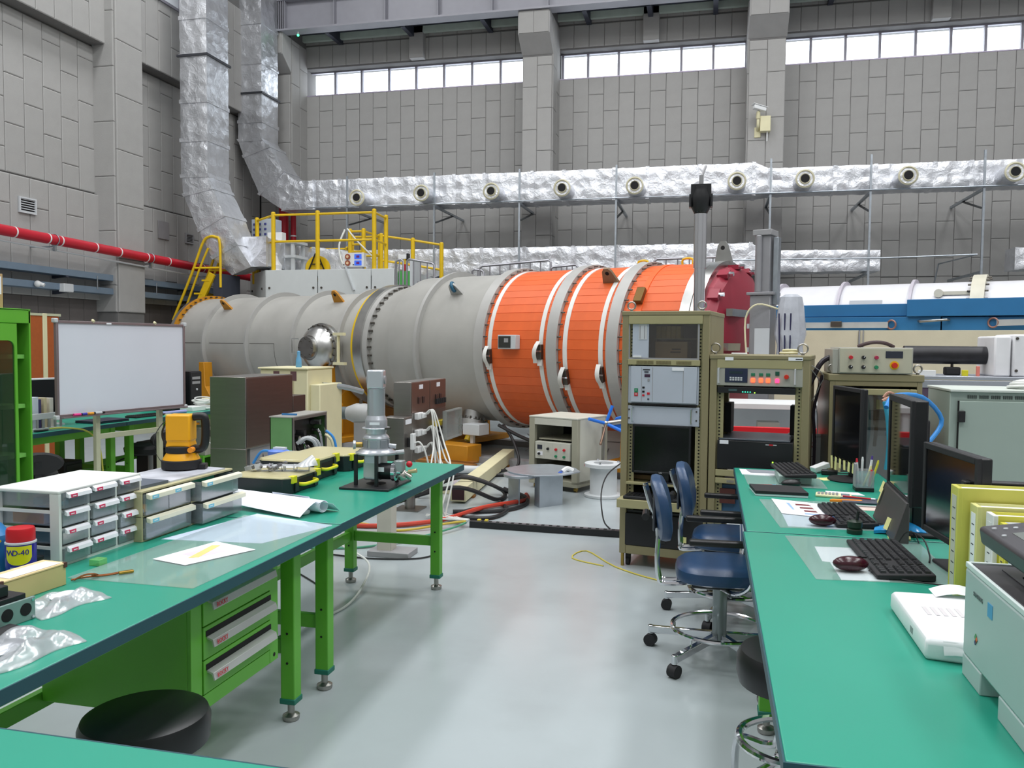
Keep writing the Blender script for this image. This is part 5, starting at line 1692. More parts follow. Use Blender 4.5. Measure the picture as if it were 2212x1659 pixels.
tag(MB().tube([(1.0, 5.2, 1.2), (1.02, 5.2, 1.1), (1.03, 5.2, .95), (1.02, 5.2, .8)], .014, 8).tube([(1.03, 5.21, 1.19), (1.05, 5.2, 1.1), (1.055, 5.2, .95), (1.04, 5.2, .8)], .009, 8).obj('cyan_hose', mk('hose_cyan', (70, 170, 200), .35)), 'pale blue hoses hanging beside the low cabinet rack', 'hose')
tag(MB().tube([(.99, 5.22, 1.2), (1.05, 5.24, 1.22), (1.1, 5.22, 1.15), (1.1, 5.2, 1.0), (1.09, 5.2, .85)], .012, 8).tube([(1.0, 5.24, 1.22), (1.03, 5.25, 1.25), (1.07, 5.25, 1.21), (1.08, 5.24, 1.0)], .009, 8).obj('copper_hose', mk('hose_copper', (176, 130, 108), .4)), 'brown hoses looping behind the tall glossy screen', 'hose')

# small things on the right benches
cu_ = thing('pen_cup', 'clear pen cup with pens and markers beside the screen with notes', 'cup', (.80, 4.64, Z))
MB().frame(-.045, .045, -.045, .045, .003, .02, .11).obj('cup', mk_clear('cup_clear', (200, 205, 215), .08, .3), cu_, rot=(R(90), 0, 0))
MB().box(-.046, .046, -.046, .046, 0, .022).obj('base', BLACK, cu_, .003)
MB().box(-.05, -.04, -.04, .01, .022, .145).obj('grey_holder', GREYP, cu_, .003)
for x, y, dx, dy, mt, cap, h, nm in ((-.025, .0, -.01, 0, WHITE, INKR, .125, 'white marker pen with red cap'), (-.012, -.015, .002, .0, WHITE, WHITE, .135, 'white marker pen'), (.02, .01, .02, .0, PAPER, mk('cap_purple', (80, 60, 140), .4), .14, 'white and purple pen'), (.03, -.01, .035, 0, mk('pen_yellow', (214, 206, 60), .4), MATS.get('pen_yellow'), .12, 'yellow pen'), (.0, .0, .03, -.01, NOTE, NOTE, .09, 'cream pencil'), (.025, -.02, .01, .0, INKR, INKR, .07, 'short red pen')):
    p = thing('pen', '%s standing in the clear pen cup' % nm, 'pen', (.80 + x, 4.64 + y, Z + .024))
    MB().cyl((0, 0, 0), (dx, dy, h), .006, n=8).obj('barrel', mt or NOTE, p)
    MB().cyl((dx, dy, h), (dx * 1.1, dy * 1.1, h + .02), .0065, .004, n=8).obj('cap', cap or NOTE, p)
ca = thing('calculator', 'cream calculator lying on the far right bench', 'calculator', (.62, 4.40, Z), R(-8))
MB().box(-.085, .085, -.04, .04, 0, .014).obj('body', mk('calc_cream', (226, 220, 176), .5), ca, .005)
MB().box(.035, .075, -.03, .03, .014, .0155).obj('lcd', mk('lcd_grey', (120, 134, 150), .2), ca)
m = MB()
for a_ in range(6):
    for b_ in range(5):
        m.box(-.075 + a_ * .017, -.063 + a_ * .017, -.032 + b_ * .0135, -.022 + b_ * .0135, .014, .0175)
stuff(m.obj('keys', GREYP, ca, ang=0))
sheet('paper_slip', 'white envelope behind the calculator', 'paper', [(.60, 4.56), (.61, 4.48), (.78, 4.47), (.76, 4.55)], Z, .002, PAPER)
tr_ = thing('pen_tray', 'flat dark tray with pens in front of the tall glossy screen', 'tray', (.74, 4.28, Z), R(-4))
MB().box(-.1, .09, -.06, .06, 0, .012).obj('tray', mk('tray_slate', (70, 74, 88), .4), tr_, .004)
rp = thing('pen', 'red pen lying on the dark tray by the tall glossy screen', 'pen', (.73, 4.31, Z + .017), R(-20))
MB().cyl((-.08, 0, 0), (.05, 0, 0), .004, n=8).obj('barrel', INKR, rp)
MB().cyl((.05, 0, 0), (.07, 0, 0), .0045, n=8).obj('grip', PAPER, rp)
oc = thing('box_cutter', 'orange cutter knife lying beside the calculator', 'cutter', (.655, 4.26, Z), R(4))
MB().prism([(-.075, -.008), (.07, -.012), (.08, 0), (.07, .012), (-.06, .012)], 0, .014, 'z').obj('handle', mk('cutter_orange', (240, 140, 20), .4), oc, .003)
sheet('pink_sheet', 'pinkish sheet with a pen under the tray on the far right bench', 'paper', [(.60, 4.17), (.61, 4.06), (.78, 4.07), (.80, 4.16)], Z, .002, mk('pink_paper', (222, 200, 190), .7))
sr = thing('pen', 'slim silver pen on the pinkish sheet', 'pen', (.71, 4.15, Z + .007), R(-3))
MB().cyl((-.08, 0, 0), (.08, 0, 0), .004, n=8).obj('barrel', LGREY, sr)
MB().box(.0, .06, .004, .006, .001, .003).obj('clip', CHROME, sr)
st = thing('rubber_stamp', 'dark green capped bottle standing in front of the middle keyboard', 'bottle', (.585, 3.555, Z))
MB().lathe([(.028, 0), (.03, .004), (.03, .018), (.024, .022), (.029, .028), (.029, .05), (.012, .056)], 22).obj('body', mk('stamp_green', (34, 48, 36), .4), st)
MB().cyl((.008, .0, .056), (.012, .0, .092), .006, n=10).obj('stem', mk('stamp_dark', (26, 30, 28), .4), st)
bd = tag(MB().tube([(.515, 3.79, Z + .012), (.52, 3.76, Z + .02), (.525, 3.72, Z + .016)], .012, 8).obj('blue_clip', mk('clip_blue', (46, 126, 204), .4)), 'blue clip at the corner of the middle keyboard', 'clip')
bp2 = thing('blue_packet', 'bright blue glossy packet lying in front of the tall glossy screen', 'packet', (.775, 3.63, Z))
MB().sheet(8, 6, lambda u, v: (-.10 + .2 * u + .03 * (v - .5), -.06 + .12 * v, .014 + .03 * math.sin(PI * u) * math.sin(PI * v) + .004 * math.sin(9 * u + 5 * v)), .012).obj('pouch', mk('packet_blue', (40, 150, 214), .18, 0, .15, 20), bp2)
MB().box(-.02, .1, -.055, -.02, 0, .012).obj('white_base', IVORY, bp2, .004)
sheet('sticky_notes', 'pale yellow sticky notes between the two right benches', 'note', [(.705, 3.54), (.70, 3.49), (.78, 3.485), (.79, 3.535)], Z, .006, NOTE)
sheet('sticky_note', 'single yellow note near the screen with notes', 'note', [(.60, 5.0), (.64, 4.92), (.73, 4.96), (.68, 5.04)], Z, .001, NOTE)
ad = thing('adapter', 'white adapter box lying tilted beside a black power brick', 'adapter', (.655, 5.22, Z + .022), R(25))
MB().at((0, 0, .012), (0, R(-18), 0)).box(-.05, .05, -.03, .03, -.016, .016).obj('case', WHITE, ad, .004)
bb_ = thing('power_brick', 'black power brick at the far end of the right bench', 'adapter', (.70, 5.15, Z), R(-10))
MB().box(-.045, .045, -.025, .025, 0, .03).obj('case', BLACK, bb_, .006)
MB().tube([(.045, 0, .015), (.1, .03, .01), (.14, .08, .008)], .004, 6).obj('cable', CABLEB, bb_)
# binders
bn = [('A4 binder with grey label spine, tallest yellow one in the row', 2.715, .08, .735, 1.10, .335, mk('binder_yellow', (206, 202, 92), .5), mk('spine_grey', (196, 196, 180), .6)),
      ('cream folder in the binder row just in front of the tallest yellow binder', 2.635, .07, .765, 1.08, .295, mk('folder_lemon', (214, 212, 140), .5), PAPER),
      ('yellow and white folder in the middle of the binder row', 2.56, .065, .785, 1.06, .285, mk('folder_citron', (208, 202, 70), .5), mk('spine_white', (222, 224, 222), .6)),
      ('yellow edged white folder right of the middle of the binder row', 2.505, .05, .80, 1.05, .27, PAPER, MATS['folder_citron']),
      ('pale green book with blue lettered spine, nearest in the binder row', 2.425, .07, .805, 1.03, .245, mk('book_mint', (160, 208, 186), .5), mk('spine_teal', (150, 184, 186), .5))]
for i, (lab, y, t, x0, x1, h, c1, c2) in enumerate(bn):
    b = thing('binder' if i < 4 else 'book', lab, 'binder' if i < 4 else 'book', (x0, y, Z), 0, 'binders beside the printer')
    x1 = min(x1, .975)
    MB().box(.012, x1 - x0, -.0, .003, 0, h).box(.012, x1 - x0, t - .004, t - .001, 0, h).obj('cover', c1, b, .001)
    MB().box(.02, x1 - x0 - .01, .003, t - .004, .004, h - .008).obj('pages', PAPER, b)
    sp_ = MB().box(0, .014, -.0, t - .001, 0, h).obj('spine', c1 if i in (0, 1) else c2, b, .002)
    MB().box(-.001, 0, t * .18, t * .75, h * .08, h * .92).obj('label_strip', c2, sp_)
    m = MB()
    for k in range(7):
        m.box(-.0018, -.001, t * .3, t * .6, h * (.2 + .1 * k), h * (.2 + .1 * k) + .003)
    m.obj('print', INK if i < 4 else mk('print_navy', (60, 90, 160), .6), sp_)
    if i == 4:
        MB().box(.1, .15, -.001, 0, h - .045, h - .02).obj('green_print', mk('print_green', (70, 150, 90), .6), b)
        MB().tube([(.06, -.001, h - .09), (.065, -.001, h - .06), (.09, -.001, h - .045)], .006, 6).obj('blue_logo', mk('logo_violet', (60, 60, 170), .5), b)
    if i == 3:
        MB().box(.13, .15, -.0015, 0, h - .045, h - .02).obj('orange_tab', mk('tab_coral', (236, 100, 84), .5), b)
# wrapped paper pack
pk = thing('paper_pack', 'opened white wrapped pack of copy paper on the near right bench beside the printer', 'paper pack', (.63, 2.355, Z))
pts = [(-.105, .19), (-.105, -.2), (.105, -.235), (.105, .2)]
MB().rings([[Vector((a * 1.0, b * 1.0, 0)) for a, b in pts], [Vector((a * 1.04, b * 1.02, .012)) for a, b in pts], [Vector((a * 1.03, b * 1.02, .045)) for a, b in pts], [Vector((a * .96, b * .97, .056)) for a, b in pts]]).obj('wrapped_ream', mk('wrap_white', (238, 240, 242), .35, 0, .02, 9, .25, 14), pk, .006)
MB().sheet(6, 3, lambda u, v: (-.07 + .15 * u, -.206 - .022 * u - .012 * v, .05 - .03 * v * (1 - u * .5) + .003 * math.sin(u * 17)), .001).obj('end_flap', MATS['wrap_white'], pk)
MB().sheet(4, 3, lambda u, v: (.0 + .11 * u, .15 + .08 * v, .058 + .012 * math.sin(PI * u) + .01 * v * u), .001).obj('torn_flap', MATS['wrap_white'], pk)
MB().box(-.109, -.107, -.08, -.05, .015, .035).obj('print_mark', GREYP, pk)
m = MB()
for k in range(5):
    m.box(-.06 + k * .02, -.05 + k * .02, -.02, .05, .0566, .0572)
m.obj('faint_print', mk('print_faint', (208, 204, 206), .7), pk)
# printer
pr = thing('printer', 'grey white desktop laser printer with black top at the right edge', 'printer', (.585, 2.085, Z))
PG_ = mk('printer_grey', (176, 194, 192), .45, 0, .02)
W_, Dp, H_ = .44, .4, .263
MB().prism([(0, 0), (0, -.13 + .02), (0, -W_), (Dp, -W_), (Dp, 0)], .05, H_ - .012, 'z').obj('body', PG_, pr, .006)
MB().box(0, Dp, -.13, 0, 0, .05).box(0, Dp, -W_, -.245, 0, .05).box(.04, Dp, -.245, -.13, 0, .05).obj('base', PG_, pr, .003)
MB().box(.012, Dp - .012, -W_ + .01, -.008, H_ - .012, H_ - .003).obj('black_top', mk('top_charcoal', (66, 64, 68), .4), pr, .003)
MB().frame(0, Dp, 0, W_, .008, H_ - .012, H_ + .001).obj('top_rim', mk('rim_white', (214, 226, 224), .4), pr, .002, rot=(R(90), 0, 0))
for k in range(3):
    MB().box(.08 + k * .05, .3, -.12 - k * .05, -.116 - k * .05, H_ - .003, H_ + .001).obj('output_slot', DARK, pr)
MB().box(.06, .34, -.36, -.05, H_ - .003, H_ - .001).obj('output_tray', mk('tray_dark', (52, 52, 56), .35), pr)
MB().box(.3, Dp, -W_ + .02, -.02, H_ - .003, H_ + .085).obj('rear_riser', MATS['top_charcoal'], pr, .006)
SLAB = (.05, -.215, H_ + .075)
cp = MB().at(SLAB, (0, R(-9), 0)).box(-.03, .16, -.195, .195, -.024, .018).obj('control_panel', MATS['top_charcoal'], pr, .008)
MB().box(.2, Dp, -W_ + .02, -.01, H_ + .08, H_ + .15).obj('scanner_lid', MATS['top_charcoal'], pr, .01)
for x, y in ((-.01, .15), (.01, .14), (.03, .14), (.055, .14), (-.012, .08), (.0, -.03), (.02, -.06)):
    MB().at(SLAB, (0, R(-9), 0)).cyl((x, y, .018), (x, y, .021), .005, n=10).obj('panel_button', LGREY, cp)
MB().at(SLAB, (0, R(-9), 0)).box(.01, .09, -.08, .1, .018, .019).obj('panel_screen', mk('panel_sage', (110, 116, 110), .25), cp)
text('SAMSUNG', .014, mk('print_sage', (104, 116, 116), .6), pr, (-.001, -.10, H_ - .055), (PI / 2, 0, -PI / 2))
MB().box(-.0012, 0, -.195, -.165, H_ - .075, H_ - .045).obj('blue_sticker', mk('sticker_blue', (84, 160, 206), .5), pr)
for k, c in enumerate(((70, 150, 90), (230, 110, 60), (60, 70, 120))):
    MB().at((-.0012, -.093 - (k % 2) * .006, .118 - k * .006), (R(40), 0, 0)).box(-.0005, .0005, -.004, .004, -.006, .006).obj('color_mark', mk('mark_%d' % k, c, .5), pr)

# chairs at the right benches
def chair(label, x, y, rz, bx=.04, bz=-.035, ba=.5):
    r = thing('work_chair', label, 'chair', (x, y, 0), rz, 'navy work chairs at the right benches')
    ST = CHROME
    # faces +x (towards the bench); back at -x
    MB().rings([[Vector((.215 * math.copysign(abs(math.cos(a)) ** .6, math.cos(a)) * s, .215 * math.copysign(abs(math.sin(a)) ** .6, math.sin(a)) * s, z)) for a in [2 * PI * k / 32 for k in range(32)]] for s, z in ((.86, .40), (.98, .412), (1.0, .435), (.97, .46), (.88, .476), (.5, .484))]).obj('seat', NAVY, r)
    MB().box(-.14, .14, -.14, .14, .378, .401).obj('seat_pan', BLACK, r, .006)
    bk_ = MB().rings([[Vector((-.345 + bx + dx - .16 * (zz_ - .72) + .04 * (q * math.cos(a) * .19) ** 2 * 20, .20 * q * math.copysign(abs(math.cos(a)) ** .75, math.cos(a)), zz_ + bz)) for a, zz_ in [(2 * PI * k / 28, .76 + .155 * q * math.copysign(abs(math.sin(2 * PI * k / 28)) ** .75, math.sin(2 * PI * k / 28))) for k in range(28)]] for dx, q in ((-.03, .8), (-.022, .97), (0, 1), (.022, .97), (.035, .8), (.04, .4))])
    bk_ = bk_.obj('backrest', NAVY, r)
    MB().box(-.386 + bx, -.372 + bx, -.1, .1, .66 + bz, .86 + bz).obj('back_shell', mk('shell_grey', (64, 68, 74), .5), r, .01)
    for s in (-.035, .035):
        MB().tube([(-.08, s, .385), (-.26, s, .365), (-.33 + bx * .6, s, .40), (-.35 + bx * .8, s, .50), (-.36 + bx, s, .62), (-.405 + bx, s, .80 + bz), (-.425 + bx, s, .87 + bz)], .012, 8).obj('back_bar', ST, r)
    MB().cyl((-.42 + bx, -.06, .72 + bz), (-.42 + bx, .06, .72 + bz), .018, n=10).obj('adjust_knob', BLACK, r)
    MB().cyl((0, 0, .09), (0, 0, .37), .034, n=18).cyl((0, 0, .2), (0, 0, .385), .026, n=18).obj('column', mk('column_grey', (140, 148, 150), .35, .6), r)
    MB().box(-.1, .1, -.05, .05, .35, .385).obj('tilt_mechanism', GREYP, r, .006)
    MB().tube([(.05, .05, .36), (.1, .12, .33), (.14, .2, .34)], .006, 6).obj('height_lever', BLACK, r)
    for s in (-1, 1):
        MB().box(-.16, .15, s * .265 - .022, s * .265 + .022, .612, .64).obj('armrest', BLACK, r, .008)
        MB().tube([(.0, s * .1, .375), (.06, s * .2, .38), (.12, s * .262, .45), (.12, s * .265, .612)], .011, 8).obj('arm_bar', ST, r)
    fr_ = MB().torus((0, 0, .155), .225, .011, n=40).obj('foot_ring', CHROME, r)
    for k in range(5):
        a = 2 * PI * k / 5 + ba
        d = Vector((math.cos(a), math.sin(a), 0))
        MB().bar(d * .03 + Vector((0, 0, .115)), d * .35 + Vector((0, 0, .085)), .03, .035).cyl(d * .35 + Vector((0, 0, .06)), d * .35 + Vector((0, 0, .105)), .014, n=10).obj('base_arm', CHROME, r, .004)
        MB().cyl(d * .225 + Vector((0, 0, .095)), d * .225 + Vector((0, 0, .155)), .006, n=6).obj('ring_strut', CHROME, fr_)
        t_ = d.cross(Vector((0, 0, 1)))
        MB().cyl(d * .35 - t_ * .022 + Vector((0, 0, .03)), d * .35 + t_ * .022 + Vector((0, 0, .03)), .03, n=16).obj('caster', BLACKM, r)
    return r


cc1 = G(1553, 1388, .08)
cc2 = D(1578, 1200, 4.66)
chair('navy work chair nearer the camera, pushed under the right bench', cc1.x, cc1.y, R(3), .06, -.03, R(-128))
chair('navy work chair farther from the camera, beside the racks', cc2.x, cc2.y, R(-2), .09, -.06, PI)
stl = thing('lab_stool', 'chrome stool with foot ring under the near end of the right bench', 'stool', (.24, 2.95, 0))
q = G(1690, 1605, .24)
stl.location = (q.x + .03, q.y + .02, 0)
MB().torus((0, 0, .24), .165, .013, n=40).obj('foot_ring', CHROME, stl)
for k in range(4):
    a = PI / 4 + k * PI / 2
    d = Vector((math.cos(a), math.sin(a), 0))
    MB().tube([d * .04 + Vector((0, 0, .45)), d * .05 + Vector((0, 0, .24)), d * .09 + Vector((0, 0, .19)), d * .2 + Vector((0, 0, .17)), d * .235 + Vector((0, 0, .13)), d * .24 + Vector((0, 0, .0))], .013, 8).obj('leg', CHROME, stl)
MB().lathe([(.14, .42), (.17, .43), (.178, .46), (.178, .51), (.165, .535), (.1, .545), (.02, .546)], 36).obj('seat', BLACK, stl)

# ================================================================ LEFT WORKBENCHES
bench('workbench', 'left far green workbench carrying the silver vacuum pump', -2.34, -1.48, 3.158, 4.941, (.153, .137), (.126, .129))
lb1 = bench('workbench', 'left near green workbench with the drawer pedestal and parts organisers', -2.34, -1.475, 1.36, 3.153, (.153, .137), (.16, .177))
bench('workbench', 'green workbench corner at the bottom left, closest to the camera', -1.9, .0, .46, 1.31, (.12, .12), (.12, .12))

dp = thing('drawer_pedestal', 'green three drawer pedestal with aluminium handles under the left near bench', 'drawer unit', (-1.6, 2.30, 0), PI / 2)
# local: x along the front (towards +Y), y into the unit (towards -X)
MB().box(0, .02, .012, .57, .30, .715).obj('side_panel', mk('bench_green', (92, 172, 48)), dp, .003)
MB().box(.53, .55, .012, .57, .30, .715).obj('side_panel', GREEN, dp, .003)
MB().box(.02, .53, .55, .57, .30, .715).obj('back_panel', GREEN, dp)
MB().box(.02, .53, .02, .55, .30, .32).box(.02, .53, .02, .55, .70, .715).obj('shelf', GREEN, dp)
for x in (0, .49):
    MB().box(x, x + .06, -.002, .012, .30, .715).obj('front_stile', GREEN, dp, .002)
MB().box(.06, .49, -.001, .012, .30, .352).obj('plinth', GREEN, dp, .002)
for z in (.325, .69):
    for x in (.03, .52):
        MB().cyl((x, -.003, z), (x, .0, z), .008, n=12).obj('rivet', DARK, dp)
for k, (a, b) in enumerate(((.357, .468), (.472, .58), (.584, .705))):
    d_ = MB().box(.063, .487, -.006, .4, a, b).obj('drawer', GREEN, dp, .002)
    zc = b - .05
    h_ = MB().prism([(-.006, zc + .016), (-.03, zc + .008), (-.036, zc - .016), (-.03, zc - .018), (-.024, zc + .002), (-.006, zc + .008)], .08, .488, 'x').obj('handle', mk('handle_alu', (196, 198, 196), .4, .3), d_, .001)
    MB().box(.075, .489, -.0075, -.006, zc + .017, zc + .036).obj('recess_shadow', DARK, d_)  # flat dark strip painted as the shade above the handle
    text('ROCKY', .022, INKR, h_, (.125, -.0375, zc - .004), (R(82), 0, 0), sx=.85)

def round_stool(label, x, y):
    r = thing('round_stool', label, 'stool', (x, y, 0))
    MB().lathe([(.155, .36), (.175, .37), (.178, .43), (.17, .45), (.15, .458), (.02, .46)], 48).obj('seat', mk('seat_black', (20, 22, 24), .38, 0, .05), r)
    MB().lathe([(.12, .345), (.12, .36)], 24).cyl((0, 0, .1), (0, 0, .345), .025).obj('column', CHROME, r)
    for k in range(5):
        a = 2 * PI * k / 5
        d = Vector((math.cos(a), math.sin(a), 0))
        MB().bar(Vector((0, 0, .1)), d * .24 + Vector((0, 0, .07)), .03).obj('base_arm', CHROME, r, .004)
        MB().ball(d * .24 + Vector((0, 0, .028)), .028, 12, 8).obj('caster', BLACKM, r)
    return r


round_stool('round black stool in front of the drawer pedestal at the bottom left', -1.553, 2.02)

# mats, papers and drawings on the left near bench
sheet('drawing_sheet', 'large pale blue drawing under the mat below the rolled paper', 'drawing', [(-2.02, 2.73), (-1.62, 2.77), (-1.50, 3.12), (-1.92, 3.25)], Z, .0008, mk('drawing_blue', (206, 220, 240), .6))
sheet('desk_mat', 'large clear mat on the left near bench', 'mat', [(-1.97, 2.2), (-1.52, 2.2), (-1.505, 3.13), (-1.95, 3.2)], Z + .001, .002, MAT)
pf_ = sheet('printed_map', 'white sheet with yellow and pink print in a clear sleeve on the left near bench', 'paper', [(-1.855, 2.46), (-1.70, 2.42), (-1.585, 2.67), (-1.79, 2.74)], Z + .0035, .001, PAPER)
quad(MB(), [(-1.80, 2.54), (-1.72, 2.52), (-1.67, 2.62), (-1.76, 2.66)], Z + .0047, .0002).obj('print_area', mk('print_mauve', (216, 206, 216), .7), pf_)
quad(MB(), [(-1.745, 2.50), (-1.715, 2.52), (-1.74, 2.69), (-1.77, 2.68)], Z + .005, .0002).obj('print_yellow', mk('print_ochre', (232, 208, 130), .7), pf_)

# ---- white drawer organiser (front towards the aisle)
LIDC = mk_clear('drawer_clear', (190, 198, 206), .07, .2, .12)
ORG = mk('organiser_white', (222, 226, 222), .45, 0, .02)
og = thing('parts_organiser', 'white organiser of twelve small clear drawers on the left near bench', 'organiser', (-2.09, 2.30, Z), PI / 2)
w, d, h = .41, .27, .255
MB().box(0, w, .0, d, h - .012, h).obj('top', ORG, og, .004)
MB().box(0, w, .0, d, 0, .01).obj('bottom', ORG, og)
MB().box(0, w, d - .006, d, .01, h - .012).obj('back', mk_clear('back_clear', (200, 208, 210), .05, .35, .2), og)
for k in range(5):
    z = .0 + (h - .012) * k / 4
    if 0 < k < 4:
        MB().box(.012, w - .012, .001, .012, z - .004, z + .004).obj('rung', ORG, og)
        for sx in (.001, w - .009):
            MB().box(sx, sx + .008, .035, d - .035, z - .005, z + .005).obj('side_rung', ORG, og)
        MB().box(.01, w - .01, .012, d, z - .001, z + .001).obj('tier', LIDC, og)
for x in (w / 3, 2 * w / 3):
    MB().box(max(x - .005, 0), min(x + .005, w), 0, .014, .01, h - .012).obj('upright', ORG, og)
for x in (0, w - .012):
    for y in (0, d - .035):
        MB().box(x, x + .012, y - (.001 if y == 0 else 0), y + .035, .01, h - .012).obj('corner_post', ORG, og)
LABEL = mk('label_white', (238, 240, 246), .4)
LRED = mk('label_red', (214, 52, 96), .5)
cont = [mk('content_%d' % i, c, .6) for i, c in enumerate(((96, 96, 92), (214, 150, 40), (60, 64, 70), (20, 130, 150), (150, 60, 60), (110, 116, 120)))]
for j in range(4):
    for i in range(3):
        x0, z0 = max(i * w / 3 + .007, .013), .012 + j * (h - .012) / 4
        x1, z1 = min((i + 1) * w / 3 - .007, w - .013), z0 + (h - .012) / 4 - .009
        pull = .012 if (i + j) % 3 == 0 else .004
        dw = MB().box(x0, x1, -pull, .002 - pull, z0, z1).box(x0, x0 + .002, -pull, d - .03, z0, z1).box(x1 - .002, x1, -pull, d - .03, z0, z1).box(x0, x1, -pull, d - .03, z0, z0 + .002).obj('drawer', LIDC, og)
        lb_ = MB().prism([(-pull, z1 + .002), (-pull - .010, z1 - .005), (-pull - .012, z1 - .017), (-pull, z1 - .014)], x0 + .008, x1 - .002, 'x').obj('label_holder', LABEL, dw)
        MB().box(x0 + .018, x0 + .046, -pull - .0126, -pull - .0095, z1 - .0168, z1 - .0055).obj('red_label', LRED, lb_)
        MB().box(x0 + .024, x0 + .04, -pull - .013, -pull - .0122, z1 - .0135, z1 - .0105).obj('label_print', PAPER, lb_)
        rr_ = random.Random(i * 7 + j)
        m = MB()
        for q in range(3):
            a = rr_.uniform(x0 + .012, x1 - .05)
            e = rr_.uniform(.02, .16)
            m.box(a, a + rr_.uniform(.02, .045), e, e + rr_.uniform(.02, .05), z0 + .003, z0 + rr_.uniform(.012, .034))
        m.obj('loose_parts', cont[(i * 2 + j) % 6], dw)
yc = tag(MB().box(-.02, .11, 0, .1, 0, .04).obj('yellow_carton', mk('carton_amber', (218, 150, 36), .6), bev=.004), 'amber carton showing through the left side of the white organiser', 'carton')
yc.location = (-2.27, 2.315, Z + .136)
gb = tag(MB().box(0, .13, 0, .08, 0, .04).obj('teal_box', mk('box_teal', (10, 120, 140), .4), bev=.004), 'teal box showing through the left side of the white organiser below the amber carton', 'box')
gb.location = (-2.27, 2.315, Z + .075)

# ---- beige bins
BIN = mk('bin_beige', (186, 180, 140), .5, 0, .03)
bi = thing('parts_bins', 'beige framed block of clear drawers with blue labels beside the white organiser', 'organiser', (-2.055, 2.725, Z), PI / 2)
LBLU = mk('label_blue', (120, 196, 220), .5)
MB().box(-.06, .55, .0, .3, .183, .192).obj('top_board', BIN, bi, .002)
MB().box(-.06, .55, .0, .3, .092, .098).obj('mid_board', BIN, bi, .002)
MB().box(-.06, .55, .0, .3, 0, .006).obj('base_board', BIN, bi, .002)
for x in (-.06, .235, .545):
    MB().box(x, x + .008, 0, .3, .006, .183).obj('side_board', BIN if x < .2 else BLACKM, bi)
cells = [(-.05, .085, .1, .18, .012), (.09, .228, .1, .18, .01), (-.05, .228, .008, .09, .012), (.25, .52, .1, .18, .045), (.25, .54, .008, .09, .05)]
for k, (x0, x1, z0, z1, pu) in enumerate(cells):
    dw = MB().box(x0, x1, -pu, .002 - pu, z0, z1).box(x0, x0 + .002, -pu, .25, z0, z1).box(x1 - .002, x1, -pu, .25, z0, z1).box(x0, x1, -pu, .25, z0, z0 + .002).obj('drawer', LIDC, bi)
    hd_ = MB().prism([(-pu, z1 + .004), (-pu - .02, z1 - .002), (-pu - .02, z1 - .02), (-pu - .002, z1 - .016)], x0, x1 + .004, 'x').obj('handle_bar', mk('handle_cream', (230, 228, 206), .45), dw, .002)
    MB().box(x0 + .012, x0 + .05, -pu - .0207, -pu - .02, z1 - .018, z1 - .004).obj('blue_label', LBLU, hd_)
    MB().box(x0 + .02, x0 + .04, -pu - .0212, -pu - .0206, z1 - .012, z1 - .009).obj('label_print', PAPER, hd_)
    if k == 3:
        for q in range(4):
            MB().box(x0 + .06 + q * .045, x0 + .062 + q * .045, .0, .12, z0 + .003, z1 - .02).obj('divider', LIDC, dw)
        MB().box(x0 + .05, x1 - .02, .06, .13, z0 + .004, z1 - .012).obj('green_parts', mk('parts_green', (20, 140, 110), .5), dw)
    elif k == 4:
        for q in range(3):
            MB().box(x0 + .09 + q * .045, x0 + .092 + q * .045, .0, .12, z0 + .003, z1 - .02).obj('divider', LIDC, dw)
    elif k == 0:
        MB().box(x0 + .02, x0 + .05, .02, .05, z0 + .004, z0 + .034).obj('orange_piece', mk('piece_amber', (226, 160, 50), .5), dw, .003)
    elif k == 2:
        MB().box(x0 + .09, x0 + .2, .02, .1, z0 + .004, z0 + .055).box(x0 + .02, x0 + .08, .03, .1, z0 + .004, z0 + .03).obj('grey_parts', mk('parts_grey', (150, 154, 160), .6), dw, .004)
ZB = Z + .192
sheet('grey_folder', 'dark slate folder on top of the beige bins beside the white organiser', 'folder', [(-2.33, 2.70), (-2.09, 2.69), (-2.08, 2.86), (-2.33, 2.88)], ZB, .012, mk('folder_slate', (88, 98, 112), .35))
sheet('catalogue', 'grey and white catalogue lying under the yellow lantern', 'catalogue', [(-2.34, 2.89), (-2.08, 2.87), (-2.07, 3.24), (-2.34, 3.27)], ZB, .006, mk('catalogue_grey', (196, 200, 210), .4, 0, .25, 9))
# ---- yellow lantern torch
tl = thing('lantern_torch', 'yellow and black lantern torch standing face down on the beige bins', 'torch', (-2.235, 3.165, ZB + .007), R(16))
tl.scale = (1.08, 1.08, 1.08)
YT = mk('torch_yellow', (244, 174, 18), .35, 0, .03)
MB().lathe([(.06, 0), (.076, .004), (.077, .036), (.07, .04)], 36).obj('bezel', BLACKM, tl)
MB().lathe([(.072, .038), (.07, .044), (.058, .064), (.056, .068)], 36).obj('reflector_shell', YT, tl)
MB().lathe([(.057, .066), (.06, .07), (.06, .09), (.056, .094)], 36).obj('black_band', BLACKM, tl)
MB().rings([[(-.05, -.045, .092), (.05, -.045, .092), (.05, .045, .092), (-.05, .045, .092)], [(-.044, -.04, .115), (.044, -.04, .115), (.044, .04, .115), (-.044, .04, .115)], [(-.048, -.044, .12), (.048, -.044, .12), (.048, .044, .12), (-.048, .044, .12)], [(-.048, -.044, .22), (.048, -.044, .22), (.048, .044, .22), (-.048, .044, .22)]]).obj('body', YT, tl, .006)
MB().tube([(.05, 0, .21), (.08, 0, .212), (.095, 0, .2), (.096, 0, .12), (.085, 0, .085), (.06, 0, .078)], .017, 12).obj('handle', BLACK, tl)
MB().cyl((.055, -.03, .082), (.055, -.062, .082), .011, n=16).obj('switch', mk('switch_amber', (246, 150, 30), .4), tl)
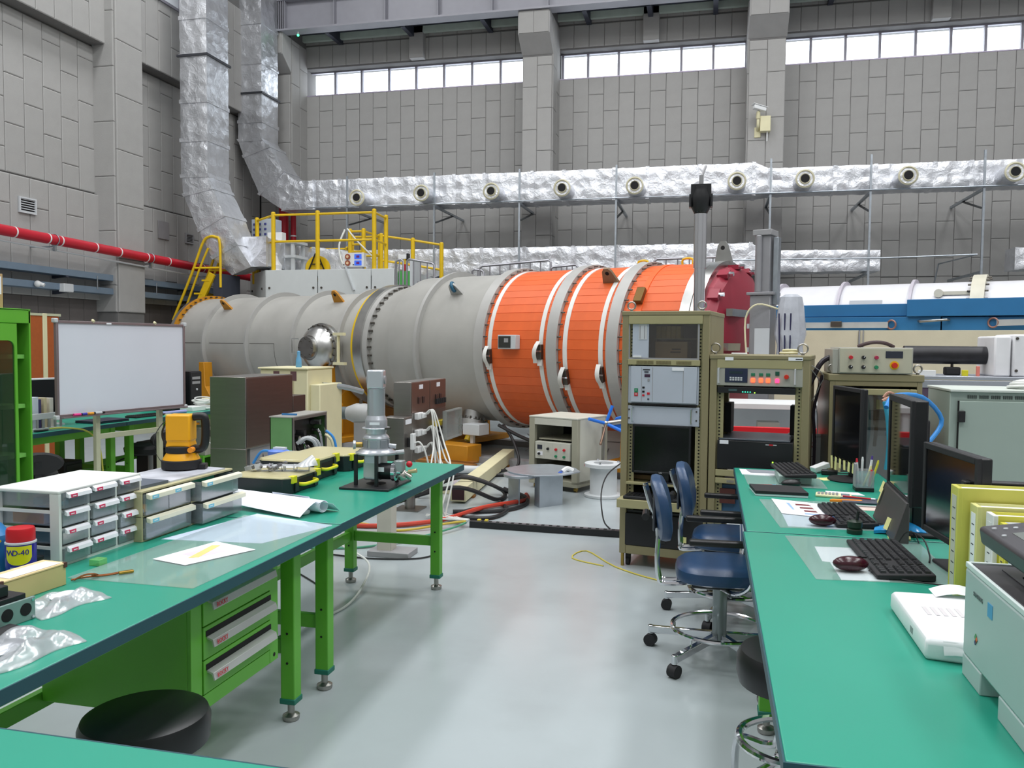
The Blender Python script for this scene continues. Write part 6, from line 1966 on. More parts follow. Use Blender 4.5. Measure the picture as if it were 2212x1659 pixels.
MB().sheet(14, 1, lambda u, v: (-.05 - .055 * math.sin(PI * u) ** .8 - .01 * v, -.012 + .024 * v, .2 - .195 * u), .003).obj('strap', BLACKM, tl)
MB().sheet(10, 1, lambda u, v: (-.05 - .03 * math.sin(PI * u) ** .9, .0 + .022 * v, .2 - .12 * u), .003).obj('strap', BLACKM, tl)
MB().box(.06, .1, -.02, .02, 0, .022).obj('stand_lug', BLACK, tl, .004)

# ---- spray can, boxes and bags at the left
sc_ = thing('spray_can', 'blue and yellow lubricant spray can with red cap on the left near bench', 'can', (-2.145, 2.2, Z), R(34))
BL = mk('can_blue', (34, 30, 140), .25)
MB().lathe([(.042, 0), (.0445, .003), (.0445, .105), (.042, .112)], 40).obj('body', BL, sc_)
MB().lathe([(.0455, .104), (.0455, .109), (.0415, .112)], 40).obj('rim', LGREY, sc_)
MB().lathe([(.042, .112), (.042, .146), (.039, .153), (.02, .156)], 40).obj('cap', mk('cap_red', (196, 16, 30), .35), sc_)
m = MB()
arc = [(-PI / 2 + R(52) * (k / 12 - .5) * 2) for k in range(13)]
rs = []
for zf in (0, 1):
    loop = []
    for a in arc:
        u = (a + PI / 2) / R(52)
        lo = .062 - .022 * math.sqrt(max(0, 1 - u * u)) * 1.0
        loop.append((.0449 * math.cos(a), .0449 * math.sin(a), lo if zf == 0 else .1))
    rs.append(loop)
vs = rs[0] + rs[1]
m.add(vs, [(k, k + 1, 13 + k + 1, 13 + k) for k in range(12)])
ylb = m.obj('yellow_shield', mk('shield_yellow', (222, 214, 20), .35), sc_)
for ch, a in zip('WD-40', (-26, -10, 3, 14, 28)):
    t_ = -PI / 2 + R(a * 1.15)
    text(ch, .025, BL, ylb, (.0454 * math.cos(t_), .0454 * math.sin(t_), .079), (PI / 2, 0, t_ + PI / 2), ext=.0006)
m = MB()
for k in range(4):
    for a in range(-30, 31, 6):
        t_ = -PI / 2 + R(a)
        m.at((.0446 * math.cos(t_), .0446 * math.sin(t_), .03 - k * .007), (0, 0, t_ + PI / 2)).box(-.0022, .0022, -.0004, .0, 0, .003)
stuff(m.obj('fine_print', LGREY, sc_, ang=0))
bt2 = thing('blue_bottle', 'light blue printed bottle behind the spray can at the left edge', 'bottle', (-2.27, 2.215, Z))
MB().lathe([(.05, 0), (.052, .005), (.052, .12), (.03, .15), (.02, .16), (.02, .17)], 24).obj('body', mk('bottle_blue', (60, 134, 196), .35, 0, .2, 9), bt2)
MB().at((0, 0, .07), (0, R(40), R(35))).box(-.004, .004, -.0535, -.052, -.05, .05).obj('yellow_stripe', YEL, bt2)
MB().at((.0, .0, 0), (0, 0, R(35))).box(-.025, .025, -.0535, -.052, .02, .05).obj('white_print', PAPER, bt2)
bw = thing('white_bottle', 'small white dropper bottle at the left edge in front of the blue bottle', 'bottle', (-2.155, 2.09, Z))
MB().lathe([(.025, 0), (.027, .004), (.027, .07), (.012, .085), (.008, .1)], 20).obj('body', mk('bottle_white', (226, 232, 236), .35), bw)
wbx = thing('wooden_box', 'long pale wooden box lying in front of the spray can', 'box', (-1.975, 2.03, Z), R(-4))
MB().box(-.045, .045, -.115, .115, 0, .064).obj('body', mk('box_wood', (196, 180, 124), .7, 0, .06), wbx, .002)
MB().box(-.047, .047, -.117, .117, .064, .07).obj('lid', mk('lid_wood', (226, 200, 150), .7, 0, .06), wbx, .002)
MB().sheet(6, 2, lambda u, v: (-.02 + .06 * v, -.08 + .18 * u, .0715), .0008).obj('paper_tape', PAPER, wbx)
for y in (-.117, .105):
    MB().box(.04, .048, y, y + .012, .055, .071).obj('corner_clip', mk('clip_brown', (80, 44, 36), .5), wbx)
mb_ = thing('metal_bracket', 'grey bracket plate with two round holes and black block at the left edge', 'bracket', (-1.785, 1.74, Z), R(-6))
MB().box(-.004, .004, -.14, .12, .0, .062).obj('plate', mk('bracket_grey', (136, 158, 154), .4, .3), mb_, .002)
for y in (.035, .09):
    MB().cyl((.0042, y, .033), (.0052, y, .033), .017, n=24).obj('hole', DARK, mb_)
MB().box(-.11, -.006, -.14, .10, .0, .075).obj('black_block', BLACK, mb_, .003)
MB().box(-.05, -.02, -.14, .06, .075, .105).obj('black_fin', BLACK, mb_, .003)
for y in (-.11, .11):
    for z in (.008, .055):
        MB().cyl((.004, y, z), (.008, y, z), .004, n=8).obj('screw', CHROME, mb_)
bp3 = tag(quad(MB(), [(-1.76, 1.55), (-1.685, 1.56), (-1.70, 1.76), (-1.765, 1.77)], Z, .016).obj('black_plate', BLACKM, bev=.003), 'flat black plate in front of the grey bracket', 'plate')


def bag(name, label, c, sx, sy, rz, seed, h=.022):
    o = thing(name, label, 'bag', (c[0], c[1], Z), rz)
    rn_ = random.Random(seed)
    ph = [rn_.uniform(0, 6) for _ in range(6)]

    def fn(u, v):
        e = min(u, 1 - u, v, 1 - v) * 5
        z = min(e, 1) * h * (.55 + .3 * math.sin(u * 11 + ph[0] + 3 * v) + .25 * math.sin(v * 13 + ph[1] - 4 * u) + .15 * math.sin(u * 27 + v * 17 + ph[2]))
        return ((u - .5) * sx + .012 * math.sin(v * 7 + ph[3]), (v - .5) * sy + .012 * math.sin(u * 6 + ph[4]), max(z, 0) + .004)
    MB().sheet(22, 18, fn, .003).obj('film', mk_clear('bag_film', (236, 240, 246), .07, .26, .2), o, ang=60)
    return o


b1 = bag('plastic_bag', 'clear plastic bag with a coin shaped part lying by the wooden box', (-1.80, 1.98), .16, .22, R(-10), 2)
MB().lathe([(.018, .004), (.018, .008), (.002, .008)], 16, (.03, -.05, 0)).obj('coin_part', GREYP, b1)
MB().ball((-.03, .04, .009), .03, 12, 6, (1, 1.5, .35)).obj('white_pad', PAPER, b1)
b2 = bag('bubble_wrap_bag', 'crumpled clear bubble bag at the left edge of the left near bench', (-1.63, 1.64), .2, .27, R(-12), 5, .032)
MB().ball((-.02, -.03, .012), .05, 14, 6, (1, 1.5, .3)).obj('wrapped_part', mk('part_silver', (186, 190, 196), .3, .6), b2)
cp_ = thing('copper_probe', 'bronze wire probe with a cable loop lying on the mat beside the wooden box', 'probe', (-1.9, 2.21, Z + .006))
MB().tube([(-.02, -.04, .0), (.0, -.02, .012), (.02, .0, .012), (.02, .02, .0), (-.01, -.0, .0), (-.03, -.04, .0)], .003, 6).tube([(.01, .0, .004), (.04, .03, .002), (.06, .06, .002)], .004, 6).obj('wire', mk('wire_copper', (150, 90, 50), .4, .6), cp_)
MB().box(-.008, .008, -.02, .025, -.002, .006).obj('connector', mk('brass_conn', (176, 140, 60), .35, .8), cp_, .002)
[c for c in cp_.children if c.name.startswith('connector')][0].location = (.075, .075, 0)
[c for c in cp_.children if c.name.startswith('connector')][0].rotation_euler = (0, 0, R(-40))
gbx = thing('green_clear_box', 'tiny yellow green translucent box beside the white organiser', 'box', (-1.99, 2.36, Z))
MB().box(-.02, .02, -.02, .02, 0, .022).obj('case', mk('box_lime', (130, 214, 120), .2, alpha=.6), gbx, .002)
bk2 = thing('dark_jar', 'small black lidded jar behind the spray can', 'jar', (-2.15, 2.265, Z))
MB().lathe([(.02, 0), (.022, .003), (.022, .03)], 18).obj('glass', CLEAR, bk2)
MB().lathe([(.023, .03), (.023, .042), (.003, .043)], 18).obj('lid', BLACK, bk2)

# ---- rolled drawing
rl = thing('rolled_drawing', 'loosely rolled white drawing lying across the joint of the left benches', 'roll', (0, 0, 0))
a, b = Vector((-2.2, 3.50, Z + .033)), Vector((-1.645, 3.335, Z + .033))
d = (b - a).normalized()
sd_ = Vector((0, 0, 1)).cross(d).normalized()
prof = []
for k in range(34):
    t = k / 33
    an = -PI / 2 + 2 * PI * 1.35 * t
    rr_ = .02 + .0105 * t
    prof.append((rr_ * math.cos(an), rr_ * math.sin(an)))
last = prof[-1]
prof += [(last[0] - .02, last[1] + .003), (last[0] - .05, last[1] - .010), (last[0] - .085, -.028)]
rs = []
for t in (0, .5, 1):
    c = a.lerp(b, t)
    rs.append([c + sd_ * (-x) * (1 + .15 * t) + Vector((0, 0, 1)) * (y * 1.0) + d * (.03 * t * (1 if k > 34 else 0)) for k, (x, y) in enumerate(prof)])
m = MB()
n = len(prof)
m.add([p for r_ in rs for p in r_], [(i * n + k, i * n + k + 1, (i + 1) * n + k + 1, (i + 1) * n + k) for i in range(2) for k in range(n - 1)])
o = m.obj('roll', mk('paper_roll', (236, 240, 250), .7), rl)
sl = o.modifiers.new('thickness', 'SOLIDIFY')
sl.thickness = .0012
m = MB().sheet(8, 6, lambda u, v: (a + (b - a) * (.25 + .75 * u) + sd_ * (-.025 + -.12 * v) + Vector((0, 0, .03 - .056 * v ** 1.5 * (.7 + .3 * u) + .002))), .001)
m.obj('loose_corner', MATS['paper_roll'], rl)
m = MB().sheet(8, 4, lambda u, v: (a + (b - a) * (.42 + .4 * u) + sd_ * (.02 + .09 * v * (1 - abs(2 * u - 1) * .7)) + Vector((0, 0, .028 - .04 * v))), .001)
m.obj('loose_corner', MATS['paper_roll'], rl)
tp = thing('tape_roll', 'white tape roll lying under the rolled drawing', 'tape', (-1.74, 3.30, Z))
MB().torus((0, 0, .009), .035, .009, n=28).obj('tape', WHITE, tp)

# ---- organiser cases with yellow latches
CASE = mk('case_black', (34, 40, 44), .5)
LIM = mk('latch_lime', (220, 214, 30), .4)
LIDT = mk_clear('case_lid', (222, 214, 170), .07, .62, .12)


def case(label, x0, x1, y0, y1, h, inner=True):
    r = thing('organiser_case', label, 'case', ((x0 + x1) / 2, (y0 + y1) / 2, Z), 0, 'organiser cases on the left far bench')
    a, b = (x1 - x0) / 2, (y1 - y0) / 2
    c = .035
    P8 = lambda k: [(-a + c, -b + k), (a - c, -b + k), (a - k, -b + c), (a - k, b - c), (a - c, b - k), (-a + c, b - k), (-a + k, b - c), (-a + k, -b + c)]
    MB().rings([[Vector((x, y, 0)) for x, y in P8(.008)], [Vector((x, y, h * .9)) for x, y in P8(0)]]).obj('tub', CASE, r, .004)
    for y in (-b * .55, b * .55):
        MB().box(a - .002, a + .006, y - .018, y + .018, .01, h * .86).obj('rib', CASE, r, .002)
    MB().rings([[Vector((x, y, h * .9)) for x, y in P8(-.002)], [Vector((x, y, h)) for x, y in P8(.004)]]).obj('lid', LIDT, r, .002)
    MB().rings([[Vector((x * .96, y * .96, h * .9 + .001)) for x, y in P8(0)], [Vector((x * .96, y * .96, h * .9 + .003)) for x, y in P8(0)]]).obj('inlay', mk('inlay_straw', (214, 204, 150), .6, 0, .25, 25, stretch=(1, 9, 1)), r)
    for y in (-b * .7, b * .7):
        MB().box(a - .02, a + .008, y - .022, y + .022, h * .62, h + .003).obj('latch', LIM, r, .003)
    MB().tube([(a - .004, -b * .42, h * .5), (a + .028, -b * .36, h * .48), (a + .034, 0, h * .48), (a + .028, b * .36, h * .48), (a - .004, b * .42, h * .5)], .0095, 8).obj('handle', LIM, r)
    MB().box(a - .03, a + .001, -b * .4, b * .4, h * .3, h * .75).obj('handle_recess', DARK, r)
    return r


case('nearest black organiser case with lime latches, plastic trays heaped on it', -2.33, -1.995, 3.665, 4.035, .088)
case('middle black organiser case with lime latches', -2.40, -2.065, 4.055, 4.41, .118)
case('third organiser case with lime latches, just behind the silver pump', -2.40, -2.03, 4.44, 4.78, .10)
tt = thing('parts_trays', 'heap of frosted plastic trays holding small grey parts on the nearest organiser case', 'tray', (-2.17, 3.86, Z + .09), R(-20))
FRO = mk_clear('frosted', (224, 228, 232), .1, .5, .25)
for k in range(5):
    MB().at((-.09 + k * .05, -.07 + k * .035, 0), (R(6), R(-14 + 5 * k), R(14 * k))).frame(-.04, .04, 0, .03, .002, -.02, .02).box(-.038, .038, -.02, .02, 0, .002).obj('tray', FRO, tt)
rn = random.Random(9)
for k in range(12):
    x, y = rn.uniform(-.12, .1), rn.uniform(-.08, .08)
    MB().at((x, y, .02 + rn.uniform(0, .018)), (rn.uniform(-.5, .5), rn.uniform(-.5, .5), rn.uniform(0, 3))).box(-.012, .012, -.006, .006, -.008, .008).obj('part', mk('part_grey', (120, 120, 126), .45, .4), tt)
MB().sheet(6, 6, lambda u, v: (.09 + .09 * u, .02 + .1 * v, .03 + .05 * math.sin(PI * u) * v), .001).obj('curled_film', FRO, tt)
sheet('paper_sheet', 'white sheets lying behind the beige bins and the organiser cases', 'paper', [(-2.33, 3.30), (-2.22, 3.32), (-2.18, 3.6), (-2.33, 3.64)], Z, .003, PAPER)
sheet('paper_sheet', 'curled white sheet on the nearest organiser case behind the plastic trays', 'paper', [(-2.32, 3.92), (-2.12, 3.97), (-2.14, 4.03), (-2.32, 4.03)], Z + .089, .002, PAPER)

# ---- vacuum pump on its stand
vp = thing('vacuum_pump', 'silver cryogenic vacuum pump on a black plate stand on the left far bench', 'pump', (-1.705, 4.072, Z))
SIL = mk('pump_silver', (182, 186, 192), .33, .55, .03)
SIL2 = mk('pump_light', (198, 202, 208), .28, .5, .03)
MB().box(-.135, .135, -.168, .168, 0, .012).obj('base_plate', mk('plate_black', (34, 34, 38), .4), vp, .002)
MB().cyl((.0, .0, .012), (.0, .0, .0135), .052, n=32).obj('plate_hole', DARK, vp)
for x, y in ((-.08, -.08), (.045, -.105), (.09, .07), (-.06, .1)):
    MB().box(x - .008, x + .008, y - .008, y + .008, .012, .172).obj('stand_leg', BLACK, vp)
MB().box(-.05, .045, -.055, .055, .035, .172).obj('motor_block', SIL2, vp, .01)
MB().box(-.048, .03, -.0565, -.055, .05, .125).obj('label_plate', mk('label_silver', (206, 214, 212), .4), vp)
MB().lathe([(.105, .170), (.108, .173), (.108, .180), (.094, .186), (.09, .192), (.076, .198)], 48).obj('base_flange', SIL2, vp)
MB().lathe([(.078, .196), (.068, .20), (.068, .25), (.07, .254), (.066, .262)], 48).obj('lower_body', SIL, vp)
for k in range(8):
    a = 2 * PI * k / 8 + .2
    MB().at((0, 0, .226), (0, 0, a)).box(.0665, .0695, -.019, .019, -.02, .02).obj('side_panel', mk('pump_panel', (160, 165, 172), .35, .5), vp, .001)
MB().lathe([(.066, .262), (.052, .276), (.053, .282)], 48).obj('shoulder', SIL2, vp)
MB().lathe([(.054, .282), (.056, .302), (.072, .303), (.074, .306), (.072, .309), (.058, .31)], 48).obj('clamp_ring', SIL2, vp)
MB().lathe([(.058, .31), (.058, .348), (.056, .352), (.047, .372)], 48).obj('upper_body', SIL, vp)
MB().cyl((.06, -.03, .306), (.1, -.05, .312), .006, n=8).obj('clamp_bolt', BOLT, vp)
MB().at((0, 0, .333), (0, 0, R(14))).box(-.026, .026, -.0595, -.057, -.007, .007).obj('name_plate', LABEL, vp)
MB().lathe([(.0465, .37), (.0465, .505), (.0475, .508), (.0475, .514)], 40).obj('cylinder', SIL, vp)
MB().at((0, 0, 0), (0, 0, R(12))).box(-.043, .043, -.043, .043, .514, .612).obj('drive_head', SIL2, vp, .008)
MB().at((0, 0, 0), (0, 0, R(12))).cyl((-.043, 0, .56), (-.05, 0, .56), .02, n=16).cyl((.043, 0, .56), (.05, 0, .56), .022, n=16).obj('head_port', GREYP, vp)
MB().cyl((-.065, -.03, .218), (-.10, -.045, .218), .014, n=14).obj('brass_neck', mk('neck_brass', (180, 150, 80), .35, .8), vp)
MB().lathe([(.012, 0), (.022, .002), (.024, .014), (.016, .018)], 18, (-.095, -.043, .218), (-.9, -.4, 0)).obj('side_port', SIL2, vp)
MB().cyl((.065, .02, .212), (.10, .03, .208), .012, n=12).obj('gas_fitting', SIL2, vp)
MB().tube([(.05, .03, .165), (.09, .05, .172), (.13, .07, .176)], .012, 8).obj('outlet_pipe', LGREY, vp)
# gauge head assembly on the side
ax = Vector((.98, .08, 0)).normalized()
g0 = Vector((.036, -.04, .085))
sv_ = MB().cyl(g0, g0 + ax * .07, .043, n=28).obj('black_collar', BLACK, vp)
MB().at(g0 + ax * .03 + Vector((-.005, -.043, .014)), (0, 0, 0)).box(-.016, .016, -.002, .0, -.012, .012).obj('collar_label', LABEL, sv_)
MB().lathe([(.046, .07), (.05, .072), (.05, .09), (.044, .094), (.03, .1), (.03, .12)], 28, g0, ax).obj('steel_ring', CHROME, vp)
MB().ball(g0 + ax * .12 + Vector((0, 0, -.02)), .028, 14, 8).cyl(g0 + ax * .12, g0 + ax * .17 + Vector((0, 0, -.03)), .016, n=12).obj('valve_body', mk('valve_steel', (186, 184, 176), .25, .9), vp)
MB().box(-.03, .02, -.03, .02, .0, .06).obj('gauge_box', mk('gauge_clear', (150, 156, 156), .25, .3), vp, .006, loc=g0 + ax * .115 + Vector((0, 0, .0)))
MB().ball(g0 + ax * .16 + Vector((0, 0, .04)), .017, 14, 8).obj('red_knob', KRED, vp)
MB().cyl(g0 + ax * .155, g0 + ax * .2 + Vector((0, 0, .008)), .011, n=12).obj('brass_valve', mk('valve_straw', (200, 184, 140), .4, .5), vp)

# ================================================================ MIDDLE OF THE HALL
SST = mk('stainless', (150, 146, 142), .3, .9, .04, 3, stretch=(1, 1, 14))
SSD = mk('stainless_dark', (122, 108, 104), .32, .85, .05, 3, stretch=(1, 1, 14))
# tall stainless cabinet on legs
q = D(530, 815, 7.0)
cb1 = thing('stainless_cabinet', 'tall stainless steel electrical cabinet behind the yellow lantern', 'cabinet', (q.x, q.y, 0))
y1 = WX(632, 806, q.x).y - q.y
MB().box(-.34, 0, 0, y1, .60, q.z).obj('body', SST, cb1, .004)
MB().box(0, .004, .01, y1 - .01, .615, q.z - .01).obj('door', SSD, cb1, .002)
MB().box(-.34, .0, .0, .02, .0, .6).obj('leg_panel', SST, cb1, .002)
for lx in (-.34, -.04):
    MB().box(lx, lx + .04, y1 - .04, y1, 0, .6).obj('leg', SST, cb1, .002)
MB().box(-.3, -.02, .1, y1 - .1, .45, .6).obj('gland_tray', GREYP, cb1)
for k in range(3):
    MB().tube([(-.05, .3 + k * .12, .6), (-.03, .32 + k * .12, .4), (-.06, .3 + k * .13, .1), (.0, .3 + k * .14, .01)], .02, 8).obj('cable', CABLEB if k != 1 else LGREY, cb1)
q2 = WX(660, 852, q.x)
MB().box(-.3, .0, y1 + .01, q2.y - q.y, .62, q2.z).obj('small_cabinet', SSD, cb1, .004)
# cream machine behind
q = D(562, 797, 9.0)
q3 = D(676, 800, 9.2)
cmn = thing('cream_machine', 'cream painted machine housing behind the stainless cabinet with small blue bottle on top', 'machine', (q.x, q.y, 0))
wv = (q3 - q).length
MB().box(0, wv, 0, .6, 0, q.z).obj('housing', IVORY, cmn, .01)
MB().box(wv, wv + .12, .05, .6, 0, q.z - .16).obj('side_housing', IVORY, cmn, .01)
MB().box(-.02, wv + .01, -.02, .62, q.z, q.z + .02).obj('lid', IVORY, cmn, .006)
for x in (.16, wv - .2):
    MB().box(x, x + .07, -.004, 0, q.z - .12, q.z - .02).obj('hinge_plate', mk('hinge_brown', (100, 70, 74), .5), cmn)
MB().box(wv - .3, wv - .16, -.003, 0, q.z - .7, q.z - .1).obj('recess', mk('recess_tan', (186, 176, 140), .6), cmn)
bb2 = thing('blue_bottle', 'small blue bottle standing on the cream machine housing', 'bottle', (q.x + .38, q.y + .15, q.z + .02))
MB().lathe([(.03, 0), (.034, .01), (.03, .09), (.018, .12), (.018, .17), (.008, .18)], 16).obj('body', mk('bottle_sky', (100, 160, 200), .3), bb2)
a = D(697, 832, 9.2)
b = D(783, 846, 9.6)
tag(MB().tube([a, a.lerp(b, .5) + Vector((0, 0, .02)), b], .032, 10).obj('steel_hose', mk('hose_grey', (160, 168, 172), .35, .6)), 'thick grey hose between the cream machine and the ochre support', 'hose')
# open stainless box with tubing
q = D(632, 903, 6.0)
ob = thing('gas_panel_box', 'open stainless box with tubes inside and a green reflection coloured into its sides, behind the organiser cases', 'cabinet', (q.x, q.y, 0))
y1 = WX(705, 890, q.x).y - q.y
x0 = WY(583, 903, q.y).x - q.x
MB().box(x0, 0, 0, .006, .0, q.z).box(x0, 0, y1 - .006, y1, 0, q.z).box(x0, x0 + .006, 0, y1, 0, q.z).box(x0, 0, 0, y1, 0, .006).obj('shell', mk('steel_green_reflect', (120, 170, 110), .25, .6, .1, 4), ob)  # green reflection on the steel put into its base colour
MB().box(x0 - .005, .005, -.005, y1 + .005, q.z, q.z + .008).obj('top', mk('top_steel', (180, 178, 172), .4, .5), ob)
MB().frame(0, y1, .0, q.z, .02, -.004, .006).obj('rim', SST, ob, rot=(0, 0, PI / 2))
MB().box(x0 * .6, x0 * .6 + .005, .01, y1 - .01, .01, q.z - .01).obj('inner_plate', mk('plate_soot', (56, 50, 50), .35, .5), ob)
rn = random.Random(3)
for k in range(6):
    y = .06 + k * (y1 - .12) / 5
    z = q.z - .12 - rn.uniform(0, .2)
    MB().tube([(x0 * .5, y, z), (-.03, y, z - .02), (-.02, y + .03, z - .2), (-.03, y + .05, z - .34)], .013, 8).obj('tube', (SST, BLACK, CHROME)[k % 3], ob)
    MB().cyl((x0 * .55, y, z + .06), (-.02, y, z + .06), .022, n=12).obj('gauge', CHROME if k % 2 else BLACKM, ob)
for k in range(2):
    MB().tube([(-.02, .1 + k * .04, q.z - .2), (.03, .14 + k * .04, q.z - .16), (.06, .24 + k * .05, q.z - .22), (.03, .32 + k * .05, q.z - .42), (.0, .33 + k * .05, .2)], .014, 8).obj('grey_hose', LGREY, ob)
tag(MB().box(-.06, .06, -.006, .006, 0, .012).obj('blue_stick', mk('stick_blue', (50, 120, 180), .4)), 'blue plastic stick lying on the open stainless box', 'stick').location = (q.x - .09, q.y + .12, q.z + .009)
tag(MB().tube([D(704, 930, 6.3), D(720, 945, 6.3), D(727, 975, 6.3), D(727, 1005, 6.3)], .01, 8).obj('blue_hose', mk('hose_blue', (56, 140, 214), .3)), 'blue hose arching right of the open stainless box', 'hose')
tag(MB().tube([D(702, 938, 6.35), D(715, 950, 6.35), D(722, 980, 6.35), D(722, 1005, 6.35)], .01, 8).obj('cream_hose', IVORY), 'cream hose arching right of the open stainless box', 'hose')
fl = thing('water_filter', 'blue capped brown filter with blue hoses behind the organiser cases', 'filter', (0, 0, 0))
c = D(602, 985, 5.5)
fl.location = (c.x, c.y, 0)
MB().lathe([(.05, c.z - .1), (.05, c.z + .0)], 20).obj('amber_bowl', mk('bowl_amber', (120, 70, 36), .25), fl)
MB().lathe([(.06, c.z), (.07, c.z + .01), (.07, c.z + .035), (.05, c.z + .045)], 20).obj('blue_cap', mk('cap_blue', (92, 128, 210), .4), fl)
MB().box(-.03, .05, -.02, .02, c.z + .045, c.z + .06).obj('bracket', WHITE, fl)
MB().box(-.03, .03, -.02, .02, 0, c.z - .1).obj('post', GREYP, fl)
MB().tube([(-.06, 0, c.z + .03), (-.14, .02, c.z + .02), (-.2, .02, c.z - .06)], .009, 8).tube([(.06, 0, c.z + .03), (.13, .02, c.z + .02), (.2, .02, c.z - .05)], .009, 8).obj('blue_hose', MATS['hose_blue'], fl)

# stainless socket panel on a post
q = D(888, 826, 7.3)
sp = thing('socket_panel', 'stainless socket panel on a post with white plugs and cables, right of the vacuum pump', 'panel', (q.x, q.y, 0))
yb = WX(962, 816, q.x).y - q.y
x0 = WY(850, 826, q.y).x - q.x
BRZ = mk('panel_brown', (128, 104, 94), .34, .7, .05, 3)
zb = D(888, 1000, 7.3).z
zm = WX(925, 885, q.x).z
for a, b in ((0, yb * .5), (yb * .5 + .004, yb)):
    MB().box(x0, 0, a, b, zb, q.z).obj('cabinet', SST, sp, .004)
    dr_ = MB().box(0, .006, a + .006, b - .006, zm, q.z - .006).obj('door', BRZ, sp, .002)
    MB().box(.006, .008, (a + b) / 2 - .05, (a + b) / 2 + .05, q.z - .07, q.z - .03).obj('name_plate', LABEL, dr_)
    for s in (-.06, .06):
        MB().box(.006, .016, (a + b) / 2 + s - .025, (a + b) / 2 + s + .025, q.z - .2, q.z - .14).obj('meter', mk('meter_dark', (60, 40, 38), .4), dr_, .003)
MB().box(0, .006, .006, yb - .006, zb + .01, zm - .005).obj('socket_plate', SST, sp, .002)
for z in (zm - .02, zm - .17, zm - .32):
    pg_ = MB().box(.006, .05, .06, .20, z - .04, z + .02).obj('white_plug', WHITE, sp, .008)
    MB().box(.05, .075, .13, .21, z - .03, z + .015).obj('plug_end', WHITE, pg_, .006)
for k in range(3):
    MB().box(.006, .05, yb * .62 + k * .1, yb * .62 + .06 + k * .1, zm - .17, zm - .12).obj('yellow_connector', mk('conn_yellow', (206, 186, 60), .4), sp, .003)
    MB().cyl((.006, yb * .62 + .03 + k * .1, zm - .22), (.09, yb * .62 + .03 + k * .1, zm - .24), .03, n=12).obj('black_plug', BLACK, sp)
m = MB()
for k in range(5):
    m.box(.006, .03, yb * .66 + k * .06, yb * .69 + k * .06, zm + .04, zm + .09)
m.obj('terminal_block', BLACKM, sp)
MB().frame(yb * .6, yb + .12, zm - .3, zm - .02, .012, -.14, -.1).box(yb * .6, yb + .12, -.105, -.10, zm - .3, zm - .02).obj('clear_cover', mk_clear('cover_clear', (190, 194, 190), .1, .35, .1), sp, rot=(0, 0, PI / 2))
sb = MB().box(x0 - .02, .02, -.22, -.03, zb - .1, zm - .02).obj('switch_box', SST, sp, .004)
MB().box(.02, .024, -.19, -.05, zm - .08, zm - .04).obj('name_plate', LABEL, sb)
MB().box(.02, .05, -.15, -.09, zm - .28, zm - .2).obj('socket', BLACKM, sb, .004)
MB().box(.05, .085, -.16, -.1, zm - .3, zm - .16).obj('white_plug', WHITE, sb, .006)
MB().cyl((x0 * .5, .2, 0), (x0 * .5, .2, zb), .05, n=24).obj('post', SST, sp)
MB().box(x0 * .5 - .12, x0 * .5 + .12, .08, .32, 0, .012).obj('foot_plate', SST, sp)
# white leads from the panel to the floor strip
wl_ = thing('white_leads', 'fan of white cables hanging from the socket panel to the black power strip', 'cable', (0, 0, 0), 0)
rn = random.Random(21)
for k in range(8):
    z = (zm - .02, zm - .17, zm - .32)[k % 3]
    s = Vector((q.x + .075, q.y + .16 + .012 * k, z))
    x_ = q.x + .16 + .03 * k
    e = Vector((-1.93 + .004 * k, 6.50, .04 + .004 * k))
    fl_ = Vector((-2.25 + rn.uniform(-.08, .16), 6.75 + rn.uniform(-.2, .25), .02 + .004 * k))
    MB().tube([s, s + Vector((.06, 0, .03)), s + Vector((.10 + .012 * k, -.05, -.25)), Vector((x_ + .06, q.y - .1, .42)), fl_.lerp(Vector((x_, q.y - .2, .1)), .4), fl_, e], .0075, 6, 6).obj('lead', CABLEW, wl_)
s = Vector((q.x + .085, q.y - .13, zm - .24))
MB().tube([s, s + Vector((.05, .0, .0)), s + Vector((.10, .02, -.12)), s + Vector((.15, .1, -.5)), Vector((-2.3, 6.7, .1)), Vector((-2.15, 6.4, .01))], .008, 6, 6).obj('lead', CABLEW, wl_)

# ---- power strip, cables, beam
pst = thing('power_strip', 'long black multi socket power strip lying on the floor', 'power strip', (-1.90, 6.53, 0), R(-1.4))
L_ = 1.24
MB().box(0, L_, -.03, .03, 0, .055).obj('body', BLACK, pst, .004)
for k in range(18):
    x = .06 + k * (L_ - .1) / 18
    sk = MB().box(x, x + .036, -.022, .022, .055, .057).obj('socket', mk('socket_grey', (110, 108, 112), .5) if k % 1 == 0 else DARK, pst)
    MB().box(x + .036, x + .062, -.02, .02, .055, .0562).obj('socket_gap', DARK, sk)
for k in range(2):
    MB().box(.062 + k * .063, .09 + k * .063, -.018, .018, .057, .07).obj('yellow_plug', mk('conn_yellow', (206, 186, 60), .4), pst, .003)
tag(MB().tube([(-.74, 6.5, .06), (-.80, 6.55, .12), (-.84, 6.7, .3), (-.82, 6.95, .42), (-.72, 7.2, .5), (-.62, 7.4, .6)], .006, 6).obj('thin_cable', CABLEB), 'thin black cable rising from the right end of the power strip', 'cable')
bm_ = thing('cream_beam', 'cream square steel beam lying on the floor by the vessel', 'beam', (-2.29, 7.45, 0), R(90) + R(4.2))
MB().box(0, 2.9, -.075, .075, .02, .16).obj('tube', IVORY, bm_, .006)
MB().box(-.003, .0, -.06, .06, .035, .145).obj('open_end', mk('end_maroon', (60, 30, 36), .7), bm_)
for x in (.3, 2.4):
    MB().box(x, x + .1, -.09, .09, 0, .02).obj('bearer', mk('brown_timber', (140, 92, 36), .7), bm_)
tag(MB().box(-2.75, -2.3, 7.9, 7.98, 0, .06).obj('cream_channel', IVORY, bev=.006), 'short cream channel lying left of the cream beam', 'channel')
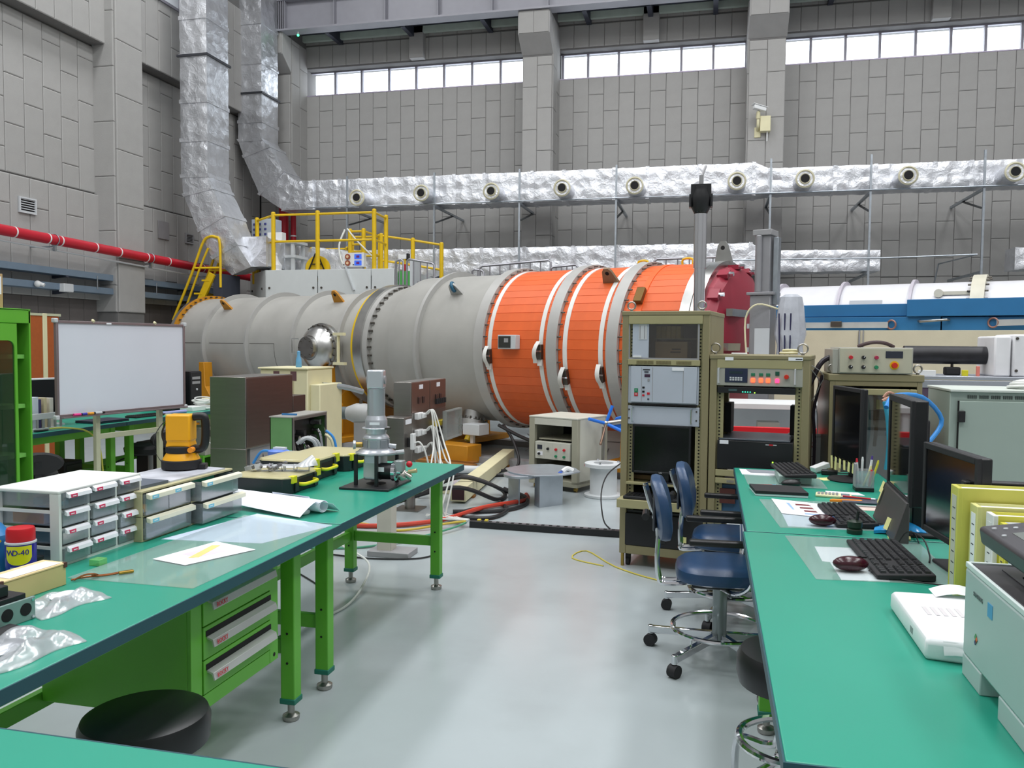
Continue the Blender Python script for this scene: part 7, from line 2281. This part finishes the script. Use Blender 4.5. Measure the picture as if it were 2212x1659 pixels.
for lab, r_, mt, pts in (
        ('thick black cable snaking over the cream beam', .02, CABLEB, [(-2.9, 6.9, .02), (-2.3, 7.3, .18), (-1.95, 7.6, .03), (-2.0, 8.0, .05), (-2.4, 7.9, .19), (-2.9, 8.0, .03)]),
        ('black cable loop in front of the cream beam', .017, CABLEB, [(-2.75, 7.6, .02), (-2.35, 7.75, .2), (-1.85, 7.9, .03), (-1.75, 7.6, .03), (-2.1, 7.05, .02), (-2.05, 6.8, .02), (-1.8, 6.85, .02), (-1.75, 7.2, .02), (-1.9, 7.5, .03)]),
        ('black cable curving out to the right of the beam', .018, CABLEB, [(-2.2, 7.0, .02), (-1.8, 7.15, .02), (-1.65, 7.5, .02), (-1.75, 7.9, .02), (-2.0, 8.1, .05)]),
        ('red cable running on the floor behind the green bench legs', .02, mk('cable_red', (190, 60, 40), .45), [(-3.3, 6.3, .02), (-2.7, 6.25, .02), (-2.2, 6.55, .03), (-1.95, 7.1, .05), (-1.7, 7.7, .02), (-1.75, 8.0, .02)]),
        ('yellow cable on the floor by the bench leg', .01, mk('cable_yellow', (196, 170, 60), .45), [(-3.2, 6.4, .012), (-2.75, 6.35, .012), (-2.4, 6.2, .012), (-2.05, 6.45, .04), (-1.93, 6.5, .05)]),
        ('thin black loop on the floor left of the power strip', .006, CABLEB, [(-2.7, 5.4, .008), (-2.3, 5.35, .008), (-1.95, 5.45, .008), (-1.9, 5.7, .008), (-2.1, 6.0, .008), (-2.5, 6.05, .008), (-2.65, 5.8, .008)]),
        ('thin green cable on the floor left of the power strip', .009, mk('cable_green', (80, 150, 120), .45), [(-2.9, 5.5, .01), (-2.5, 5.6, .01), (-2.2, 5.9, .02), (-2.0, 6.3, .03), (-1.93, 6.5, .04)]),
        ('black hoses hanging from the belly of the vessel to the floor', .022, CABLEB, [(-2.55, 10.0, .5), (-2.3, 9.9, .4), (-2.0, 9.7, .3), (-1.9, 9.5, .1), (-2.1, 9.2, .02), (-2.6, 9.0, .02)]),
        ('second black hose under the belly of the vessel', .018, CABLEB, [(-2.5, 10.05, .5), (-2.3, 9.8, .3), (-2.2, 9.5, .06), (-2.6, 9.3, .02), (-3.2, 9.2, .02)]),
        ('white cable wandering under the left benches', .007, CABLEW, [(-2.1, 4.0, .008), (-2.0, 4.3, .008), (-2.05, 4.7, .03), (-2.2, 5.1, .06), (-2.6, 5.4, .1)]),
        ('thin dark cable on the floor under the left benches', .005, CABLEB, [(-2.5, 3.3, .006), (-2.2, 3.6, .006), (-2.1, 4.0, .006), (-2.2, 4.5, .006), (-2.6, 4.9, .006)])):
    tag(MB().tube(pts, r_, 8, 8).obj('floor_cable', mt), lab, 'cable')
cp_ = thing('plug_connector', 'red and grey industrial plug with bright green cable on the floor', 'plug', (-3.2, 9.1, 0), R(12))
MB().cyl((.32, 0, .05), (.38, 0, .05), .06, n=18).obj('red_collar', mk('collar_red', (196, 30, 70), .4), cp_)
MB().cyl((.38, 0, .05), (.68, 0, .05), .05, .042, 18).obj('grey_body', LGREY, cp_)
MB().cyl((-.2, 0, .035), (.32, 0, .05), .03, n=12).obj('green_cable', mk('cable_lime', (110, 200, 50), .4), cp_)
lg_ = thing('square_post', 'short beige square post on the floor behind the left far bench', 'post', (-2.23, 5.52, 0))
MB().box(-.055, .055, -.055, .055, 0, .62).obj('tube', mk('post_beige', (196, 192, 180), .5), lg_, .006)
MB().box(-.11, .2, -.1, .1, 0, .04).obj('foot', GREYP, lg_, .004)

# ---- half rack cabinet on casters
C_ = G(1246, 1066)
rz = R(-22.9)
xd = Vector((math.cos(rz), math.sin(rz), 0))
hr = thing('half_rack', 'low pale half rack with meter panel in front of the orange vessel', 'rack', C_ - xd * .6, rz)
HB = mk('half_rack_pale', (196, 196, 184), .5, 0, .03)
HBD = mk('half_rack_dark', (160, 158, 140), .5, 0, .03)
hz = .765
for x in (0, .53):
    for y in (0, .56):
        MB().box(x, x + .07, y, y + .05, .08, hz - .02).obj('post', HBD, hr, .004)
MB().box(-.003, .603, -.003, .613, hz - .02, hz).obj('top', HB, hr, .006)
MB().box(.0, .012, .05, .56, .08, hz - .02).box(.588, .6, .05, .56, .08, hz - .02).obj('side_panel', HB, hr)
MB().box(.07, .53, -.002, .04, hz - .09, hz - .022).obj('header', HB, hr, .003)
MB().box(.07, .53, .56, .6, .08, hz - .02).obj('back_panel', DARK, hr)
MB().box(.0, .6, .0, .61, .05, .11).obj('base', HBD, hr, .004)
MB().box(.1, .5, .04, .55, .52, .53).box(.1, .5, .04, .55, .24, .25).obj('shelf', HBD, hr)
for x in (.05, .55):
    for y in (.06, .55):
        MB().cyl((x - .012, y, .025), (x + .012, y, .025), .025, n=12).obj('caster', mk('brass', (176, 150, 80), .35, .9), hr)
mp = MB().box(.085, .515, -.01, .1, .32, .5).obj('meter_panel', HB, hr, .004)
MB().box(.115, .175, -.014, -.01, .42, .465).obj('meter', mk('meter_slate', (46, 50, 62), .25), mp)
MB().box(.115, .18, -.012, -.01, .355, .395).obj('label', LABEL, mp)
for x, z, mt in ((.25, .43, BLACK), (.35, .43, KRED), (.45, .43, KRED), (.35, .36, KGRN), (.45, .36, KGRN), (.14, .372, BLACK)):
    knob(mp, x, z, -.01, mt, .014, .018, 'knob')
for x in (.2, .3, .4):
    MB().box(x, x + .001, -.0105, -.01, .33, .49).obj('seam', GREYP, mp)
tag(MB().tube([C_ - xd * .6 + Vector((-.1, .3, .35)), C_ - xd * .6 + Vector((-.03, .5, .42)), C_ - xd * .6 + Vector((-.15, .6, .5))], .006, 6).obj('thin_cable', CABLEB), 'thin dark cable behind the left side of the low half rack', 'cable')

# ---- round aluminium bench with folded legs
dt = thing('disc_bench', 'low bench made of an aluminium disc on folded sheet legs', 'bench', (0, 0, 0))
c = G(1172, 1016, .30)
dt.location = (c.x, c.y, 0)
ALP = mk('alu_plate', (176, 184, 192), .35, .6, .08, 7)
MB().prism([(.34 * math.cos(2 * PI * k / 28) * (1.08 if k % 7 == 0 else 1), .36 * math.sin(2 * PI * k / 28) * (1.08 if k % 7 == 0 else 1)) for k in range(28)], .295, .308, 'z').obj('top_plate', ALP, dt, .002)
MB().prism([(-.16 + .17 * math.cos(2 * PI * k / 28) * 1.0, -.2 + .2 * math.sin(2 * PI * k / 28)) for k in range(28)], .27, .294, 'z').obj('lower_ring', ALP, dt, .002)
MB().prism([(-.30, -.16), (-.18, -.24), (-.17, -.232), (-.295, -.148), (-.295, .1), (-.303, .1)], 0, .295, 'z').obj('folded_leg', ALP, dt)
MB().prism([(.04, -.33), (.22, -.12), (.215, -.112), (.04, -.318), (-.02, -.22), (-.03, -.225)], 0, .295, 'z').obj('folded_leg', ALP, dt)
MB().box(.18, .215, -.16, -.06, .308, .31).obj('blue_tape', mk('tape_blue', (40, 90, 190), .5), dt)
MB().tube([(.21, -.1, .309), (.25, -.06, .335), (.30, -.04, .312)], .025, 8).obj('white_tape', WHITE, dt)
# ---- white spool
ws = thing('white_spool', 'white flanged cylinder standing on the floor left of the tall rack', 'spool', G(1303, 1072))
MB().lathe([(.185, 0), (.19, .004), (.19, .025), (.14, .03), (.135, .04), (.135, .29), (.14, .3), (.19, .302), (.19, .335), (.186, .338), (.1, .338), (.1, .3)], 44).obj('spool', mk('spool_white', (206, 210, 212), .45), ws)
MB().cyl((0, 0, .31), (0, 0, .312), .1, n=32).obj('recess', GREYP, ws)
for a in (2.1, .3, 4.6):
    MB().cyl((.15 * math.cos(a), .15 * math.sin(a), .338), (.15 * math.cos(a), .15 * math.sin(a), .358), .014, n=12).obj('bolt', CHROME, ws)
MB().box(-.18, -.17, -.07, -.06, .305, .325).obj('red_mark', KRED, ws)
# ---- white double box and blue valve lever behind the spool
q = G(1316, 1012)
wd2 = thing('white_chest', 'white two tier metal chest behind the white spool', 'chest', (q.x - .09, q.y + .35, 0))
zt = D(1316, 928, 9.3).z
MB().box(-.12, .3, 0, .35, 0, zt * .5).obj('lower_tier', WHITE, wd2, .006)
MB().box(-.12, .3, .0, .35, zt * .5 + .006, zt).obj('upper_tier', WHITE, wd2, .006)
MB().lathe([(.1, zt), (.13, zt + .02), (.12, zt + .05), (.02, zt + .06)], 24, (.05, .15, 0)).obj('lid_knob', GREYP, wd2)
MB().bar((.0, -.004, zt * .2), (.04, -.004, zt * .36), .012).obj('printed_key', GREYP, wd2)
bv = thing('blue_valve_lever', 'blue spoked hand lever on a thin steel post behind the tall rack', 'lever', (0, 0, 0))
hb = D(1309, 915, 8.6)
MB().cyl((hb.x - .03, hb.y, 0), (hb.x - .03, hb.y + .05, hb.z - .04), .018, n=10).obj('post', STEEL, bv)
MB().ball(hb, .032, 12, 8).obj('hub', STEEL, bv)
for e in (D(1272, 905, 8.5), D(1323, 876, 8.6), D(1345, 932, 8.5)):
    MB().cyl(hb, e, .017, n=10).obj('spoke', mk('spoke_blue', (40, 120, 226), .35), bv)
MB().cyl(hb, D(1297, 960, 8.4), .013, n=8).obj('steel_arm', mk('arm_brown', (120, 96, 80), .4, .6), bv)
MB().prism([(-.02, -.05), (.18, -.09), (.18, .1), (.03, .06)], -.02, .02, 'y').obj('blue_plate', MATS['spoke_blue'], bv, .006, loc=hb + Vector((.06, .1, 0)))
MB().cyl(hb, hb + Vector((.16, .08, .02)), .028, n=12).obj('shaft', STEEL, bv)

# ================================================================ BACK LEFT CORNER
bench('workbench', 'green workbench behind the whiteboard, carrying the file rack', -6.0, -5.25, 4.95, 6.62, (.12, .08), (.3, .12))
bench('workbench', 'green workbench right of the whiteboard, carrying the black computer', -6.0, -5.25, 6.63, 8.3, (.12, .08), (.12, .12))
# green glass door cabinet, front towards the aisle (+x)
gc = thing('glass_cabinet', 'bright green cabinet with a rounded glass door at the left edge', 'cabinet', (-4.82, 4.1, 0), PI / 2)
CG = mk('cabinet_green', (94, 174, 52), .4, 0, .02)
w, h = .97, 1.735
MB().box(0, .015, 0, .42, .05, h).obj('side_panel', CG, gc)
MB().box(w - .015, w, 0, .42, .05, h).obj('side_panel', CG, gc)
MB().box(0, w, .4, .42, .05, h).obj('back_panel', CG, gc)
MB().box(-.002, w + .002, -.004, .42, h - .002, h + .004).box(0, w, 0, .02, h - .1, h - .006).obj('top', CG, gc, .003)
MB().box(.0, w, .01, .42, 0, .05).obj('plinth', CG, gc)
for k in range(4):
    z = .3 + k * .36
    MB().box(.02, w - .02, .04, .4, z, z + .03).obj('shelf', mk('shelf_green', (120, 190, 90), .5), gc)


def rr(x0, x1, z0, z1, r, n=5):
    q = []
    for cx, cz, a0 in ((x1 - r, z1 - r, 0), (x0 + r, z1 - r, 90), (x0 + r, z0 + r, 180), (x1 - r, z0 + r, 270)):
        for k in range(n + 1):
            a = R(a0 + 90 * k / n)
            q.append((cx + r * math.cos(a), cz + r * math.sin(a)))
    return q


def hole_plate(x0, x1, z0, z1, hole, y0, y1):
    """flat door plate with one rounded opening"""
    m = MB()
    n = len(hole)
    out = []
    for a, b in hole:
        cx, cz = (x0 + x1) / 2, (z0 + z1) / 2
        t = min((x1 - cx) / abs(a - cx) if abs(a - cx) > 1e-6 else 1e9, (z1 - cz) / abs(b - cz) if abs(b - cz) > 1e-6 else 1e9)
        out.append((cx + (a - cx) * t, cz + (b - cz) * t))
    return m.rings([[Vector((a, y0, b)) for a, b in hole], [Vector((a, y0, b)) for a, b in out], [Vector((a, y1, b)) for a, b in out], [Vector((a, y1, b)) for a, b in hole]], False, True)


for k, (x0, x1) in enumerate(((.004, w / 2 - .002), (w / 2 + .002, w - .004))):
    zb_, zt_ = .055, h - .104
    hl = rr(x0 + .1, x1 - .16 if k else x1 - .1, zb_ + .14, zt_ - .12, .05)
    d_ = hole_plate(x0, x1, zb_, zt_, hl, -.018, .0).obj('door', CG, gc)
    MB().prism(hl, -.009, -.006, 'y').obj('glass', mk_clear('cabinet_glass', (40, 66, 48), .08, .55), d_)
    MB().box(x1 - .03 if k == 0 else x0 + .015, x1 - .015 if k == 0 else x0 + .03, -.035, -.018, .85, .97).obj('door_pull', CHROME, d_, .003)
for i, (y, x, sx, sy, sz, lab) in enumerate(((4.86, -5.02, .22, .13, .245, 'cardboard box with white shipping label on top of the green cabinet'), (4.66, -5.0, .24, .16, .30, 'taller cardboard box at the left edge on top of the green cabinet'))):
    b = thing('cardboard_box', lab, 'box', (x, y, h + .004))
    MB().box(-sx / 2, sx / 2, -sy / 2, sy / 2, 0, sz).obj('carton', CARD, b, .003)
    MB().box(-sx / 2 - .0006, sx / 2 + .0006, -.02, .02, 0, sz + .0006).obj('packing_tape', mk('tape_tan', (176, 140, 90), .35), b)
    if i == 0:
        MB().box(sx / 2, sx / 2 + .001, -.045, .05, .1, .225).obj('shipping_label', PAPER, b)
        m = MB()
        for k in range(5):
            m.box(sx / 2 + .001, sx / 2 + .0014, -.035, .03, .115 + k * .012, .119 + k * .012)
        m.obj('label_print', GREYP, b)
# whiteboard on a stand
A = D(120, 797, 6.62)
B = D(398, 790, 7.9)
wvec = B - A
wl_b = math.hypot(wvec.x, wvec.y)
wbd = thing('whiteboard', 'blank whiteboard on a cream wheeled stand in front of the far green benches', 'whiteboard', (A.x, A.y, 0), math.atan2(wvec.y, wvec.x))
zt, zb_ = D(120, 692, 6.62).z, D(125, 903, 6.62).z
FRM = mk('board_frame', (134, 122, 124), .4, .4)
MB().box(.01, wl_b - .01, -.004, .012, zb_ + .01, zt - .01).obj('panel', mk('board_white', (216, 222, 232), .25, 0, .015, 2), wbd)
MB().frame(0, wl_b, zb_, zt, .022, -.014, .016).obj('frame', FRM, wbd, .003)
for x in (0, wl_b):
    for z in (zb_, zt):
        MB().box(x - .018, x + .018, -.02, .02, z - .018, z + .018).obj('corner_cap', LGREY, wbd, .006)
MB().box(0.02, wl_b - .02, -.06, -.014, zb_ - .008, zb_ + .002).obj('pen_tray', FRM, wbd)
MB().box(wl_b * .35, wl_b * .35 + .05, -.016, -.012, zt - .02, zt - .008).obj('maker_label', PAPER, wbd)
for x in (.32, .92):
    MB().cyl((wl_b * x * .8, -.02, zt), (wl_b * x * .8, .0, zt + .01), .012, n=10).obj('clip', IVORY, wbd)
STC = mk('stand_cream', (188, 190, 162), .5)
x0, x1 = .30 * wl_b, .80 * wl_b
for x in (x0, x1):
    MB().box(x - .022, x + .022, .018, .058, .07, zb_ + .12).obj('stand_leg', STC, wbd, .004)
    MB().box(x - .02, x + .02, -.22, .28, .05, .09).obj('stand_foot', STC, wbd, .004)
    for y in (-.2, .26):
        MB().cyl((x - .012, y, .026), (x + .012, y, .026), .026, n=14).obj('caster', BLACKM, wbd)
MB().box(x0 + .022, x1 - .022, .024, .052, zb_ - .22, zb_ - .175).obj('cross_bar', STC, wbd, .003)
for px, mt, nm in ((162, mk('marker_pink', (226, 60, 140), .4), 'pink marker'), (180, mk('marker_blue', (60, 60, 170), .4), 'blue marker'), (190, mk('marker_orange', (232, 160, 40), .4), 'orange marker'), (208, LGREY, 'pale eraser block')):
    t = (px - 122) / 278
    t = t * 6.62 / (6.62 * t + 7.9 * (1 - t))
    p = A + wvec * t
    mkr = thing('board_marker', '%s lying in the tray of the whiteboard' % nm, 'marker', (p.x + .035, p.y, zb_ + .002), math.atan2(wvec.y, wvec.x))
    MB().cyl((-.045, -.0, .012), (.02, .0, .012), .011, n=10).obj('barrel', mt, mkr)
    MB().cyl((.02, .0, .012), (.05, .0, .012), .0095, n=10).obj('cap', BLACKM, mkr)
# orange partition screens
yp = WX(93, 740, -6.6).y
ye = WX(128, 740, -6.6).y
for k in range(3):
    L0 = (1.2, 1.2, ye - yp)[k]
    pt_ = thing('partition_screen', ('orange partition screen with a cream post, %s' % ('hidden by the green cabinet', 'seen just right of the green cabinet', 'running behind the whiteboard')[k]), 'partition', (-6.6, (yp - 2.4, yp - 1.2, yp)[k], 0), PI / 2, 'partition screens')
    OP = mk('partition_orange', (168, 84, 34), .85, 0, .05, 30)
    MB().box(.025, L0 - .025, -.02, .02, .06, 1.76).obj('panel', OP, pt_)
    MB().box(0, L0, -.026, .026, 1.76, 1.785).obj('cap_rail', STC, pt_)
    MB().box(-.028, .028, -.03, .03, 0, 1.785).obj('post', IVORY, pt_, .004)
    MB().box(.028, L0 - .03, -.024, .024, 0.02, .06).obj('kick_rail', STC, pt_)
# things on the far benches
fm = thing('monitor', 'black monitor with pale frame between the green cabinet and the whiteboard', 'monitor', (-5.64, 6.12, Z), R(78))
MB().box(-.25, .25, .0, .05, .1, .42).obj('back_shell', LGREY, fm, .006)
MB().frame(-.25, .25, .1, .42, .015, -.012, .0).obj('bezel', LGREY, fm, .003)
MB().box(-.236, .236, -.006, .0, .115, .405).obj('screen', SCREEN, fm)
MB().box(-.03, .03, .02, .05, 0, .2).box(-.12, .12, -.04, .14, 0, .015).obj('stand', LGREY, fm)
fr2 = thing('file_rack', 'grey open file rack holding books beside the green cabinet', 'rack', (-5.33, 5.72, Z), PI / 2)
MB().box(-.2, .2, 0, .22, 0, .012).box(-.2, .2, -.004, .004, .1, .15).box(-.2, .2, -.004, .004, 0, .03).obj('tray', LGREY, fr2, .003)
for k in range(7):
    MB().box(-.2 + k * .063, -.178 + k * .063, -.004, .004, .03, .1).obj('rack_bar', GREYP, fr2)
for k, (c, hh, t) in enumerate((('60,58,74', .25, .03), ('206,186,120', .26, .028), ('214,224,236', .27, .06), ('70,64,110', .25, .03), ('222,208,170', .26, .03), ('226,222,212', .255, .04))):
    x = -.185 + k * .06
    bkk = thing('book', ('dark book at the left of the grey file rack', 'straw coloured book in the grey file rack', 'broad white folder in the middle of the grey file rack', 'violet backed book in the grey file rack', 'cream book in the grey file rack', 'white book at the right end of the grey file rack')[k], 'book', (-5.33 - .12, 5.72 + x + t / 2, Z + .013), PI / 2, 'books in the grey file rack')
    rgb = tuple(int(v) for v in c.split(','))
    MB().box(-t / 2, t / 2, -.08, .08, 0, hh).obj('cover', mk('book_%d' % k, rgb, .5), bkk, .002)
    MB().box(-t / 2 + .002, t / 2 - .002, -.07, .082, .004, hh - .006).obj('pages', PAPER, bkk)
q = WX(423, 868, -5.55)
tw = thing('tower_computer', 'black tower computer on the green bench right of the whiteboard', 'computer', (-5.55, q.y, Z), PI / 2)
MB().box(-.1, .1, -.0, .4, 0, .42).obj('case', BLACK, tw, .004)
MB().box(-.095, .095, -.012, .0, .01, .41).obj('front_panel', BLACKM, tw, .004)
MB().box(-.08, .06, -.016, -.012, .33, .36).box(-.08, .06, -.016, -.012, .28, .31).obj('drive_bay', GREYP, tw)
MB().cyl((.0, -.012, .22), (.0, -.02, .22), .012, n=12).obj('power_button', LGREY, tw)
t2 = thing('tower_computer', 'second black computer half hidden behind the right edge of the whiteboard', 'computer', (-5.6, q.y - .28, Z), PI / 2)
MB().box(-.09, .09, 0, .38, 0, .40).obj('case', BLACK, t2, .004)
MB().box(-.085, .085, -.01, 0, .01, .39).obj('front_panel', BLACKM, t2, .004)
rt_ = thing('router', 'white network box with a pile of white cables on the far green bench', 'router', (-5.42, 8.02, Z), R(80))
MB().box(-.2, .12, -.08, .1, 0, .05).obj('case', WHITE, rt_, .006)
m = MB()
rn = random.Random(2)
for k in range(6):
    m.torus((.02 + rn.uniform(-.05, .05), rn.uniform(-.03, .05), .06 + .012 * k), .09 + rn.uniform(-.02, .02), .007, (rn.uniform(-.15, .15), rn.uniform(-.15, .15), 1), 20, 6)
m.obj('cable_pile', CABLEW, rt_)
tag(MB().tube([(-5.32, 8.1, Z + .02), (-5.24, 8.2, Z + .01), (-5.2, 8.22, Z - .1), (-5.2, 8.25, .3), (-5.3, 8.3, .02)], .012, 8).tube([(-5.34, 8.0, Z + .02), (-5.23, 8.1, Z + .01), (-5.19, 8.15, Z - .15), (-5.22, 8.2, .3)], .009, 8).obj('hanging_cables', CABLEW), 'white cables hanging off the end of the far green bench', 'cable')
lt = thing('laptop', 'dark closed laptop lying on the far green bench under the whiteboard', 'laptop', (-5.45, 6.55, Z), R(85))
MB().box(-.19, .19, -.13, .13, 0, .012).box(-.19, .19, -.13, .13, .013, .024).obj('case', mk('laptop_navy', (38, 46, 66), .4), lt, .004)
lp2 = thing('blue_tube', 'pale violet tube on the far green bench at the right foot of the whiteboard', 'roll', (-5.36, 7.5, Z + .018), R(80))
MB().cyl((-.18, 0, 0), (.14, 0, 0), .018, n=14).obj('tube', mk('tube_violet', (150, 156, 206), .5), lp2)
MB().cyl((-.2, 0, 0), (-.18, 0, 0), .02, n=14).obj('end_cap', mk('cap_navy', (40, 44, 80), .5), lp2)
kb4 = thing('keyboard', 'dark keyboard on the far green bench near the right foot of the whiteboard', 'keyboard', (-5.45, 7.15, Z), R(85))
MB().box(-.2, .2, -.07, .07, 0, .018).obj('body', BLACKM, kb4, .004)
m = MB()
for k in range(13):
    for j in range(5):
        m.box(-.19 + k * .029, -.166 + k * .029, -.06 + j * .025, -.04 + j * .025, .018, .023)
stuff(m.obj('keys', BLACK, kb4, ang=0))
sheet('sticky_notes', 'pale papers on the far green bench behind the right foot of the whiteboard', 'paper', [(-5.4, 7.32), (-5.3, 7.32), (-5.3, 7.42), (-5.4, 7.42)], Z, .006, NOTE)
tag(MB().tube([(-5.3, 5.75, Z + .02), (-5.22, 5.85, Z + .02), (-5.15, 6.02, Z - .03), (-5.12, 6.12, Z - .2), (-5.12, 6.15, .2), (-5.2, 6.2, .01)], .007, 8).obj('yellow_cable', mk('cable_lemon', (190, 190, 80), .45)), 'yellow cable hanging over the front of the far green bench', 'cable')
tag(MB().tube([(-5.55, 5.5, Z + .01), (-5.4, 5.55, Z + .025), (-5.32, 5.65, Z + .01), (-5.35, 5.85, Z + .008)], .008, 8).obj('black_cable', CABLEB), 'black cables lying on the far green bench by the file rack', 'cable')
# office chairs under the far benches
for x, y, rz_, lab in ((-4.95, 5.42, 2.7, 'black office chair under the far green bench beside the green cabinet'), (-5.1, 7.15, 2.9, 'black office chair under the far green bench behind the whiteboard stand')):
    oc_ = thing('office_chair', lab, 'chair', (x - .3, y, 0), rz_)
    MB().lathe([(.2, .40), (.24, .42), (.245, .46), (.22, .49), (.02, .5)], 28).obj('seat', BLACKM, oc_)
    MB().rings([[Vector((-.26 + dx, .2 * q * math.cos(a), .56 + .09 * q * math.sin(a))) for a in [2 * PI * k / 20 for k in range(20)]] for dx, q in ((-.03, .85), (-.01, 1), (.02, 1), (.03, .8))]).obj('backrest', BLACKM, oc_)
    MB().bar((-.05, 0, .40), (-.27, 0, .42), .05, .02).bar((-.27, 0, .42), (-.285, 0, .58), .05, .02).obj('back_bar', BLACK, oc_)
    MB().cyl((0, 0, .09), (0, 0, .40), .025, n=14).obj('column', GREYP, oc_)
    MB().tube([(.05, .05, .39), (.14, .18, .36), (.2, .24, .32)], .008, 6).obj('lever', BLACK, oc_)
    for k in range(5):
        a = 2 * PI * k / 5
        d = Vector((math.cos(a), math.sin(a), 0))
        MB().bar(Vector((0, 0, .1)), d * .27 + Vector((0, 0, .075)), .035).obj('base_arm', BLACK, oc_, .004)
        MB().ball(d * .27 + Vector((0, 0, .028)), .028, 10, 6).obj('caster', BLACK, oc_)
# cartons and units under the far benches
for x, y, sx, sy, sz, mt, nm, lab in ((-5.72, 5.95, .3, .4, .34, WHITE, 'storage_box', 'white box under the far green bench beside the black chair'), (-5.75, 6.35, .3, .22, .42, BLACKM, 'tower_computer', 'dark computer standing under the far green bench'), (-5.7, 7.75, .35, .4, .45, BLACKM, 'power_supply', 'dark power unit under the right far green bench'), (-5.55, 8.52, .3, .22, .86, IVORY, 'steel_cabinet', 'narrow cream cabinet standing at the right end of the far green benches')):
    b = thing(nm, lab, nm.split('_')[-1], (x, y, 0))
    MB().box(-sx / 2, sx / 2, -sy / 2, sy / 2, 0, sz).obj('case', mt, b, .006)
    MB().box(sx / 2, sx / 2 + .006, -sy / 2 + .02, sy / 2 - .02, .02, sz - .03).obj('front_panel', mt if mt is not BLACKM else BLACK, b, .003)
    for k in range(3):
        MB().box(sx / 2 + .006, sx / 2 + .009, -sy * .3, sy * .3, sz * (.3 + .2 * k), sz * (.3 + .2 * k) + .008).obj('vent_slot', GREYP, b)
ep = thing('meter_unit', 'grey instrument with meters and coloured wires under the end of the far green bench', 'instrument', (-5.28, 8.05, .28), PI / 2)
MB().box(-.16, .16, .0, .3, 0, .3).obj('case', FACE2, ep, .006)
MB().box(-.1, -.02, -.004, 0, .2, .27).box(.04, .12, -.004, 0, .2, .27).obj('meter', BLACK, ep)
for k in range(4):
    MB().tube([(-.12 + k * .07, 0, .15), (-.11 + k * .07, -.05, .1), (-.1 + k * .06, -.03, -.1), (-.05 + k * .04, .02, -.27)], .006, 6).obj('wire', (CABLEW, YEL, MATS['hose_blue'], KRED)[k], ep)
MB().box(-.2, .2, .0, .34, -.02, 0).box(-.2, -.17, 0, .34, -.28, -.02).box(.17, .2, 0, .34, -.28, -.02).obj('stand', GREEN, ep)
